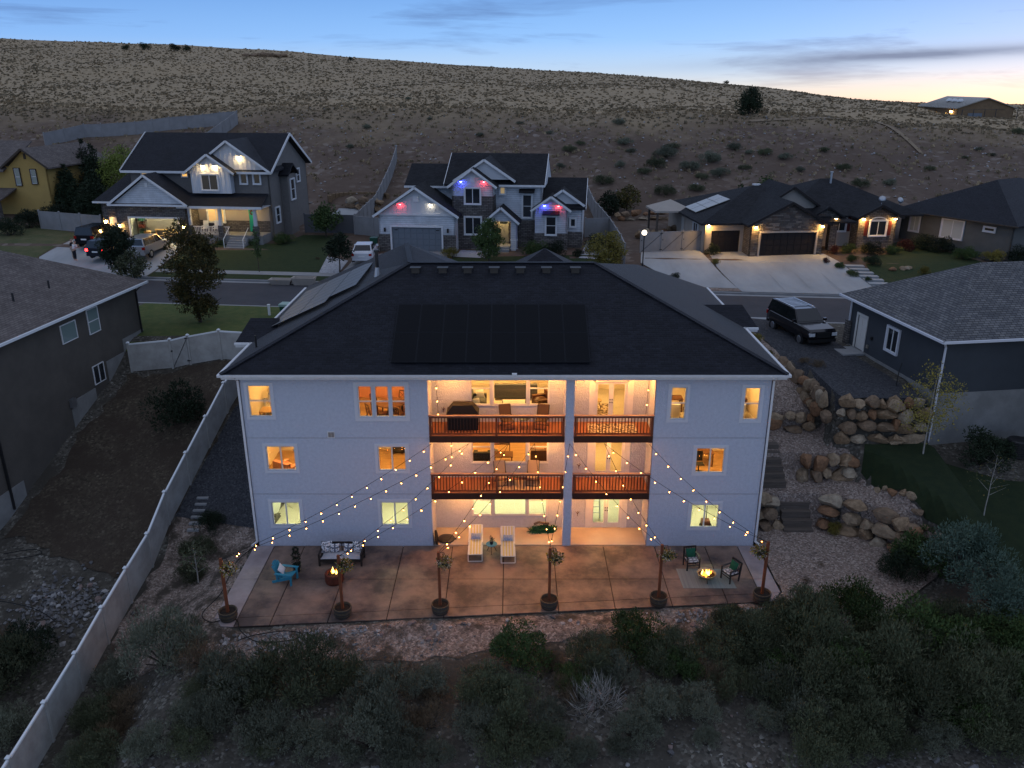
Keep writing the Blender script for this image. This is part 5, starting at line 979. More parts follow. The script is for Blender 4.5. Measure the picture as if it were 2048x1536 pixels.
# ---- white lap sided house with coloured floodlights
B = House('white lap sided house with red and blue floodlights under its gables', PSI, -10, 76, 7)
w = MB(); wall(w, (-19.9, 72), (-13.0, 72), 6.8, 10.2, [(1.15, 5.65, 7.0, 9.15)], .2); wall(w, (-13, 72), (-13, 74), 6.8, 10.2); wall(w, (-19.9, 80), (-19.9, 72), 6.8, 10.2); B.p('wall', w, 'lap_white')
B.p('stone_base', MB().box(-19.95, -18.9, 71.93, 71.99, 6.8, 8.5).box(-14.1, -12.95, 71.93, 71.99, 6.8, 8.5), 'stone_veneer')
B.gable_wall(-19.9, -13.0, 71.98, 10.2, .66, 'board_white'); battens(B, -19.0, -13.9, 71.98, 10.35, .62); r = MB(); gable(r, -20.3, -12.6, 71.5, 79, 10.2, .66, 'y'); B.p('roof', r, 'shingle_black'); B.rake(-20.3, -12.6, 71.47, 10.2, .66)
B.p('belly_band', MB().box(-19.9, -13.0, 71.9, 71.97, 10.2, 10.4), 'white_trim'); B.p('gable_vent', MB().box(-16.7, -16.2, 71.88, 71.96, 11.4, 11.9), 'white_trim')
gd = B.p('garage_door', MB().box(-18.75, -14.25, 72.12, 72.16, 7.0, 9.15), 'garage_grey')
for i in range(4):
    for j in range(8): B.p('door_panel', MB().box(-18.7 + j * .56, -18.2 + j * .56, 72.09, 72.119, 7.06 + i * .53, 7.53 + i * .53), 'garage_grey', gd)
for q in (-18.55, -14.75): B.p('hinge', MB().box(q, q + .3, 72.07, 72.089, 8.85, 8.92), 'black_metal', gd)
B.p('door_trim', MB().box(-18.9, -18.75, 71.92, 72.08, 6.9, 9.3).box(-14.25, -14.1, 71.92, 72.08, 6.9, 9.3).box(-18.75, -14.25, 71.92, 72.08, 9.15, 9.3), 'white_trim')
for q in (-19.35, -13.65): B.p('lantern', MB().box(q - .08, q + .08, 71.78, 71.92, 8.75, 9.1), 'black_metal')
w = MB(); wall(w, (-13.7, 75), (-5.6, 75), 6.8, 12.65); wall(w, (-5.6, 75), (-5.6, 83), 6.8, 12.65); wall(w, (-13.7, 83), (-13.7, 75), 6.8, 12.65); B.p('wall', w, 'lap_white'); r = MB(); gable(r, -14.4, -5.3, 74.5, 83.5, 12.65, .53, 'x'); B.p('roof', r, 'shingle_black'); B.p('fascia', MB().box(-9.5, -5.28, 74.44, 74.49, 12.48, 12.66), 'white_trim')
for sx in (-5.28, -14.42): B.p('rake_board', MB().bar((sx, 74.5, 12.58), (sx, 79, 14.95), .05, .2), 'white_trim'); B.p('gable', MB().prism([(sx, 75, 12.5), (sx, 83, 12.5), (sx, 79, 14.7)], (-.04, 0, 0)), 'lap_white')
w = MB(); wall(w, (-13.45, 73.5), (-9.8, 73.5), 11.75, 12.7); wall(w, (-9.8, 73.5), (-9.8, 75), 11.75, 12.7); wall(w, (-13.45, 75), (-13.45, 73.5), 11.75, 12.7); B.p('wall', w, 'lap_white')
w = MB(); wall(w, (-13.5, 73.44), (-9.75, 73.44), 6.8, 11.75); wall(w, (-9.75, 73.44), (-9.75, 75), 6.8, 11.75); wall(w, (-13.5, 75), (-13.5, 73.44), 6.8, 11.75); B.p('wall', w, 'stone_veneer')
B.gable_wall(-13.45, -9.8, 73.48, 12.7, .74, 'board_white'); r = MB(); gable(r, -13.85, -9.4, 73.0, 78, 12.62, .72, 'y'); B.p('roof', r, 'shingle_black'); B.rake(-13.85, -9.4, 72.97, 12.62, .72); B.p('gable_vent', MB().box(-11.85, -11.4, 73.4, 73.47, 12.95, 13.45), 'white_trim')
B.gable_wall(-13.2, -8.2, 74.6, 13.1, .66, 'board_white'); r = MB(); gable(r, -13.5, -7.9, 74.3, 79, 13.05, .66, 'y'); B.p('roof', r, 'shingle_black'); B.rake(-13.5, -7.9, 74.27, 13.05, .66)
B.win(-12.3, -10.95, 73.43, 11.1, 12.45, 'slider'); B.win(-12.35, -10.9, 73.43, 8.4, 9.9, 'slider')
w = MB(); wall(w, (-18, 76), (-13.75, 76), 6.8, 12.35); wall(w, (-18, 82), (-18, 76), 6.8, 12.35); B.p('wall', w, 'lap_white'); r = MB(); gable(r, -18.3, -14.3, 75.5, 82.5, 12.35, .48, 'x'); B.p('roof', r, 'shingle_black'); B.p('fascia', MB().box(-18.3, -14.3, 75.44, 75.49, 12.18, 12.36), 'white_trim')
w = MB(); wall(w, (-5.59, 75), (-1.9, 75), 6.8, 10.7); wall(w, (-1.9, 75), (-1.9, 82), 6.8, 10.7); B.p('wall', w, 'lap_white'); B.p('stone_base', MB().box(-5.58, -1.85, 74.93, 74.99, 6.8, 8.5), 'stone_veneer'); r = MB(); gable(r, -5.55, -1.6, 74.5, 82.5, 10.7, .56, 'x'); B.p('roof', r, 'shingle_black'); B.p('rake_board', MB().bar((-1.58, 74.5, 10.6), (-1.58, 78.5, 12.85), .05, .2), 'white_trim')
w = MB(); wall(w, (-6.1, 74), (-3.2, 74), 6.8, 10.65); wall(w, (-3.2, 74), (-3.2, 75), 6.8, 10.65); B.p('wall', w, 'lap_white'); B.p('stone_base', MB().box(-6.12, -3.15, 73.92, 73.99, 6.8, 8.5), 'stone_veneer'); B.gable_wall(-6.1, -3.2, 73.97, 10.65, .76, 'board_white'); r = MB(); gable(r, -6.45, -2.85, 73.5, 77, 10.6, .7, 'y'); B.p('roof', r, 'shingle_black'); B.rake(-6.45, -2.85, 73.47, 10.6, .7)
B.gable_wall(-5.4, -1.9, 75, 11.0, .7, 'board_white'); r = MB(); gable(r, -5.7, -1.7, 74.7, 79, 10.95, .68, 'y'); B.p('roof', r, 'shingle_black'); B.rake(-5.7, -1.7, 74.67, 10.95, .68)
B.win(-5.1, -4.2, 73.93, 8.4, 10.0, 'hung'); B.p('awning', MB().prism([(-5.4, 73.4, 10.25), (-3.9, 73.4, 10.25), (-3.9, 73.95, 10.5), (-5.4, 73.95, 10.5)][::-1], (0, 0, -.08)), 'shingle_black'); B.win(-2.95, -2.5, 74.93, 9.0, 9.7, 'fixed')
w = MB().box(-10.35, -9.9, 73.2, 74.9, 6.8, 9.65).box(-8.2, -7.75, 73.2, 74.9, 6.8, 9.65); B.p('porch_wall', w, 'lap_white'); B.gable_wall(-10.3, -7.8, 73.2, 9.62, .9, 'lap_white'); r = MB(); gable(r, -10.7, -7.4, 72.8, 76, 9.55, .85, 'y'); B.p('porch_roof', r, 'shingle_black'); B.rake(-10.7, -7.4, 72.77, 9.55, .85)
B.p('door_surround', MB().box(-9.89, -8.21, 74.8, 74.9, 7.3, 9.65), 'stone_veneer'); dd = B.p('door', MB().box(-9.5, -8.55, 74.7, 74.79, 7.4, 9.5), 'door_grey'); B.p('door_pane', MB().box(-9.35, -8.7, 74.68, 74.699, 9.15, 9.4), 'dark_glass', dd)
for i in range(3): B.p('step', MB().box(-9.8, -8.3, 72.9 - .3 * i, 74.6 if i == 0 else 73.2 - .3 * i, 6.7, 7.38 - .2 * i), 'concrete')
B.lamp(-9.05, 74.0, 9.7, 'lamp_soft', .14, .06, 'porch_lamp'); railing(B, -8.2, -7.5, 72.7, 7.2, .9)
B.win(-7.3, -6.5, 74.97, 9.75, 11.75, 'hung'); B.p('awning', MB().prism([(-7.6, 74.3, 12.05), (-6.2, 74.3, 12.05), (-6.2, 74.95, 12.3), (-7.6, 74.95, 12.3)][::-1], (0, 0, -.08)), 'shingle_black'); B.p('stone_base', MB().box(-7.74, -6.13, 74.92, 74.99, 6.8, 9.5), 'stone_veneer'); B.win(-9.35, -8.9, 74.97, 11.8, 12.4, 'fixed', 'lit_pane_dim')
for q, n, z, m in ((-17.85, 71.78, 11.15, 'lamp_red'), (-15.15, 71.78, 11.15, 'lamp_white'), (-12.65, 73.28, 13.0, 'lamp_blue'), (-10.6, 73.28, 13.0, 'lamp_red'), (-5.25, 73.78, 10.95, 'lamp_blue'), (-4.0, 73.78, 10.92, 'lamp_red')): B.lamp(q, n, z, m, .085, .05, 'floodlight')
# ---- stone fronted house
C5 = -R(5)
C = House('stone fronted single storey house with dark brown garage doors and golden eave lights', C5, 32, 72, 7)
w = MB(); wall(w, (26.7, 68.9), (33.2, 68.9), 6.8, 9.9, [(.9, 5.85, 6.9, 9.05)], .2); wall(w, (33.2, 68.9), (33.2, 72), 6.8, 9.9); wall(w, (26.7, 71), (26.7, 68.9), 6.8, 9.9); C.p('wall', w, 'stone_veneer'); C.gable_wall(26.7, 33.2, 68.92, 9.9, .52, 'stone_veneer')
r = MB(); gable(r, 26.2, 33.7, 68.4, 78, 9.8, .52, 'y'); C.p('roof', r, 'shingle_black'); C.rake(26.2, 33.7, 68.38, 9.8, .52, 'garage_brown')
gd = C.p('garage_door', MB().box(27.6, 32.55, 69.04, 69.08, 6.95, 9.05), 'garage_brown')
def dpanels(h, o, x0, x1, n, z0, cols, rows, m, ph=.5):
    for i in range(rows):
        for j in range(cols): a = x0 + (x1 - x0) * j / cols; h.p('door_panel', MB().box(a + .04, a + (x1 - x0) / cols - .04, n - .03, n - .001, z0 + .05 + i * ph, z0 + (i + 1) * ph - .03), m, o)
dpanels(C, gd, 27.6, 32.55, 69.04, 6.97, 8, 4, 'garage_brown'); C.p('door_trim', MB().box(27.45, 27.6, 68.82, 69.0, 6.9, 9.2).box(32.55, 32.7, 68.82, 69.0, 6.9, 9.2).box(27.6, 32.55, 68.82, 69.0, 9.05, 9.2), 'stucco_tan')
w = MB(); wall(w, (23.2, 70.6), (26.69, 70.6), 6.8, 9.75, [(.6, 3.2, 6.9, 9.0)], .2); wall(w, (23.2, 82.5), (23.2, 70.6), 6.8, 9.75, [(8.6, 9.9, 8.0, 9.3), (4.4, 5.4, 7.1, 9.2)]); C.p('wall', w, 'stucco_tan'); w = MB(); wall(w, (33.2, 72.2), (37.3, 72.2), 6.8, 9.9); C.p('wall', w, 'stucco_tan')
gd = C.p('garage_door', MB().box(23.8, 26.4, 70.74, 70.78, 6.95, 9.0), 'garage_brown'); dpanels(C, gd, 23.8, 26.4, 70.74, 6.97, 4, 4, 'garage_brown', .49); C.swin(-1, 72.6, 73.9, 23.2, 8.0, 9.3, 'slider'); C.p('side_door', MB().box(23.25, 23.3, 77.1, 78.1, 7.1, 9.2), 'door_white')
r = MB(); hip(r, 22.6, 36.6, 69.9, 83.2, 9.75, .36); C.p('roof', r, 'shingle_black'); r = MB(); hip(r, 30.5, 44, 72.0, 84.2, 9.95, .43); C.p('roof', r, 'shingle_black')
C.gable_wall(28.3, 34.6, 72.3, 10.3, .68, 'stucco_tan'); r = MB(); gable(r, 27.9, 35.0, 71.9, 78, 10.25, .66, 'y'); C.p('roof', r, 'shingle_black'); C.rake(27.9, 35.0, 71.88, 10.25, .66, 'garage_brown')
C.p('entry_pillar', MB().box(34.6, 35.25, 70.6, 71.2, 6.8, 10.1), 'stone_veneer'); C.gable_wall(32.9, 35.5, 70.8, 10.1, .6, 'stone_veneer'); r = MB(); gable(r, 32.6, 35.8, 70.4, 75, 10.05, .6, 'y'); C.p('roof', r, 'shingle_black'); C.p('entry_door', MB().box(33.6, 34.4, 72.1, 72.19, 7.1, 9.4), 'walnut')
C.win(35.55, 36.75, 72.2, 8.55, 9.75, 'slider'); C.p('shutter', MB().box(36.88, 37.2, 72.12, 72.19, 8.5, 9.8), 'shutter')
w = MB(); wall(w, (37.35, 71), (40.9, 71), 6.8, 10.0, [(1.1, 2.6, 8.3, 9.6)]); wall(w, (37.35, 73), (37.35, 71), 6.8, 10.0); wall(w, (40.9, 71), (40.9, 80), 6.8, 10.0); C.p('wall', w, 'stone_veneer'); C.gable_wall(37.35, 40.9, 70.98, 10.0, .55, 'stone_veneer'); r = MB(); gable(r, 36.95, 41.3, 70.5, 77, 9.98, .52, 'y'); C.p('roof', r, 'shingle_black'); C.rake(36.95, 41.3, 70.48, 9.98, .52, 'garage_brown')
C.win(38.45, 39.95, 71, 8.3, 9.6, 'slider'); arch = MB(); P = [(39.2 + .75 * math.cos(a), 71.05, 9.6 + .32 * math.sin(a)) for a in [i * math.pi / 10 for i in range(11)]]; arch.prism(P, (0, .03, 0)); C.p('arch_pane', arch, 'dark_glass')
for a, b in zip(P, P[1:]): C.p('arch_trim', MB().bar((a[0], 70.97, a[2]), (b[0], 70.97, b[2]), .08, .1, (0, 1, 0)), 'white_trim')
for q in (38.1, 40.3): C.p('shutter', MB().box(q - .15, q + .15, 70.93, 70.99, 8.3, 9.6), 'shutter')
for q, n, z in ((23.4, 70.3, 9.5), (27.05, 68.65, 9.55), (32.95, 68.65, 9.55), (34.95, 70.45, 9.9), (37.7, 70.75, 9.75), (40.6, 70.75, 9.75)): C.lamp(q, n, z, 'lamp_eave', .12, .06, 'soffit_lamp')
k = .36; 
for i, j in ((0, 0), (1, 0), (2, 0), (1, 1), (2, 1), (0, 1)):
    x = 23.3 + i * 1.05; y = 74.0 + j * 1.75 + i * .0; z = 9.75 + (x - 22.6) * k + .1; o = MB(); o.prism([(x, y, z), (x + 1.0, y, z + k), (x + 1.0, y + 1.68, z + k), (x, y + 1.68, z)][::-1], (0, 0, .05)); C.p('solar_panel', o, 'solar_sky_lit')
C.p('flue', MB().cyl((37.3, 77.3, 11.5), (37.3, 77.3, 13.2), .1).cyl((37.3, 77.3, 13.2), (37.3, 77.3, 13.3), .15), 'galv'); C.p('skylight', MB().cbox((30.4, 78.2, 12.05), (.7, .5, .12)), 'white_trim')
# individual face stones of the garage gable and piers
rs = random.Random(2); smesh = [MB().box(0, w_, -.05, 0, 0, .125).mesh('stone', None) for w_ in (.26, .34, .44, .54)]; stn = []
D('fs0', (.10, .09, .085), (.07, .065, .06), scale=9, rough=.95); D('fs1', (.16, .14, .125), (.11, .10, .09), scale=9, rough=.95); D('fs2', (.24, .215, .19), (.17, .15, .13), scale=9, rough=.95); D('fs3', (.125, .095, .08), (.09, .07, .06), scale=9, rough=.95)
mset = []
for me in smesh:
    for q in range(4): c = me.copy(); c.materials.append(M['fs%d' % q]); mset.append(c)
cnt = 0; z = 6.85
while z < 11.45:
    x = 26.72; row_end = 33.18
    if z > 9.9: x = 26.75 + (z - 9.9) / .52 + .15; row_end = 33.15 - (z - 9.9) / .52 - .15
    x += rs.uniform(0, .1)
    while x < row_end - .2:
        i = rs.randrange(4); w_ = (.26, .34, .44, .54)[i]
        if x + w_ > row_end: break
        if not (z < 9.15 and x + w_ > 27.42 and x < 32.72) and (z < 9.05 or z > 9.2 or True):
            o = link('stone', mset[i * 4 + rs.choice((0, 0, 1, 1, 2, 3))], C.o, Vector((x, 68.895, z)) + C.off); cnt += 1
        x += w_ + .02
    z += .145
print('face stones', cnt)
# ---- dark blue house beside the gravel yard
D8 = -R(8)
Dh = House('dark blue stucco house with grey shingle hip roof beside the gravel yard', D8, 30, 40, 5)
w = MB(); wall(w, (27.3, 45.4), (27.3, 36.3), 6.15, 9.0, [(4.2, 5.25, 7.05, 8.35), (1.0, 1.95, 6.16, 8.2)]); wall(w, (27.3, 36.3), (33.2, 36.3), 6.15, 9.0); wall(w, (33.2, 36.3), (33.2, 33.2), 6.15, 9.0); wall(w, (33.2, 33.2), (46, 33.2), 6.15, 9.0); wall(w, (46, 45.4), (27.3, 45.4), 6.15, 9.0); Dh.p('wall', w, 'stucco_navy')
w = MB(); wall(w, (27.27, 45.4), (27.27, 36.27), 5.3, 6.15); wall(w, (27.27, 36.27), (33.2, 36.27), 2.8, 6.15); wall(w, (33.2, 36.27), (33.2, 33.17), 2.8, 6.15); wall(w, (33.2, 33.17), (46, 33.17), 2.8, 6.15); Dh.p('foundation', w, 'concrete_wall')
r = MB(); hip(r, 26.85, 47, 35.85, 45.9, 9.12, .56); Dh.p('roof', r, 'shingle_grey'); r = MB(); hip(r, 32.7, 47, 32.7, 42, 9.14, .5); Dh.p('roof', r, 'shingle_grey')
Dh.p('gutter', MB().box(26.74, 26.84, 35.75, 45.95, 9.0, 9.12).box(26.74, 32.7, 35.74, 35.84, 9.0, 9.12).box(32.6, 47, 32.59, 32.69, 9.0, 9.12), 'stucco_trim')
Dh.swin(-1, 40.15, 41.2, 27.3, 7.05, 8.35, 'slider', 'dark_glass', 'stucco_trim'); dd = Dh.p('side_door', MB().box(27.34, 27.38, 43.45, 44.4, 6.16, 8.2), 'door_white'); Dh.p('door_trim', MB().box(27.24, 27.29, 43.33, 43.45, 6.16, 8.32).box(27.24, 27.29, 44.4, 44.52, 6.16, 8.32).box(27.24, 27.29, 43.45, 44.4, 8.2, 8.32), 'door_white')
for i in range(3):
    for j in range(2): Dh.p('door_panel', MB().box(27.32, 27.339, 43.55 + j * .42, 43.88 + j * .42, 6.3 + i * .62, 6.82 + i * .62), 'door_white', dd)
Dh.p('landing', MB().box(25.9, 27.25, 43.1, 44.6, 5.9, 6.13), 'concrete'); Dh.p('downspout', MB().bar((27.0, 36.0, 9.0), (27.22, 36.15, 8.7), .08).bar((27.22, 36.15, 8.7), (27.22, 36.15, 3.3), .08), 'stucco_trim'); Dh.p('downspout', MB().bar((27.22, 45.2, 9.0), (27.22, 45.2, 6.1), .08), 'stucco_trim'); Dh.p('stone_corner', MB().box(27.12, 27.26, 45.0, 45.5, 6.0, 7.6), 'stone_veneer'); Dh.p('sensor_box', MB().box(27.2, 27.29, 42.6, 42.75, 7.1, 7.3), 'black_metal'); Dh.p('meter_box', MB().box(27.2, 27.29, 42.9, 43.05, 6.5, 6.7), 'sheetmetal')
# ---- brown house with the long eave
E_ = House('brown stucco house with brown shingle roof and stepped pale foundation', PSI, -34, 40, 0)
w = MB(); wall(w, (-29.7, 30), (-29.7, 48.7), 0, 9.05, [(10.7, 12.1, 7.55, 8.62), (13.2, 14.3, 7.35, 8.85), (12.85, 13.95, 4.35, 5.5)]); wall(w, (-29.7, 48.7), (-42, 48.7), 4, 9.05); E_.p('wall', w, 'stucco_brown')
for a, b, z1 in ((46.3, 48.72, 6.15), (44.3, 46.25, 5.35), (40.4, 42.8, 4.2), (30, 35.6, 1.7)): E_.p('foundation', MB().box(-29.76, -29.66, a, b, -1, z1 - (0 if a > 36 else 0)), 'concrete_wall')
r = MB(); r.poly((-29.2, 28, 9.24), (-29.2, 49.2, 9.24), (-36.0, 42.6, 12.8), (-36.0, 28, 12.8)); r.poly((-29.2, 49.2, 9.24), (-43, 49.2, 9.24), (-36, 42.6, 12.8)); r.poly((-43, 49.2, 9.24), (-43, 28, 9.24), (-36, 28, 12.8), (-36, 42.6, 12.8)); E_.p('roof', r, 'shingle_brown')
E_.p('gutter', MB().box(-29.24, -29.1, 28, 49.25, 9.1, 9.23).box(-43, -29.2, 49.15, 49.28, 9.1, 9.23), 'vinyl_cap'); E_.p('soffit', MB().box(-29.69, -29.22, 28, 49.1, 9.04, 9.09), 'stucco_brown')
E_.swin(1, 40.7, 42.1, -29.7, 7.55, 8.62, 'fixed', 'pale_glass', None); E_.swin(1, 43.2, 44.3, -29.7, 7.35, 8.85, 'hung', 'pale_glass', None); E_.swin(1, 42.85, 43.95, -29.7, 4.35, 5.5, 'slider', 'dark_glass', None)
for y, z in ((42.6, 0), (39.6, 0)): x = -31.2; zz = 9.24 + (-29.2 - x) * .523; E_.p('vent_pipe', MB().cyl((x, y, zz - .1), (x, y, zz + .45), .055), 'black_metal')
E_.p('downspout', MB().bar((-29.2, 48.6, 9.1), (-29.62, 48.5, 8.7), .08).bar((-29.62, 48.5, 8.7), (-29.62, 48.5, 5.6), .08), 'black_metal'); E_.p('downspout', MB().bar((-29.62, 34.5, 9.0), (-29.62, 34.5, .6), .1), 'black_metal'); E_.p('meter_box', MB().box(-29.69, -29.5, 40.3, 40.7, 3.9, 4.4), 'grey_metal')
# ---- yellow house among the trees
Fh = House('yellow stucco gabled house beside the dark evergreens', PSI, -64, 88, 7)
w = MB(); wall(w, (-68.5, 86), (-60.6, 86), 6.8, 12.6, [(4.15, 4.75, 10.6, 12.4), (6.05, 6.65, 10.8, 12.3)]); wall(w, (-60.6, 86), (-60.6, 96), 6.8, 12.6); Fh.p('wall', w, 'stucco_yellow'); Fh.gable_wall(-65.0, -60.6, 86.02, 12.58, .85, 'stucco_yellow'); r = MB(); gable(r, -65.6, -60.0, 85.5, 97, 12.55, .72, 'y'); Fh.p('roof', r, 'shingle_brown'); Fh.rake(-65.6, -60.0, 85.47, 12.55, .72, 'bark')
Fh.win(-64.35, -63.75, 86, 10.6, 12.4, 'hung', 'pale_glass', 0, 'bark', .08); Fh.win(-62.45, -61.85, 86, 10.8, 12.3, 'hung', 'pale_glass', 0, 'bark', .08); Fh.p('gable_vent', MB().box(-62.95, -62.7, 85.93, 86, 13.4, 14.0), 'bark'); r = MB(); r.prism([(-72, 85.3, 12.2), (-65.2, 85.3, 12.2), (-65.2, 91, 15.0), (-72, 91, 15.0)][::-1], (0, 0, -.15)); Fh.p('roof', r, 'shingle_brown'); r = MB(); r.prism([(-72, 82.5, 9.2), (-64.5, 82.5, 9.2), (-64.5, 85.95, 10.3), (-72, 85.95, 10.3)][::-1], (0, 0, -.15)); Fh.p('porch_roof', r, 'shingle_brown'); Fh.p('porch_post', MB().box(-65.2, -64.7, 82.9, 83.4, 6.8, 9.1), 'stone_veneer')
# ---- dark hip roofed house past the stone fronted one
G6 = R(60)
G = House('low olive grey house with a broad dark hip roof behind the curved lawn', G6, -44, 74, 7)
w = MB(); wall(w, (-49.5, 71.2), (-38.9, 71.2), 6.6, 9.9, [(1.0, 1.9, 8.2, 9.6), (4.2, 6.2, 8.1, 9.7)]); wall(w, (-38.9, 71.2), (-38.9, 82), 6.6, 9.9); wall(w, (-49.5, 82), (-49.5, 71.2), 6.6, 9.9); G.p('wall', w, 'stucco_olive'); r = MB(); hip(r, -50.1, -38.3, 70.6, 86, 10.0, .5); G.p('roof', r, 'shingle_dark'); G.p('gutter', MB().box(-50.2, -38.2, 70.5, 70.59, 9.88, 10.0), 'bark')
G.win(-48.5, -47.6, 71.2, 8.2, 9.6, 'slider', 'blind'); G.win(-45.3, -43.3, 71.2, 8.1, 9.7, 'slider', 'blind'); G.win(-41.4, -40.5, 71.2, 9.2, 9.5, 'fixed', 'dark_glass')
# ---- tan building up on the bench
Hh = House('tan block building with metal roof and domed skylights up on the bench', R(3), 72, 154, 14.6, 'bench_building', 'building')
q0, q1, n0, n1 = 69.2, 78.6, 153.6, 169
w = MB(); wall(w, (q0, n0), (q1, n0), 13, 17.0); wall(w, (q0, n1), (q0, n0), 13, 17.0); wall(w, (q1, n0), (q1, n1), 13, 17.0); Hh.p('wall', w, 'block_brown'); Hh.gable_wall(q0, q1, n0, 17.0, .35, 'block_brown'); r = MB(); gable(r, q0 - .5, q1 + .5, n0 - .4, n1 + .4, 17.05, .33, 'y'); Hh.p('roof', r, 'roof_metal')
for i in range(16): n = n0 + i * 1.0; Hh.p('roof_seam', MB().bar((q0 - .5, n, 17.1), ((q0 + q1) / 2, n, 18.75), .05, .06), 'roof_metal')
for i in range(3): Hh.p('skylight', MB().lathe([(.55, 0), (.5, .25), (.3, .42), (0, .48)], (q0 + 2.2, n0 + 4.5 + i * 2.2, 18.0), 12), 'white_trim', smooth=True)
Hh.p('door', MB().box(q0 + 1.8, q0 + 4.2, n0 - .06, n0 - .01, 14.4, 16.2), 'garage_grey'); Hh.lamp(q0 - .15, n0 + 2.2, 16.3, 'lamp_soft', .2, .15)
# ---------------------------------------------------------------- fences
def fence(label, pts, sp=2.4, h=1.8, m='vinyl', cap='vinyl_cap', gates=(), boards=0, name='vinyl_fence', step=True):
    """posts with caps and solid panels following the ground along a path"""
    t = thing(name, label, 'fence', (pts[0][0], pts[0][1], gz(*pts[0]))); O = Vector(t.location); P = []
    for a, b in zip(pts, pts[1:]):
        L = math.hypot(b[0] - a[0], b[1] - a[1]); n = max(1, round(L / sp)); P += [(a[0] + (b[0] - a[0]) * i / n, a[1] + (b[1] - a[1]) * i / n) for i in range(n)]
    P.append(pts[-1]); Z = gz2a([p[0] for p in P], [p[1] for p in P]); pm = MB().box(-.065, .065, -.065, .065, -.15, h + .06).mesh('post', m); cm = MB(); cm.box(-.085, .085, -.085, .085, h + .06, h + .10); cm.poly((-.085, -.085, h + .10), (.085, -.085, h + .10), (0, 0, h + .17)).poly((.085, -.085, h + .10), (.085, .085, h + .10), (0, 0, h + .17)).poly((.085, .085, h + .10), (-.085, .085, h + .10), (0, 0, h + .17)).poly((-.085, .085, h + .10), (-.085, -.085, h + .10), (0, 0, h + .17)); cme = cm.mesh('cap', cap)
    for i, (x, y) in enumerate(P):
        j = min(i, len(P) - 2); a = math.atan2(P[j + 1][1] - P[j][1], P[j + 1][0] - P[j][0])
        o = link('post', pm, t, Vector((x, y, Z[i])) - O, a); link('cap', cme, o, (0, 0, 0))
        if i + 1 < len(P):
            x2, y2 = P[i + 1]; d = Vector((x2 - x, y2 - y, 0)); L = d.length; d /= L; nn = Vector((-d.y, d.x, 0)) * .03; za, zb = Z[i] - O.z, Z[i + 1] - O.z; A_ = Vector((x, y, 0)) - Vector((O.x, O.y, 0)) + d * .06; B_ = A_ + d * (L - .12); U = lambda q, z: (q.x, q.y, z)
            b = MB(); b.prism([U(A_ - nn, za + .03), U(B_ - nn, zb + .03), U(B_ - nn, zb + h - .06), U(A_ - nn, za + h - .06)], nn * 2); po = b.build('gate' if i in gates else 'panel', m, t)
            b = MB(); nn2 = nn * 1.5; b.prism([U(A_ - nn2, za + h - .06), U(B_ - nn2, zb + h - .06), U(B_ - nn2, zb + h + .02), U(A_ - nn2, za + h + .02)], nn2 * 2); b.build('top_rail', cap if m == 'vinyl' else m, po)
            if i in gates:
                f = -nn * 1.3; MB().bar(U(A_ + f, za + .1), U(B_ + f, zb + h - .15), .03).build('brace', 'black_metal', po); MB().bar(U(B_ + f, zb + .05), U(B_ + f, zb + h), .04).build('hinge_bar', 'black_metal', po); MB().cbox(U(A_ + f, za + h * .62), (.1, .06, .1)).build('latch', 'black_metal', po)
                for q in (.25, h - .12): MB().cbox(U(B_ + f * 1.2, zb + q), (.24, .05, .07)).build('hinge', 'black_metal', po)
    return t
fx = lambda y: -17.3 + .17 * (y - 35)
fence('long cream vinyl fence stepping down the slope beside the main house', [(-15.3, 47.4), (-17.35, 36.6), (-17.6, 20.0)])
fence('cream vinyl fence with a black hinged gate between brown house and main house', [(-23.5, 48.0), (-20.9, 47.95), (-19.75, 47.9), (-17.7, 47.6), (-15.3, 47.3)], gates=(1,), sp=2.7)
D('vinyl_grey', (.27, .265, .26), (.22, .215, .21), scale=1, rough=.7); D('fence_dark', (.11, .11, .115), rough=.8); D('fence_tan', (.36, .25, .16), rough=.7)
fence('grey fence across the dry slope behind the evergreens', snpoly([(-79, 113), (-76, 118), (-54, 121.5), (-54.5, 112)]), m='vinyl_grey', cap='vinyl_grey')
fence('pale fence beside the dry lawn left of the open garage', snpoly([(-57, 78.5), (-49.2, 76.6)]), m='vinyl_grey', cap='vinyl_grey')
fence('dark grey fence across the yard between grey and white houses', snpoly([(-29.4, 79.2), (-24.3, 79.2)]), m='fence_dark', cap='fence_dark')
fence('grey fence climbing the hillside left of the white house', snpoly([(-24.3, 79.2), (-25.3, 90), (-27, 108)]), m='vinyl_grey', cap='vinyl_grey')
fence('short grey fence joining the white house garage', snpoly([(-24.2, 78.7), (-20.1, 77.5)]), m='vinyl_grey', cap='vinyl_grey')
fence('grey fence between the white house and the stone house lot', snpoly([(1.9, 69.5), (.6, 80), (-2.2, 97)]), m='vinyl_grey', cap='vinyl_grey')
fence('short grey fence right of the white house wing', snpoly([(-1.7, 79.5), (.6, 80)]), m='vinyl_grey', cap='vinyl_grey')
fence('grey fence with black hinged double gate beside the stone house', [(11.4, 72.6), (13.3, 72.85), (15.2, 73.1), (17.0, 73.35)], m='vinyl_grey', cap='vinyl_grey', gates=(0, 1, 2), sp=3)
t = thing('chain_fence', 'tall dark post fence beside the bench building', 'fence', (78, 150, 14.6))
for i in range(9): MB().cyl((i * 2.4 - 2, i * .9 - 4, -.6), (i * 2.4 - 2, i * .9 - 4, 2.3), .06, .06, 6).build('post', 'black_metal', t)
for z in (2.25, .3): MB().bar((-2, -4, z), (17.2, 3.2, z), .05).build('rail', 'black_metal', t)
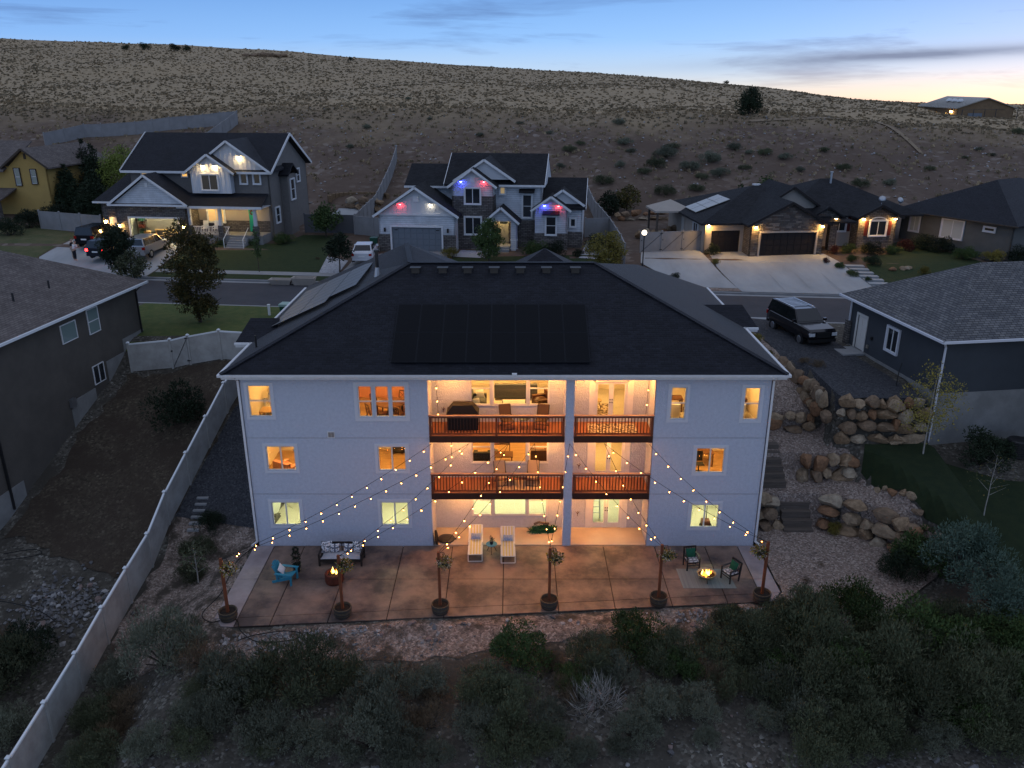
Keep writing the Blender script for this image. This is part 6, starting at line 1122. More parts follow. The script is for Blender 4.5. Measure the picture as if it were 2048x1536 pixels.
# ---------------------------------------------------------------- boulder walls
BM = [[rock_mesh('boulder', 70 + i * 5 + j, 'boulder%d' % i, 2, .34, .78) for j in range(2)] for i in range(5)]
rb = random.Random(9)
def boulder_wall(label, path, z0, z1, k, courses, depth=.5, name='boulder_wall'):
    """stacked courses of boulders along a path (x,y); z0/z1 bottom and top; k = boulder size"""
    t = thing(name, label, 'rock wall', (path[0][0], path[0][1], z0)); O = Vector(t.location); seg = []
    for a, b in zip(path, path[1:]): seg.append((a, b, math.hypot(b[0] - a[0], b[1] - a[1])))
    L = sum(s[2] for s in seg)
    for c in range(courses):
        d = rb.uniform(0, k * .6)
        while d < L:
            w = k * rb.uniform(.6, 1.7); q = d + w / 2
            for a, b, l in seg:
                if q <= l: break
                q -= l
            q = min(q, l); x = a[0] + (b[0] - a[0]) * q / l; y = a[1] + (b[1] - a[1]) * q / l; ang = math.atan2(b[1] - a[1], b[0] - a[0]); nx, ny = -math.sin(ang), math.cos(ang); hh = (z1 - z0) / courses
            z = z0 + hh * (c + .5) + rb.uniform(-.13, .13) * (courses > 1); back = depth * (c + .5) / courses + rb.uniform(-.08, .08)
            if name == 'stone_edge': z = gz(x + nx * back, y + ny * back) + .08
            if name == 'stone_edge' and rb.random() < .3: d += w; continue
            link('boulder', BM[rb.randrange(5)][rb.randrange(2)], t, Vector((x + nx * back, y + ny * back, z)) - O, 0, (w * .60, k * rb.uniform(.5, .68), hh * rb.uniform(.62, 1.05)), (rb.uniform(-.14, .14), rb.uniform(-.14, .14), ang + rb.uniform(-.18, .18) + math.pi * rb.randrange(2)))
            d += w * .97
    return t
boulder_wall('tall wall of stacked tan boulders holding up the dark gravel yard', [(16.5, 38.95), (17.6, 38.7), (19.6, 38.6), (21.5, 38.75)], 3.75, 6.15, .72, 4, .55)
boulder_wall('line of low boulders edging the dark gravel yard above the rock slope', [(15.5, 50.5), (15.75, 47.5), (16.0, 44.5), (16.3, 41.4), (16.35, 39.6)], 5.25, 6.05, .62, 1, .1, 'boulder_edge')
boulder_wall('second row of boulders below the gravel yard edge', [(15.95, 43.5), (16.1, 41.6), (16.2, 39.4)], 4.55, 5.3, .6, 1, .1, 'boulder_edge')
boulder_wall('short two course boulder wall at the top of the garden terraces', [(12.3, 40.75), (14.4, 40.7), (16.2, 40.55)], 3.55, 4.6, .62, 2, .35)
boulder_wall('middle terrace wall of large rounded boulders beside the upper steps', [(14.3, 38.05), (16.2, 37.95), (17.3, 38.0), (17.75, 38.8)], 2.0, 3.35, .86, 2, .3)
boulder_wall('lower terrace wall of brown boulders curving down to the shrubs', [(15.05, 36.2), (16.3, 35.85), (17.3, 35.1), (18.2, 33.9), (18.6, 33.0)], .15, 2.0, .84, 3, .4)
boulder_wall('stack of boulders wedged between the house corner and lower steps', [(12.15, 36.15), (13.45, 36.2)], .15, 2.0, .72, 3, .4)
boulder_wall('scattered pale edging stones along the dark lawn', [(17.6, 37.9), (18.3, 36.6), (19.2, 35.0), (19.9, 32.6)], 2.0, 2.35, .42, 1, .1, 'stone_edge')
def steps(label, x0, x1, y0, y1, z0, z1, n):
    t = thing('garden_steps', label, 'steps', (x0, y0, z0))
    for i in range(n): MB().box(0, x1 - x0, (y1 - y0) * i / n, (y1 - y0) * (i + 1) / n + .05, (z1 - z0) * (i) / n - .25, (z1 - z0) * (i + 1) / n).build('step', 'timber', t)
steps('weathered timber steps cut through the lower boulder wall', 13.5, 14.95, 35.7, 37.3, .1, 1.8, 5)
steps('weathered timber steps climbing beside the house to the upper terrace', 12.2, 13.9, 37.3, 39.4, 2.05, 3.55, 6)
t = thing('stepping_stones', 'row of pale stepping slabs beside the vinyl fence', 'steps', (-16.05, 36.2, gz(-16, 36.2)))
for i in range(6): y = i * .34; MB().box(-.3, .3, y, y + .24, gz(-16, 36.2 + y) - t.location.z, gz(-16, 36.2 + y) - t.location.z + .12).build('slab', 'concrete', t)
boulder_wall('heap of grey boulders in the yard behind the grey house', snpoly([(-29.5, 92.5), (-26.5, 91.5), (-24.8, 90)]), 7.6, 9.0, 1.1, 2, .5, 'boulder_heap')
boulder_wall('curved boulder garden edge behind the grey gate', snpoly([(3.2, 79), (5.6, 80.2), (7.2, 83)]), 7.2, 8.0, .7, 1, .3, 'boulder_edge')
boulder_wall('rock wall at the foot of the hill behind the grey gate', snpoly([(1, 88), (6, 89.5), (11, 89.5)]), 7.4, 8.4, .9, 2, .4, 'rock_wall')
boulder_wall('white landscape stones by the stone house lawn steps', snpoly([(23.2, 69.4), (24.6, 69.9), (25.6, 70.2)]), 6.8, 7.2, .5, 1, .1, 'stone_edge')
t = thing('retaining_ring', 'curved block seat wall behind the grey house', 'wall', (*XY(-28.5, 95), 8.2))
for i in range(18): a = R(200 - i * 11); MB().box(-.36, .36, -.18, .18, 0, .75).build('block', 'block_brown', t, (3.4 * math.cos(a), 2.4 * math.sin(a), 0), a + R(90))
t = thing('fire_ring', 'round stone fire ring in the yard behind the grey house', 'fire pit', (*XY(-29, 94), 7.95)); MB().lathe([(.5, 0), (.75, 0), (.75, .5), (.5, .5), (.5, 0)], n=16).build('ring', 'concrete', t)
t = thing('lawn_steps', 'pale stone steps climbing beside the stone house driveway', 'steps', (*XY(21.9, 65.2), 6.2), -PSI)
for i in range(7): MB().box(-.75 - i * .15, .75 - i * .15, i * .85, i * .85 + .6, i * .10 - .1, i * .10 + .1).build('step', 'driveway', t)
# ---------------------------------------------------------------- street and yard items
t = thing('lamp_post', 'black lamp post with a glowing white globe by the grey gate', 'street lamp', (*XY(3.4, 68.6), 6.6)); MB().cyl((0, 0, 0), (0, 0, .5), .11, .07).cyl((0, 0, .5), (0, 0, 2.75), .05, .045).build('pole', 'black_metal', t); MB().cyl((0, 0, 2.75), (0, 0, 2.85), .13, .13).build('collar', 'black_metal', t)
M['globe'] = emis('globe', (1.0, .86, .66), 5); MB().lathe([(.001, 0)] + [(.21 * math.sin(a), .20 - .21 * math.cos(a)) for a in [i * math.pi / 9 for i in range(1, 9)]] + [(.001, .41)], (0, 0, 2.83), 14).build('globe', 'globe', t, smooth=True)
for q, lab in ((-25.6, 'low tan planter trough at the kerb'), (-23.7, 'taller tan planter trough at the kerb')):
    h = .42 if q < -25 else .6; t = thing('planter_trough', lab, 'planter', (*XY(q, 62.5), 6.0), -PSI + R(2), 'troughs at the kerb'); w_ = .95; b = MB(); b.v = [(-.75, -.3, 0), (.75, -.3, 0), (.75, .3, 0), (-.75, .3, 0), (-w_, -.42, h), (w_, -.42, h), (w_, .42, h), (-w_, .42, h), (-w_ + .1, -.34, h), (w_ - .1, -.34, h), (w_ - .1, .34, h), (-w_ + .1, .34, h), (-.7, -.26, .1), (.7, -.26, .1), (.7, .26, .1), (-.7, .26, .1)]; b.f = [(0, 1, 5, 4), (1, 2, 6, 5), (2, 3, 7, 6), (3, 0, 4, 7), (4, 5, 9, 8), (5, 6, 10, 9), (6, 7, 11, 10), (7, 4, 8, 11), (8, 9, 13, 12), (9, 10, 14, 13), (10, 11, 15, 14), (11, 8, 12, 15), (12, 13, 14, 15)]; b.build('trough', 'stucco_tan', t)
t = thing('utility_box', 'green utility box with pale lid on the bright lawn', 'utility box', (*XY(-21.6, 53.3), 6.12), -PSI); MB().box(-.4, .4, -.35, .35, 0, .62).build('cabinet', 'plastic_green', t); MB().box(-.45, .45, -.4, .4, .62, .78).build('lid', 'plastic_teal', t)
t = thing('marker_post', 'short white marker post beside the utility box', 'post', (*XY(-22.7, 52.8), 6.12)); MB().box(-.07, .07, -.07, .07, 0, .75).build('post', 'white_metal', t); MB().box(-.09, .09, -.09, .09, .75, .8).build('cap', 'white_metal', t)
t = thing('rubbish_bin', 'dark green wheeled bin beside the white house garage', 'bin', (*XY(-20.6, 72.6), 6.95)); b = MB(); b.v = [(-.26, -.28, .08), (.26, -.28, .08), (.26, .28, .08), (-.26, .28, .08), (-.33, -.36, 1.05), (.33, -.36, 1.05), (.33, .36, 1.05), (-.33, .36, 1.05)]; b.f = [(0, 3, 2, 1), (4, 5, 6, 7), (0, 1, 5, 4), (1, 2, 6, 5), (2, 3, 7, 6), (3, 0, 4, 7)]; b.build('body', 'plastic_green', t); MB().box(-.35, .35, -.4, .38, 1.05, 1.14).build('lid', 'plastic_green', t)
for s in (-.28, .28): MB().cyl((s - .03, .3, .1), (s + .03, .3, .1), .1).build('wheel', 'black_rubber', t)
t = thing('air_conditioner', 'dark air conditioner unit beside the blue house foundation', 'air conditioner', (26.2, 38.9, gz(26.2, 38.9))); MB().lathe([(.0, 0), (.5, 0), (.5, .85), (.44, .9), (.12, .86), (0, .86)], n=16).build('casing', 'black_metal', t)
for i in range(7): z = .1 + i * .11; MB().lathe([(.505, z), (.525, z + .02), (.505, z + .04)], n=16).build('louvre', 'black_rubber', t)
t = thing('bent_pipe', 'thin black rod standing by the blue house wall', 'rod', (20.6, 41.3, 6.0)); MB().tube([(0, 0, 0), (.02, 0, .8), (.1, 0, 1.3)], .025).build('rod', 'black_metal', t)
def dish(x, y, z, lab, a):
    t = thing('satellite_dish', lab, 'satellite dish', (x, y, z), a); MB().cyl((0, 0, -.6), (0, 0, .3), .03).build('mast', 'galv', t); m = MB().lathe([(0, .09), (.15, .07), (.29, .0), (.305, .01), (.15, .085), (0, .11)], n=16).xform(Matrix.Translation((0, -.05, .5)) @ Matrix.Rotation(R(62), 4, 'X')); m.build('reflector', 'galv', t, smooth=True); MB().bar((0, -.1, .2), (0, -.5, .45), .03).build('feed_arm', 'galv', t)
dish(33.0, 74.4, 11.0, 'satellite dish on the stone house gable', R(-15)); dish(36.7, 78.9, 10.3, 'satellite dish on the dark hip roof corner', R(10))
t = thing('pergola', 'tan roofed pergola with wooden posts behind the grey gate', 'pergola', (15.3, 80.6, 7.2), R(5)); r = MB(); hip(r, -1.9, 1.9, -1.9, 1.9, 2.6, .45); r.build('canopy', 'stucco_tan', t)
for a in (-1.6, 1.6):
    for b in (-1.6, 1.6): MB().box(a - .09, a + .09, b - .09, b + .09, 0, 2.6).build('post', 'timber', t)
def hose(lab, pts, r=.022):
    t = thing('garden_hose', lab, 'hose', (pts[0][0], pts[0][1], gz(*pts[0]))); O = Vector(t.location); P = []
    for i in range(len(pts) - 1):
        p = [Vector((*pts[max(0, min(len(pts) - 1, i + k))], 0)) for k in (-1, 0, 1, 2)]
        for s in range(5):
            q = s / 5; v = .5 * (2 * p[1] + (p[2] - p[0]) * q + (2 * p[0] - 5 * p[1] + 4 * p[2] - p[3]) * q * q + (3 * p[1] - p[0] - 3 * p[2] + p[3]) * q ** 3); P.append((v.x, v.y))
    Z = gz2a([p[0] for p in P], [p[1] for p in P]); MB().tube([tuple(Vector((x, y, max(z, -.06) + .09)) - O) for (x, y), z in zip(P, Z)], r, 5).build('tube', 'black_rubber', t)
hose('black irrigation hose looping off the patio corner barrel', [(-11.9, 29.3), (-11.5, 28.9), (-11.2, 28.3), (-10.3, 27.6), (-9.0, 27.7), (-8.6, 28.1), (-9.4, 28.3), (-10.6, 28.0), (-11.2, 27.6)])
hose('black irrigation hose running along the narrow patio end', [(-12.5, 35), (-13.0, 33.5), (-12.9, 31), (-13.2, 29.5), (-12.7, 28.9), (-12.2, 29.0)])
hose('black drip hose crossing the neighbouring side yard', [(-25, 30.6), (-22.5, 30.4), (-20.5, 29.8), (-19, 28.8)]); hose('coiled black hose below the brown house downspout', [(-24.4, 34.2), (-23.2, 34.6), (-22.6, 34.2), (-23.4, 33.8), (-24.6, 33.6)])
# ---------------------------------------------------------------- vehicles
def car(label, loc, ang, paint, L=4.9, Wd=1.95, Hh=1.75, kind='suv', cat='car', tail='red_lens', head='lens', name='parked_car', rack=False, group=None):
    """x forward; body shell lofted from cross sections, separate glass, wheels, lamps"""
    t = thing(name, label, cat, loc, ang, group); h = Hh; gc = .24
    if kind == 'suv': st = [(-.5, .30, .62), (-.485, .26, .63), (-.40, .24, .64), (.18, .24, .64), (.30, .24, .64), (.455, .27, .60), (.49, .30, .54), (.5, .34, .46)]; cab = [(-.488, .63), (-.455, 1.0), (.07, 1.0), (.215, .64)]
    else: st = [(-.5, .36, .60), (-.485, .30, .66), (-.40, .24, .68), (.18, .24, .66), (.30, .24, .65), (.455, .27, .56), (.49, .31, .50), (.5, .36, .44)]; cab = [(-.40, .67), (-.24, 1.0), (.04, 1.0), (.235, .655)]
    b = MB(); n = len(st)
    for x, lo, hi in st:
        e = 1 - max(0, abs(x) - .40) * 1.3; w = Wd / 2 * e; lo *= h; hi *= h; mid = lo + (hi - lo) * .55
        b.v += [(x * L, -w * .9, lo), (x * L, -w, lo + .12), (x * L, -w * 1.0, mid), (x * L, -w * .955, hi - .05), (x * L, -w * .86, hi), (x * L, w * .86, hi), (x * L, w * .955, hi - .05), (x * L, w, mid), (x * L, w, lo + .12), (x * L, w * .9, lo)]
    for i in range(n - 1):
        for j in range(10): k = (j + 1) % 10; b.f.append((i * 10 + j, i * 10 + k, i * 10 + 10 + k, i * 10 + 10 + j))
    b.f += [tuple(range(9, -1, -1)), tuple((n - 1) * 10 + j for j in range(10))]; b.build('body', paint, t)
    c = MB(); w0, w1 = Wd / 2 * .90, Wd / 2 * .72
    C4 = [(x * L, z * h) for x, z in cab]
    for (x, z), w in zip(C4, (w0, w1, w1, w0)): c.v += [(x, -w, z), (x, w, z)]
    c.f = [(0, 1, 3, 2), (2, 3, 5, 4), (4, 5, 7, 6), (0, 2, 4, 6), (1, 7, 5, 3)]; co = c.build('cabin', paint, t)
    def gl(name, pts, out):
        m = MB(); m.prism([Vector(p) + Vector(out) * .004 for p in pts], Vector(out) * .012); m.build(name, 'car_glass', co)
    def lerp(a, b2, q): return (a[0] + (b2[0] - a[0]) * q, a[1] + (b2[1] - a[1]) * q)
    wid = lambda z: w0 + (w1 - w0) * (z - C4[0][1]) / (C4[1][1] - C4[0][1])
    a, b2 = lerp(C4[3], C4[2], .08), lerp(C4[3], C4[2], .93); gl('windscreen', [(a[0], -wid(a[1]) * .93, a[1]), (a[0], wid(a[1]) * .93, a[1]), (b2[0], wid(b2[1]) * .93, b2[1]), (b2[0], -wid(b2[1]) * .93, b2[1])], (.6, 0, .8))
    a, b2 = lerp(C4[0], C4[1], .12), lerp(C4[0], C4[1], .9); gl('rear_window', [(a[0], wid(a[1]) * .9, a[1]), (a[0], -wid(a[1]) * .9, a[1]), (b2[0], -wid(b2[1]) * .9, b2[1]), (b2[0], wid(b2[1]) * .9, b2[1])], (-.9, 0, .3))
    zl, zh = C4[0][1] + .05, C4[1][1] - .07; q = (zl - C4[0][1]) / (C4[1][1] - C4[0][1]); qh = (zh - C4[0][1]) / (C4[1][1] - C4[0][1]); xb = lambda z: C4[0][0] + (C4[1][0] - C4[0][0]) * (z - C4[0][1]) / (C4[1][1] - C4[0][1]); xf = lambda z: C4[3][0] + (C4[2][0] - C4[3][0]) * (z - C4[3][1]) / (C4[2][1] - C4[3][1])
    xs0 = [xb(zl) + .12, -.13 * L + .03, .06 * L, xf(zl) - .12] if kind != 'suv' else [xb(zl) + .1, -.27 * L, -.06 * L, xf(zl) - .12]
    xs1 = [xb(zh) + .1, xs0[1], xs0[2], xf(zh) - .06]; xs1[2] = min(xs1[2], xs1[3] - .1)
    for s in (-1, 1):
        for i in range(3):
            g = .035; p = [(xs0[i] + g, s * wid(zl), zl), (xs0[i + 1] - g, s * wid(zl), zl), (xs1[i + 1] - g, s * wid(zh), zh), (max(xs1[i], xs0[i]) + g if i else xs1[i] + g, s * wid(zh), zh)]; gl('side_window', p if s < 0 else p[::-1], (0, s, .2))
        MB().box(.17 * L, .17 * L + .14, s * Wd / 2 * .93 if s > 0 else -Wd / 2 * .93 - .2, s * Wd / 2 * .93 + .2 if s > 0 else -Wd / 2 * .93, .66 * h, .66 * h + .15).build('mirror', paint, t)
        MB().box(-.5 * L - .015, -.5 * L + .12, s * Wd * .40 - .12, s * Wd * .40 + .12, .47 * h, .60 * h).build('tail_light', tail, t); MB().box(.468 * L, .5 * L + .012, s * Wd * .36 - .17, s * Wd * .36 + .17, .40 * h, .50 * h).build('headlight', head, t)
        if rack: MB().bar((C4[1][0] + .15, s * w1 * .9, h + .05), (C4[2][0] - .1, s * w1 * .9, h + .05), .05).build('roof_rail', 'chrome', t)
        for x in (-.30 * L, .315 * L):
            o = MB().cyl((x, s * Wd / 2 * .80, .36), (x, s * Wd / 2 * 1.0, .36), .36, .36, 18).build('wheel', 'tyre', t); MB().cyl((x, s * Wd / 2 * 1.0, .36), (x, s * Wd / 2 * 1.012, .36), .24, .21, 12).build('rim', 'rim', o); MB().cyl((x, s * Wd / 2 * .985, .37), (x, s * Wd / 2 * .99, .37), .43, .43, 18).build('wheel_arch', 'black_rubber', o)
    MB().box(.485 * L, .5 * L + .016, -Wd * .22, Wd * .22, .36 * h, .52 * h).build('grille', 'black_rubber', t); MB().box(.46 * L, .5 * L + .03, -Wd * .43, Wd * .43, .20 * h, .30 * h).build('bumper', 'black_rubber' if kind == 'suv' else paint, t); MB().box(-.5 * L - .03, -.46 * L, -Wd * .43, Wd * .43, .20 * h, .33 * h).build('bumper', paint, t); MB().box(-.5 * L - .022, -.5 * L, -.26, .26, .40 * h, .47 * h).build('number_plate', 'white_metal', t)
    if rack:
        for i in range(7): MB().box(C4[1][0] + .3 + i * .3, C4[1][0] + .36 + i * .3, -w1 * .88, w1 * .88, h + .035, h + .06).build('roof_slat', 'chrome', t)
    return t
car('black full size SUV with chrome roof rails on the dark gravel yard', (18.35, 50.4, 6.04), R(-78), 'paint_black', 5.3, 2.05, 1.9, 'suv', rack=True)
car('silver SUV parked in front of the open garage', (*XY(-40.5, 69.4), 6.75), R(90) - PSI + R(3), 'paint_silver', 5.0, 2.0, 1.78, 'suv')
M['tail_lit'] = emis('tail_lit', (1.0, .03, .03), 9)
car('dark car with its red tail lamps glowing on the driveway', (*XY(-43.75, 68.9), 6.72), R(90) - PSI + R(-2), 'paint_navy', 4.7, 1.9, 1.6, 'suv', tail='tail_lit')
car('black SUV parked beside the garage of the grey house', (*XY(-46.9, 72.45), 7.04), R(90) - PSI, 'paint_black', 5.1, 2.0, 1.85, 'suv')
car('white sedan seen from behind on the white house driveway', (*XY(-20.6, 69.6), 6.75), R(90) - PSI + R(8), 'paint_white', 4.7, 1.85, 1.45, 'sedan')
# ---------------------------------------------------------------- people
def skinned(name, parent, V, E, m, levels=1):
    me = bpy.data.meshes.new(name); me.from_pydata([v[:3] for v in V], E, []); me.materials.append(M[m]); o = link(name, me, parent); md = o.modifiers.new('skin', 'SKIN')
    for i, v in enumerate(V): r = v[3]; me.skin_vertices[0].data[i].radius = (r, r)
    me.skin_vertices[0].data[0].use_root = True; s = o.modifiers.new('sub', 'SUBSURF'); s.levels = levels; s.render_levels = levels; return o
def person(label, loc, ang, shirt, legs, reach=0.0, lean=0.0):
    t = thing('person', label, 'person', loc, ang); f = lean
    hip_, chest, neck, head = (0, 0, .95, .13), (0, -f * .5, 1.25, .15), (0, -f * .8, 1.47, .06), (0, -f, 1.64, .10)
    V = [hip_, (0, -f * .25, 1.10, .13), chest, (0, -f * .7, 1.41, .12), neck, (0, -f, 1.56, .085), head, (0, -f, 1.72, .075)]; E = [(i, i + 1) for i in range(7)]
    for s in (-1, 1):
        k = len(V); V += [(s * .10, 0, .86, .10), (s * .11, -.02, .50, .065), (s * .12, .02, .09, .045), (s * .12, -.12, .04, .04)]; E += [(0, k), (k, k + 1), (k + 1, k + 2), (k + 2, k + 3)]
        k = len(V); r = reach; V += [(s * .19, -f * .7, 1.39, .06), (s * .25, -f * .6 - .12 * r, 1.14 + .03 * r, .046), (s * .22, -f * .5 - .40 * r - .04, .90 + .28 * r, .036), (s * .21, -f * .5 - .47 * r - .06, .83 + .33 * r, .034)]; E += [(3, k), (k, k + 1), (k + 1, k + 2), (k + 2, k + 3)]
        for q in range(4): V.append((s * (.185 + .018 * q), -f * .5 - .54 * r - .08, .76 + .38 * r + .005 * q, .010)); E.append((k + 3, len(V) - 1))
        V.append((s * .17, -f * .5 - .47 * r - .11, .80 + .34 * r, .011)); E.append((k + 3, len(V) - 1))
    skinned('body', t, V, E, 'skin')
    S = [(0, -f * .1, 1.0, .155), (0, -f * .3, 1.15, .15), (0, -f * .5, 1.27, .17), (0, -f * .7, 1.40, .145), (0, -f * .78, 1.46, .085)]; Es = [(0, 1), (1, 2), (2, 3), (3, 4)]
    for s in (-1, 1): k = len(S); S += [(s * .195, -f * .7, 1.39, .076), (s * .25, -f * .6 - .11 * reach, 1.16 + .03 * reach, .062)]; Es += [(3, k), (k, k + 1)]
    skinned('shirt', t, S, Es, shirt)
    T = [(0, 0, .97, .145)]; Et = []
    for s in (-1, 1): k = len(T); T += [(s * .10, 0, .85, .115), (s * .11, -.02, .50, .082), (s * .12, .015, .14, .062)]; Et += [(0, k), (k, k + 1), (k + 1, k + 2)]
    skinned('trousers', t, T, Et, legs); skinned('hair', t, [(0, -f + .03, 1.66, .10), (0, -f + .01, 1.73, .092)], [(0, 1)], 'hair')
    MB().cyl((0, -f - .10, 1.62), (0, -f - .125, 1.60), .018, .01, 6).build('nose', 'skin', t)
    for s in (-.035, .035): MB().cyl((s, -f - .085, 1.655), (s, -f - .10, 1.655), .012, .012, 6).build('eye', 'hair', t)
    return t
person('person in dark shirt and khaki trousers standing behind the dark car', (*XY(-46.7, 67.7), 6.58), R(110), 'cloth_dark', 'cloth_khaki', .8, .06)
person('person in white shirt and dark trousers bending at the dark car', (*XY(-46.0, 66.9), 6.52), R(150), 'cloth_white', 'cloth_dark', .7, .22)
person('person in dark clothes standing inside the open garage', (*XY(-40.4, 75.2), 7.04), R(170), 'cloth_dark', 'cloth_dark', .3, 0)
# ---------------------------------------------------------------- things in the open garage
def bench(s, n, L_, lab):
    t = thing('workbench', lab, 'workbench', (*XY(s, n), 7.04), -PSI); MB().box(-L_ / 2, L_ / 2, -.35, .35, .82, .9).build('bench_top', 'pine', t); MB().box(-L_ / 2 + .05, L_ / 2 - .05, -.3, .3, .25, .29).build('shelf', 'pine', t)
    for a in (-1, 1):
        for b in (-1, 1): MB().box(a * (L_ / 2 - .08) - .05, a * (L_ / 2 - .08) + .05, b * .28 - .05, b * .28 + .05, 0, .82).build('leg', 'pine', t)
bench(-40.3, 73.9, 2.0, 'pale wooden workbench nearest the open garage doorway'); bench(-41.9, 75.6, 2.2, 'pale wooden workbench deeper in the open garage')
for i, (s, n, a, b, c) in enumerate(((-43.2, 74.0, .7, .5, .5), (-43.5, 74.8, .6, .6, .7), (-42.6, 74.2, .5, .4, .35))):
    t = thing('cardboard_box', ['long low cardboard box by the garage jamb', 'tall cardboard box behind the garage jamb', 'small cardboard box on the garage floor'][i], 'box', (*XY(s, n), 7.04), .3 * i, 'boxes in the garage'); MB().box(-a / 2, a / 2, -b / 2, b / 2, 0, c).build('carton', 'pine', t)
    for q in (-1, 1): MB().bar((0, q * b / 2, c), (0, q * (b / 2 + .12), c + .1), a, .01).build('flap', 'pine', t)
t = thing('storage_rack', 'dark storage rack crowded with gear along the garage side wall', 'shelf', (*XY(-44.3, 76.6), 7.04), -PSI)
for z in (.3, 1.0, 1.7): MB().box(-.3, .5, -1.6, 1.6, z, z + .04).build('shelf', 'black_metal', t)
for a in (-.28, .48):
    for b in (-1.58, 1.58): MB().box(a - .03, a + .03, b - .03, b + .03, 0, 2.0).build('post', 'black_metal', t)
rg = random.Random(3)
for z in (.34, 1.04, 1.74):
    for k in range(5): c = rg.choice(['black_rubber', 'plastic_green', 'cloth_white', 'shutter', 'blue_paint']); y = -1.35 + k * .62; s = thing('storage_bin', {'black_rubber': 'black storage bin', 'plastic_green': 'green storage bin', 'cloth_white': 'white storage bin', 'shutter': 'dark red storage bin', 'blue_paint': 'blue storage bin'}[c] + ' on the garage rack', 'bin', (*XY(-44.2, 76.6 + y), 7.04 + z), -PSI, 'bins on the garage rack'); MB().box(-.22, .22, -.22, .22, 0, .28 + rg.uniform(0, .2)).build('tub', c, s); MB().box(-.24, .24, -.24, .24, .48, .52).build('lid', c, s)
# ---------------------------------------------------------------- shrubs
SH = {'s': [shrub_mesh('foliage', 100 + i, 'leaf_sage', 7500, 30, .085, .022, .8, .8, .27) for i in range(3)], 'r': [shrub_mesh('foliage', 110 + i, 'leaf_rabbit', 7500, 30, .085, .022, .9, .85, .28) for i in range(3)],
      'g': [shrub_mesh('foliage', 120 + i, 'leaf_green', 5500, 26, .08, .035, .5, .85, .29) for i in range(2)], 'd': [shrub_mesh('foliage', 130, 'leaf_dark', 5000, 24, .085, .03, .5, .95, .3)], 'k': [shrub_mesh('foliage', 140 + i, 'leaf_dark', 4000, 20, .09, .045, .3, .95, .34) for i in range(2)],
      'l': [shrub_mesh('foliage', 150, 'leaf_blue', 8000, 30, .075, .025, .6, .95, .3)], 'b': [shrub_mesh('foliage', 160, 'leaf_dry', 2600, 16, .2, .014, 1.2, .55, .3)], 'y': [shrub_mesh('foliage', 170, 'leaf_yellow', 2600, 16, .11, .04, .7, .9, .32)], 'n': [shrub_mesh('foliage', 180, 'leaf_red', 2400, 16, .11, .045, .5, .9, .34)], 'w': [shrub_mesh('foliage', 190, 'bark_pale', 500, 10, .6, .02, 1.2, .6, .35)]}
stems = MB(); rs_ = random.Random(4)
for i in range(9): a = rs_.uniform(0, 6.28); stems.cyl((0, 0, -.1), (.55 * math.cos(a), .55 * math.sin(a), rs_.uniform(.3, .6)), .035, .012, 5, False)
stem_me = stems.mesh('stem', 'bark')
KN = {'s': ('sagebrush', 'grey green sagebrush'), 'r': ('rabbitbrush', 'olive green rabbitbrush'), 'g': ('green_shrub', 'green leafy shrub'), 'd': ('dark_shrub', 'dark evergreen shrub'), 'k': ('dark_shrub', 'dark rounded shrub'), 'l': ('juniper_shrub', 'blue green mounded shrub'), 'b': ('dry_shrub', 'dry brown brush'), 'y': ('yellow_shrub', 'yellow green shrub'), 'n': ('red_shrub', 'dark red barberry shrub'), 'w': ('dead_brush', 'bare grey dead brush')}
rp = random.Random(12)
def shrub(x, y, r, k, label, group, hz=1.0, stem=True):
    nm, _ = KN[k]; t = thing(nm, label, 'shrub', (x, y, gz2(x, y) - .03), 0, group); me = SH[k][rp.randrange(len(SH[k]))]
    link('foliage', me, t, (0, 0, 0), rp.uniform(0, 6.28), (r * rp.uniform(.9, 1.1), r * rp.uniform(.9, 1.1), r * hz * rp.uniform(.85, 1.1)))
    if stem: link('stem', stem_me, t, (0, 0, 0), rp.uniform(0, 6.28), (r * .8, r * .8, r * .8))
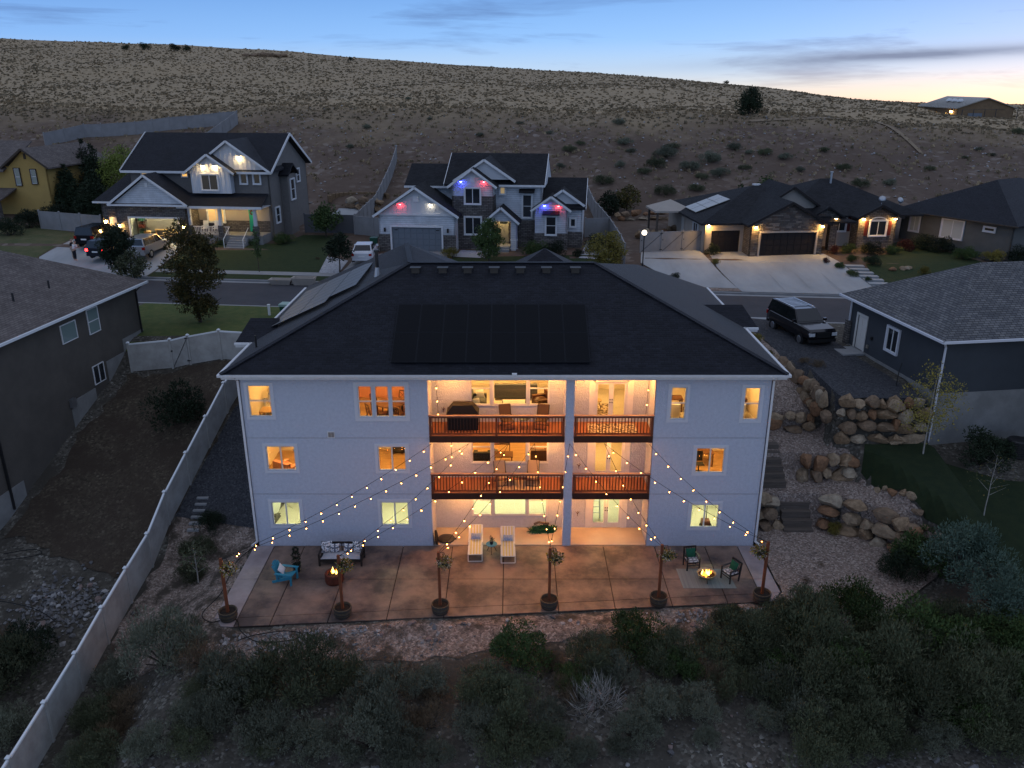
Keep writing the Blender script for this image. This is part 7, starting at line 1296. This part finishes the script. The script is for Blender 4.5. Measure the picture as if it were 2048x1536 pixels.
FG = [(-20.9, 27.1, 1.84, 'r'), (-20.3, 28.5, 1.27, 'd'), (-19.9, 24.6, 1.34, 's'), (-16.2, 25.6, 0.98, 'r'), (-16.2, 23.8, 0.7, 's'), (-23.2, 27.6, 1.6, 's'), (-22.4, 25.9, 1.3, 'r'), (-22, 29.6, .8, 'b'), (-14.1, 27.5, 1.73, 's'), (-16.2, 27.5, .95, 's'), (-12.4, 26.9, 1.0, 'b'), (-15.2, 25.8, 0.98, 'b'), (-12.9, 23.0, 0.89, 's'), (-10.6, 25.4, 1.44, 's'), (-8.3, 25.4, 1.82, 'r'), (-6.6, 25.6, 1.06, 'r'), (-8.7, 23.4, 1.26, 's'), (-7.2, 23.1, 1.08, 's'), (-11.0, 24.1, 1.01, 's'), (-14.9, 23.3, 1.09, 'r'), (-4.9, 24.5, 1.4, 's'), (-5.1, 23.4, 1.26, 's'), (-4.0, 23.0, 0.89, 's'), (-4.4, 26.1, 0.78, 'b'), (0.3, 26.8, 1.19, 'g'), (-1.0, 25.4, 1.05, 'r'), (-0.1, 24.5, 1.12, 'r'), (1.5, 26.6, 0.69, 'b'), (3.3, 26.8, 1.19, 'r'), (5.0, 27.6, 1.32, 'g'), (4.0, 25.9, 0.97, 's'), (6.3, 26.8, 1.19, 'r'), (3.1, 24.8, 0.94, 'w'), (1.2, 24.0, 0.92, 's'), (-1.2, 23.7, 1.0, 's'), (-0.2, 22.7, 1.06, 'r'), (5.3, 24.5, 1.03, 's'), (4.5, 23.6, 0.91, 's'), (7.0, 24.6, 0.94, 's'), (6.6, 26.4, 0.98, 'g'), (8.3, 27.1, 1.1, 'r'), (9.8, 27.5, 1.22, 'r'), (11.5, 29.1, 0.84, 'r'), (12.1, 27.7, 1.63, 'r'), (14.5, 29.5, 1.39, 'g'), (11.8, 25.5, 1.63, 'r'), (10.2, 25.3, 1.15, 's'), (14.6, 26.7, 1.79, 'r'), (16.9, 27.9, 1.85, 'g'), (12.9, 24.2, 1.57, 'r'), (15.2, 24.8, 1.7, 'r'), (10.9, 23.9, 1.01, 's'), (13.7, 23.5, 1.09, 'r'), (15.3, 23.4, 0.9, 's'), (17.5, 25.4, 1.72, 'r'), (19.9, 27.4, 1.41, 'g'), (17.5, 23.6, 1.45, 'r'), (19.5, 25.4, 1.15, 'g'), (20.3, 29.1, 1.47, 'l'), (19.9, 31.2, 1.67, 'l'), (19.0, 32.7, 1.5, 'g'), (17.7, 32.0, 1.15, 'd'), (3.9, 23.0, 0.54, 's'), (9.3, 24.1, 0.74, 's'), (8.0, 25.8, 0.87, 'b'), (-3.0, 24.1, 0.74, 'b'), (-11.5, 23.1, 0.81, 'r'), (-2.6, 22.8, 0.62, 's'), (1.9, 22.7, 0.71, 's'), (2.4, 25.8, 0.87, 'g')]
rq = random.Random(77)
for _ in range(34): FG.append((round(rq.uniform(9, 20), 1), round(rq.uniform(22.6, 29), 1), round(rq.uniform(.7, 1.3), 2), rq.choice('rrrgs')))
for _ in range(26): FG.append((round(rq.uniform(-17, 9), 1), round(rq.uniform(22.4, 26), 1), round(rq.uniform(.45, .9), 2), rq.choice('ssrb')))
pn = ['the post by the fence', 'the fire table post', 'the white flower post', 'the post before the column', 'the post by the rug', 'the corner post']
for x, y, r, k in FG:
    if x < -17.7: z = 'beyond the vinyl fence'; grp = z
    elif x < 9.5: i = min(range(6), key=lambda q: abs(POLES[q][0] - x)); z = ('just below ' if y > 26 else ('down the bank from ' if y > 24 else 'on the stony ground far below ')) + pn[i]; grp = 'on the bank below the patio'
    else: z = 'in the thicket ' + ('beside the mounded blue shrubs' if x > 17 and y > 26 else ('along the pink gravel' if y > 27.3 else ('at the stony lower edge' if y < 24.2 else ('below the corner post' if x < 13.5 else 'below the boulder wall')))); grp = 'in the thicket below the pink gravel'
    shrub(x, y, r * 1.08, k, '%s %s %s' % ('large' if r > 1.3 else ('small' if r < .9 else 'medium'), KN[k][1], z), 'native shrubs ' + grp, 1.2)
NB = [(-15.4, 35.1, 1.0, 'r', 'by the long vinyl fence'), (-15.2, 36.3, 0.96, 'd', 'by the long vinyl fence'), (-15.1, 33.3, 0.85, 'r', 'on the gravel by the long vinyl fence'), (-18.7, 42.8, 1.75, 'k', 'on the dark soil beside the brown house'), (24.0, 38.2, 1.41, 'k', 'against the blue house foundation'), (16.0, 35.6, 0.6, 'y', 'in front of the lower boulder wall'), (14.4, 33.1, 0.33, 'b', 'in a mulch ring on the pink gravel'), (13.3, 31.8, 0.36, 'b', 'in a mulch ring nearer the patio'), (-21.5, 77.0, 1.18, 'g', 'at the grey house corner'), (-5.4, 71.6, 0.82, 'y', 'by the white house garage'), (2.2, 71.3, 1.5, 'g', 'before the white house wing'), (3.8, 70.9, 1.14, 'k', 'before the white house wing'), (5.8, 71.5, 0.57, 'k', 'at the end of the white house wing'), (17.6, 71.6, 0.83, 'k', 'between the two brown garage doors'), (17.3, 68.8, 0.51, 'y', 'on the driveway island'), (13.2, 65.2, 0.53, 'k', 'by the parking pad kerb'), (7.7, 73.3, 1.3, 'k', 'beside the grey lot fence'), (26.6, 68.8, 0.42, 'n', 'at the top of the lawn steps'), (27.2, 67.4, 0.54, 'g', 'beside the lawn steps'), (27.6, 65.6, 0.53, 'g', 'low beside the lawn steps'), (28.3, 72.0, 0.67, 'n', 'under the shuttered window'), (29.8, 72.3, 0.81, 'g', 'under the shuttered window'), (31.2, 72.4, 0.74, 'y', 'before the stone bay'), (31.6, 71.6, 1.0, 'k', 'before the stone bay'), (33.5, 72.0, 0.82, 'g', 'under the arched window'), (35.2, 73.0, 0.83, 'n', 'at the end of the arched window'), (37.0, 73.6, 1.35, 'k', 'along the olive house wall'), (38.2, 72.5, 1.15, 'k', 'along the olive house wall'), (38.8, 69.6, 1.11, 'g', 'on the gravel by the olive house'), (40.8, 69.0, 1.03, 'y', 'on the gravel by the olive house'), (42.7, 68.3, 1.12, 'k', 'along the olive house wall'), (28.9, 69.2, 0.6, 'g', 'in the bed above the lawn steps'), (28.4, 64.3, 0.36, 'g', 'at the foot of the lawn steps'), (30.2, 68.1, 0.75, 'k', 'in the bed above the lawn steps'), (-49.5, 84.6, 1.54, 'k', 'in the hedge by the yellow house'), (-49.2, 87.0, 1.47, 'k', 'in the hedge by the yellow house'), (-49.4, 81.0, 1.48, 'k', 'in the hedge by the yellow house'), (-48.7, 89.2, 1.4, 'k', 'in the hedge by the yellow house'), (-51.9, 96.5, 2.3, 'k', 'below the evergreens'), (-28.7, 76.6, 0.47, 'n', 'under the lit porch'), (-27.3, 76.5, 0.47, 'g', 'under the lit porch'), (-24.2, 76.4, 0.47, 'g', 'beside the porch steps'), (-17.1, 71.6, 0.26, 'b', 'on the white house drive edge'), (15.2, 48.6, 0.55, 'y', 'among the edging boulders'), (15.3, 46.7, 0.36, 'y', 'among the edging boulders'), (15.0, 50.3, 0.44, 'y', 'among the edging boulders'), (33.4, 65.8, 0.57, 'y', 'on the stone house lawn'), (17.6, 44.6, .5, 'b', 'on the dark gravel yard'), (17.0, 45.2, .4, 'b', 'on the dark gravel yard')]
for x, y, r, k, w_ in NB: shrub(x, y, r, k, '%s %s %s' % ('small' if r < .6 else ('large' if r > 1.2 else 'neat'), KN[k][1], w_), 'garden shrubs', 1.0, r > .5)
HB = [(-16.8, 141.1, 0.57), (-20.8, 123.4, 0.72), (-12.0, 126.1, 0.44), (15.0, 121.3, 0.92), (15.0, 112.9, 0.99), (7.5, 110.7, 0.91), (9.0, 112.8, 0.66), (15.4, 110.1, 0.65), (19.6, 108.7, 1.6), (17.7, 104.9, 1.24), (10.8, 100.4, 1.2), (21.9, 103.7, 1.23), (24.9, 106.8, 1.39), (29.0, 111.0, 0.98), (30.6, 109.5, 0.64), (32.4, 108.8, 0.96), (34.4, 106.8, 0.94), (21.1, 112.0, 0.92), (25.1, 101.8, 1.21), (17.6, 95.9, 1.15), (21.2, 96.8, 0.87), (28.7, 104.0, 0.74), (43.8, 97.4, 0.81), (40.3, 97.2, 1.04), (35.1, 102.8, 0.61), (61.0, 111.1, 0.52), (57.6, 108.1, 0.38), (69.7, 118.2, 0.83), (61.5, 109.0, 0.51), (16.2, 103.0, 0.85), (13.4, 105.1, 0.75), (40.5, 102.9, 0.85), (50.9, 103.0, 0.61), (5.2, 117.2, 0.55), (1.1, 121.9, 0.5), (-4.4, 117.9, 0.55), (-22.0, 115.6, 0.61), (40.0, 108.8, 0.64), (22.8, 100.9, 0.84), (6.0, 105.9, 0.63)]
for x, y, r in HB: shrub(x, y, r * 1.15, 'r' if rp.random() < .4 else 's', '%s wild bush on the brown cut slope above the houses' % ('large' if r > 1.1 else ('medium' if r > .7 else 'small')), 'wild bushes on the cut slope', .8, False)
for x, y, r in ((-99, 228, 1.2), (-94.7, 228, 1.6), (-87, 228, 1.5), (-84, 229, 1.2), (-41.7, 228, .9), (55.4, 226, .8)): shrub(x, y, r, 'k', 'dark bush standing on the hill crest', 'bushes on the hill crest', 1, False)
BT = thing('rock_outcrop', 'dark rock outcrop breaking the hill crest', 'rocks', (-64, 226, gz2(-64, 226)))
for i in range(9): link('rock', RK0[i % 3] if 'RK0' in globals() else BM[4][i % 2], BT, (-4 + i * 1.2, rp.uniform(-1, 1), .1), 0, (1.3, 1.2, .8 + .5 * (i in (3, 4, 5))), (0, 0, i))
# ---------------------------------------------------------------- trees
tree('juniper_tree', 'lone dark juniper standing on the lip of the cut slope', (34.9, 127.5, gz2(34.9, 127.5)), 4.0, 2.0, 'leaf_dark', 5200, .26, .12, .16, .04, 5, shape='oval', density=1.2)
tree('street_tree', 'tall autumn tinted tree on the bright lawn behind the vinyl gate', (-20.9, 53.2, 6.1), 7.7, 2.15, 'leaf_autumn', 15000, .17, .085, .13, .08, 2, shape='oval', density=.9)
tree('street_tree', 'dark leafy tree half hiding the cars on the grey house driveway', (-32.3, 66.9, 6.2), 4.4, 1.55, 'leaf_dark', 7000, .18, .09, .1, .2, 3, density=.95)
tree('street_tree', 'low bushy tree spreading beside the driveway mouth', (-30.7, 65.6, 6.15), 2.3, 1.5, 'leaf_rabbit', 2200, .22, .11, .08, .15, 13, density=.8)
tree('sapling', 'thin staked sapling on the dark lawn of the grey house', (*XY(-28.7, 65.6), 6.25), 3.6, .45, 'leaf_green', 420, .2, .09, .04, .35, 4, shape='column')
tree('garden_tree', 'small round tree beside the sedan', (*XY(-21.9, 66.2), 6.3), 3.4, 1.25, 'leaf_dark', 2200, .22, .11, .07, .3, 5)
tree('garden_tree', 'dense round tree in front of the white house entrance', (*XY(-9.6, 69.2), 6.8), 3.7, 1.55, 'leaf_green', 7000, .16, .085, .1, .15, 6)
tree('garden_tree', 'yellow leaved tree beside the grey lot fence', (*XY(.3, 68.0), 6.5), 3.5, 1.8, 'leaf_yellow', 6500, .16, .08, .09, .12, 7)
tree('garden_tree', 'leafy tree at the right corner of the grey house', (*XY(-26.6, 77.2), 7.1), 3.4, 1.6, 'leaf_green', 2400, .24, .12, .09, .25, 8)
for i, (s, n, h, r, lab) in enumerate([(-63.0, 92, 6.8, 2.9, 'tall dark spruce nearest the yellow house'), (-60.6, 93, 7.4, 2.9, 'tall dark spruce between its neighbours'), (-58.2, 91, 7.2, 2.8, 'dark spruce beside the lime green tree'), (-55.5, 86, 5.0, 2.6, 'dark spruce behind the pale fence'), (-60, 88, 5.2, 2.6, 'low dark spruce before the taller ones')]):
    x, y = XY(s, n); tree('spruce_tree', lab, (x, y, gz2(x, y)), h, r, 'leaf_dark', 12000, .3, .10, .18, .03, 20 + i, group='dark spruces left of the grey house', shape='cone')
x, y = XY(-54.6, 91); tree('lime_tree', 'lime green leafy tree behind the grey house roof', (x, y, gz2(x, y)), 7.6, 3.0, 'leaf_lime', 9000, .22, .11, .16, .2, 30)
tree('aspen_tree', 'young pale barked aspen with thin golden leaves on the dark lawn', (20.75, 37.7, gz2(20.75, 37.7)), 5.0, 1.6, 'leaf_yellow', 1900, .11, .07, .045, .28, 31, bark='bark_pale', density=1.2)
tree('bare_sapling', 'thin nearly bare sapling on the dark lawn near the mounded shrubs', (21.6, 33.2, gz2(21.6, 33.2)), 3.4, 1.3, 'leaf_autumn', 90, .1, .06, .03, .4, 32, bark='bark_pale')
tree('bare_sapling', 'slim pale sapling in the gravel beside the vinyl fence', (-14.6, 32.7, gz2(-14.6, 32.7)), 2.2, .8, 'leaf_rabbit', 300, .14, .07, .04, .3, 33, bark='bark_pale')
for i, (x, y, k) in enumerate(((24, 88, 3.6), (27, 89.5, 4.2), (10.5, 90, 2.6), (12.6, 91, 3.2))): tree('slope_tree', ['leafy tree behind the stone house ridge', 'taller tree behind the stone house ridge', 'low tree at the hill foot behind the gate', 'olive tree at the hill foot by the pergola'][i], (x, y, gz2(x, y)), k, 1.5, ['leaf_green', 'leaf_green', 'leaf_dark', 'leaf_autumn'][i], 1800, .26, .13, .1, .15, 40 + i)
# ---------------------------------------------------------------- furniture seen through the lit windows (world coordinates, y = 35 + depth)
def legs4(t, a, b, h, m, r=.025):
    for s in (-1, 1):
        for q in (-1, 1): MB().box(s * a - r, s * a + r, q * b - r, q * b + r, 0, h).build('leg', m, t)
def chair_(x, y, z, a, m, lab, grp=None, back=.9):
    t = thing('dining_chair', lab, 'chair', (x, y, z), a, grp); legs4(t, .19, .19, .44, m); MB().box(-.22, .22, -.22, .22, .44, .48).build('seat', m, t)
    for s in (-.19, .19): MB().bar((s, .2, .48), (s * .9, .28, back), .035).build('back_post', m, t)
    MB().bar((-.18, .28, back), (.18, .28, back), .04, .06).bar((-.19, .22, .5), (.17, .27, back - .05), .02).build('backrest', m, t); MB().bar((.19, .22, .5), (-.17, .27, back - .05), .02).build('cross_bar', m, t)
def table_(x, y, z, a, b, h, m, lab, name='table', round_=False):
    t = thing(name, lab, 'table', (x, y, z))
    if round_: MB().cyl((0, 0, h - .04), (0, 0, h), a, a, 20).build('table_top', m, t); MB().cyl((0, 0, 0), (0, 0, h - .04), .3, .06, 10).build('pedestal', m, t)
    else: MB().box(-a, a, -b, b, h - .04, h).build('table_top', m, t); legs4(t, a - .06, b - .06, h - .04, m, .03)
def sofa_(x, y, z, w, a, m, lab):
    t = thing('sofa', lab, 'sofa', (x, y, z), a); MB().box(-w / 2, w / 2, -.42, .42, .1, .42).build('seat', m, t); MB().box(-w / 2, w / 2, .25, .46, .42, .85).build('backrest', m, t)
    for s in (-1, 1): MB().box(s * (w / 2 - .1) - .1, s * (w / 2 - .1) + .1, -.42, .25, .42, .62).build('arm', m, t)
    for i in range(2): MB().pillow((-w / 4 + i * w / 2, -.08, .47), w / 2 - .12, .62, .16).build('cushion', m, t, smooth=True)
def rack_(x, y, z, w, h, m, lab, n=4):
    t = thing('bookshelf', lab, 'shelf', (x, y, z)); MB().box(-w / 2, -w / 2 + .04, -.16, .16, 0, h).build('side', m, t); MB().box(w / 2 - .04, w / 2, -.16, .16, 0, h).build('side', m, t)
    for i in range(n + 1): MB().box(-w / 2 + .041, w / 2 - .041, -.15, .15, i * (h - .04) / n, i * (h - .04) / n + .035).build('shelf', m, t)
    r_ = random.Random(w)
    for i in range(n): MB().box(-w / 2 + .1, -w / 2 + r_.uniform(.3, w * .8), -.1, .1, i * (h - .04) / n + .04, i * (h - .04) / n + .04 + r_.uniform(.12, .22)).build('book_row', r_.choice(['cushion_white', 'walnut', 'throw', 'pink_cloth']), t)
U, Md, Lo = 5.92, 2.98, .05
rack_(-10.9, 37.6, U, 1.3, 1.7, 'white_metal', 'white shelf unit seen through the top corner window by the fence'); table_(-11.5, 36.4, U, .5, .35, .7, 'pine', 'small pale table inside the top corner window', 'side_table')
t = thing('crib', 'white slatted crib inside the top corner window', 'crib', (-11.4, 37.6, U)); MB().box(-.65, .65, -.35, .35, .35, .48).build('mattress', 'bedlinen', t); legs4(t, .65, .35, .95, 'white_metal')
for s in (-.35, .35):
    for i in range(11): MB().box(-.6 + i * .12 - .012, -.6 + i * .12 + .012, s - .012, s + .012, .3, .9).build('slat', 'white_metal', t)
    MB().box(-.65, .65, s - .02, s + .02, .9, .95).build('rail', 'white_metal', t)
table_(-5.9, 37.2, U, .72, .72, .75, 'walnut', 'round dark dining table behind the triple window', 'dining_table', True)
for i in range(5): a = R(20 + i * 72); chair_(-5.9 + 1.0 * math.sin(a), 37.2 + 1.0 * math.cos(a), U, -a, 'walnut', 'dark cross back dining chair at the round table', 'dining chairs')
t = thing('pendant_lamp', 'glowing gold starburst pendant above the dining table', 'lamp', (-5.9, 37.2, U + 1.7)); M['pendant'] = emis('pendant', (1, .7, .3), 14); MB().lathe([(.001, -.1), (.08, -.06), (.1, 0), (.08, .06), (.001, .1)], n=8).build('bulb', 'pendant', t); MB().cyl((0, 0, .1), (0, 0, .95), .012).build('rod', 'gold_metal', t)
for i in range(12): a = i * .524; MB().bar((0, 0, 0), (.38 * math.cos(a), .38 * math.sin(a), .12 * math.sin(a * 3)), .015).build('ray', 'gold_metal', t)
sofa_(-1.7, 37.9, U, 1.9, R(90), 'sofa_cloth', 'dark grey sofa end seen in the upper living room window'); sofa_(.2, 39.8, U, 2.2, R(180), 'sofa_cloth', 'dark grey sofa facing the upper living room window')
t = thing('ottoman', 'dark ottoman with a cream throw in the upper living room', 'ottoman', (.1, 38.0, U)); MB().box(-.6, .6, -.4, .4, .08, .42).build('base', 'sofa_cloth', t); MB().pillow((0, 0, .44), 1.15, .75, .14).build('throw', 'throw', t, smooth=True); legs4(t, .5, .3, .08, 'walnut')
for i, (x, y) in enumerate(((-1.75, 37.3), (-1.6, 38.5))): o = thing('throw_pillow', ['cream pillow at the window end of the dark sofa', 'cream pillow at the far end of the dark sofa'][i], 'pillow', (x, y, U + .68), 0, 'living room pillows'); MB().pillow((0, 0, 0), .45, .45, .16, Matrix.Rotation(.5, 3, 'Z') @ rotx(R(60))).build('cover', 'throw', o, smooth=True)
sofa_(1.55, 38.3, U, .95, R(-70), 'walnut', 'brown armchair by the upper living room side window')
t = thing('stool', 'small three legged wooden stool behind the upper french doors', 'stool', (4.2, 38.0, U)); MB().cyl((0, 0, .52), (0, 0, .56), .26, .26, 14).build('seat', 'pine', t)
for i in range(3): a = i * 2.09; MB().bar((.1 * math.cos(a), .1 * math.sin(a), .52), (.25 * math.cos(a), .25 * math.sin(a), 0), .03).build('leg', 'walnut', t)
t = thing('wall_picture', 'framed picture on the wall behind the upper french doors', 'picture', (5.3, 40.95, U + 1.5)); MB().box(-.3, .3, -.04, 0, 0, .8).build('frame', 'walnut', t); MB().box(-.25, .25, -.05, -.041, .05, .75).build('print', 'cushion_white', t)
t = thing('indoor_rug', 'dark patterned rug behind the upper french doors', 'rug', (4.3, 38.0, U + .004)); MB().box(-.7, .7, -.9, .9, 0, .012).build('weave', 'rug_leaf', t)
for x, lab in ((7.75, 'in the narrow window next to the balcony'), (10.9, 'in the narrow window at the far house corner')):
    sofa_(x, 37.1, U, .8, R(170), 'throw', 'pale armchair ' + lab); table_(x + .3, 38.0, U, .4, .3, .7, 'walnut', 'dark side table ' + lab, 'side_table')
t = thing('hanging_clothes', 'pale garments hanging behind the far corner window', 'clothes', (11.1, 38.6, U + .8)); MB().cyl((-.5, 0, 1.2), (.5, 0, 1.2), .015).build('rail', 'walnut', t)
for i in range(5): MB().prism([(-.4 + i * .2, -.2, 0), (-.38 + i * .2, .2, 0), (-.39 + i * .2, .06, 1.15), (-.4 + i * .2, -.06, 1.15)], (.03, 0, 0)).build('garment', 'throw' if i % 2 else 'cushion_white', t)
sofa_(-11.1, 36.7, Md, 1.0, R(150), 'pink_cloth', 'pink armchair inside the middle floor window by the fence')
t = thing('bed', 'white made bed inside the middle floor window by the fence', 'bed', (-9.9, 37.4, Md)); MB().box(-.8, .8, -1, 1, .2, .55).build('mattress', 'bedlinen', t); MB().box(-.8, .8, 1.0, 1.06, 0, 1.1).build('headboard', 'pine', t); legs4(t, .74, .92, .2, 'pine')
t = thing('television_cabinet', 'black cabinet against the back wall of the oak floored middle room', 'cabinet', (-5.7, 39.4, Md)); MB().box(-.6, .6, -.25, .25, .1, .9).build('carcass', 'black_metal', t); legs4(t, .55, .2, .1, 'black_metal'); MB().box(-.5, .5, -.03, .03, .95, 1.5).build('screen', 'dark_glass', t)
rack_(-.6, 39.2, Md, 1.0, 1.2, 'walnut', 'walnut sideboard with ornaments in the middle living room', 2); sofa_(-1.5, 37.9, Md, .9, R(180), 'black_cloth', 'black armchair inside the middle living room side window'); table_(-.45, 38.2, Md, .5, .35, .45, 'walnut', 'low walnut coffee table in the middle living room', 'coffee_table')
sofa_(1.4, 38.2, Md, .9, R(180), 'walnut', 'brown armchair at the other middle living room side window')
table_(9.4, 38.0, Md, .8, .4, .74, 'walnut', 'dark desk inside the middle floor window by the terraces', 'desk')
t = thing('office_chair', 'black swivel office chair inside the middle floor window by the terraces', 'chair', (9.3, 37.0, Md)); MB().cyl((0, 0, .1), (0, 0, .45), .03).build('gas_lift', 'black_metal', t); MB().pillow((0, 0, .48), .5, .5, .1).build('seat', 'black_cloth', t); MB().bar((0, .22, .55), (0, .28, 1.05), .44, .06, (0, 1, 0)).build('backrest', 'black_cloth', t)
for i in range(5): a = i * 1.257; MB().bar((0, 0, .1), (.3 * math.cos(a), .3 * math.sin(a), .06), .04).build('base_spoke', 'black_metal', t)
t = thing('hand_cart', 'dark two wheeled cart inside the lowest window by the terraces', 'cart', (9.75, 36.4, Lo)); MB().bar((0, 0, .2), (.1, .35, 1.2), .04).build('handle', 'black_metal', t); MB().box(-.2, .2, -.1, .25, .25, .55).build('basket', 'rust_metal', t)
for s in (-.25, .25): MB().lathe([(.16, -.03), (.2, 0), (.16, .03), (.13, 0), (.16, -.03)], n=14).xform(Matrix.Translation((s, 0, .2)) @ Matrix.Rotation(R(90), 4, 'Y')).build('wheel', 'black_rubber', t)
t = thing('ladder', 'step ladder leaning behind the lowest french doors', 'ladder', (4.35, 37.6, Lo))
for s in (-.2, .2): MB().bar((s, 0, 0), (s * .8, .4, 1.7), .05).build('rail', 'galv', t)
for i in range(5): MB().bar((-.18, .07 + i * .075, .3 + i * .3), (.18, .07 + i * .075, .3 + i * .3), .04).build('rung', 'galv', t)
# ---------------------------------------------------------------- scrub on the hill (one mass) and loose stones
def scatter(name, label, cat, m, n, region, size, seed, blades=5, hs=1.0):
    rng = np.random.default_rng(seed); V = []
    pts = [XY(*region(rng)) for _ in range(n)]; zs = gz2a([p[0] for p in pts], [p[1] for p in pts])
    for (x, y), z in zip(pts, zs):
        k = size * rng.uniform(.5, 1.5)
        for b in range(blades):
            a = rng.uniform(0, 6.283); c, q = math.cos(a), math.sin(a); o = rng.uniform(-.35, .35, 2) * k; lean = rng.uniform(-.3, .3, 2) * k; h = k * hs * rng.uniform(.5, 1.0); w = k * rng.uniform(.3, .5)
            V.append([(x + o[0] - c * w, y + o[1] - q * w, z - .05), (x + o[0] + c * w, y + o[1] + q * w, z - .05), (x + o[0] + lean[0] + c * w * .6, y + o[1] + lean[1] + q * w * .6, z + h), (x + o[0] + lean[0] - c * w * .6, y + o[1] + lean[1] - q * w * .6, z + h * .8)])
    return tag(link(name, quads_mesh(name, np.array(V).reshape(-1, 3), m)), label, cat, kind='stuff')
def reg_hill(r):
    n = 127 + 107 * r.random() ** 1.15; return (r.uniform(-.88, .72) * n + r.uniform(-5, 5), n)
def reg_dark(r):
    n = 124 + 110 * r.random() ** 1.2; k = r.random() ** 1.5; return ((-.88 + 1.6 * k) * n + r.uniform(-5, 5), n)
def reg_cut(r):
    n = r.uniform(93, 131); return (r.uniform(-110, 80), n)
scatter('dry_grass', 'tan dry grass covering the upper hill', 'grass', 'scrub_tan', 15000, reg_hill, .42, 11, 4, .42)
scatter('sagebrush_cover', 'low dark sagebrush dotted over the upper hill', 'sagebrush', 'scrub_dark', 13000, reg_dark, .36, 12, 4, .55)
scatter('slope_weeds', 'sparse weeds on the brown cut slope', 'weeds', 'scrub_dark', 1300, reg_cut, .32, 13, 4, .8)
scatter('slope_grass', 'dry tufts on the brown cut slope', 'grass', 'scrub_tan', 4200, lambda r: (r.uniform(-125, 90), 132 - 30 * r.random() ** 2), .36, 14, 4, .8)
def pebbles(name, label, n, region, size, seed, m):
    rng = np.random.default_rng(seed); V = []
    T = np.array([(1, 0, 0), (-1, 0, 0), (0, 1, 0), (0, -1, 0), (0, 0, 1)], float); F = [(0, 2, 4), (2, 1, 4), (1, 3, 4), (3, 0, 4)]
    pts = [region(rng) for _ in range(n)]; zs = gz2a([p[0] for p in pts], [p[1] for p in pts])
    for (x, y), z in zip(pts, zs):
        a = rng.uniform(0, 6.28); k = size * rng.uniform(.4, 1) ** 2 * 1.6
        P = T * np.array([k, k * rng.uniform(.6, 1), k * .8]) + rng.normal(0, k * .15, (5, 3)); c, q = math.cos(a), math.sin(a)
        P = P @ np.array([[c, -q, 0], [q, c, 0], [0, 0, 1]]) + np.array([x, y, z + .04])
        for f in F: V += [P[i] for i in f]
    return tag(link(name, quads_mesh(name, np.array(V), m, 3)), label, 'pebbles', kind='stuff')
M['pebble'] = leafmat('pebble', [(.14, .135, .13), (.24, .23, .22), (.10, .095, .095), (.33, .32, .31), (.18, .15, .135)])
pebbles('pebbles', 'loose pebbles on the bare soil below the patio', 2600, lambda r: (r.uniform(-19, 22), r.uniform(18.5, 28.3)), .045, 21, 'pebble')
pebbles('slope_stones', 'small stones lying on the brown cut slope', 1500, lambda r: XY(r.uniform(-60, 85), r.uniform(93, 130)), .14, 22, 'pebble')
pebbles('rubble', 'heap of pale rubble in the neighbouring side yard', 500, lambda r: (-20.6 + r.normal(0, 1.1), 31.6 + r.normal(0, .9)), .10, 23, 'pebble')
pebbles('edge_cobbles', 'cobbles along the outer patio edge', 420, lambda r: ((lambda x: (x, fe(x) - .35 - abs(r.normal(0, .55))))(r.choice([r.uniform(-12, -6), r.uniform(7, 11), r.uniform(-12, -8)]))), .09, 24, 'pebble')
# rocks one can pick out, each its own piece of the ground
RK = [rock_mesh('rock', 40 + i, 'rock%d' % i, 1, .3, .7) for i in range(5)]
rnd = random.Random(5); spots = []
for _ in range(90): spots.append((rnd.uniform(-18, 20), rnd.uniform(18.8, 24.5), rnd.uniform(.07, .2)))
for _ in range(60): x = rnd.choice([rnd.uniform(-11.5, -5), rnd.uniform(-5, 7), rnd.uniform(7.5, 11)]); spots.append((x, fe(x) - abs(rnd.gauss(0, .7)) - .25, rnd.uniform(.08, .2)))
for _ in range(50): spots.append((-20.6 + rnd.gauss(0, 1.3), 31.6 + rnd.gauss(0, 1), rnd.uniform(.1, .24)))
spots += [(13.6, 21.3, .42), (7.4, 20.4, .3), (-5.8, 22.3, .24), (11.6, 20.2, .38), (16.2, 22.4, .25), (4.3, 24.6, .3), (3.0, 24.9, .28)]
for x, y, k in spots:
    link('rock', RK[rnd.randrange(5)], ground, (x, y, gz2(x, y) + k * .2), 0, (k, k * rnd.uniform(.7, 1.1), k * rnd.uniform(.7, 1)), (rnd.uniform(-.3, .3), rnd.uniform(-.3, .3), rnd.uniform(0, 6.28)))
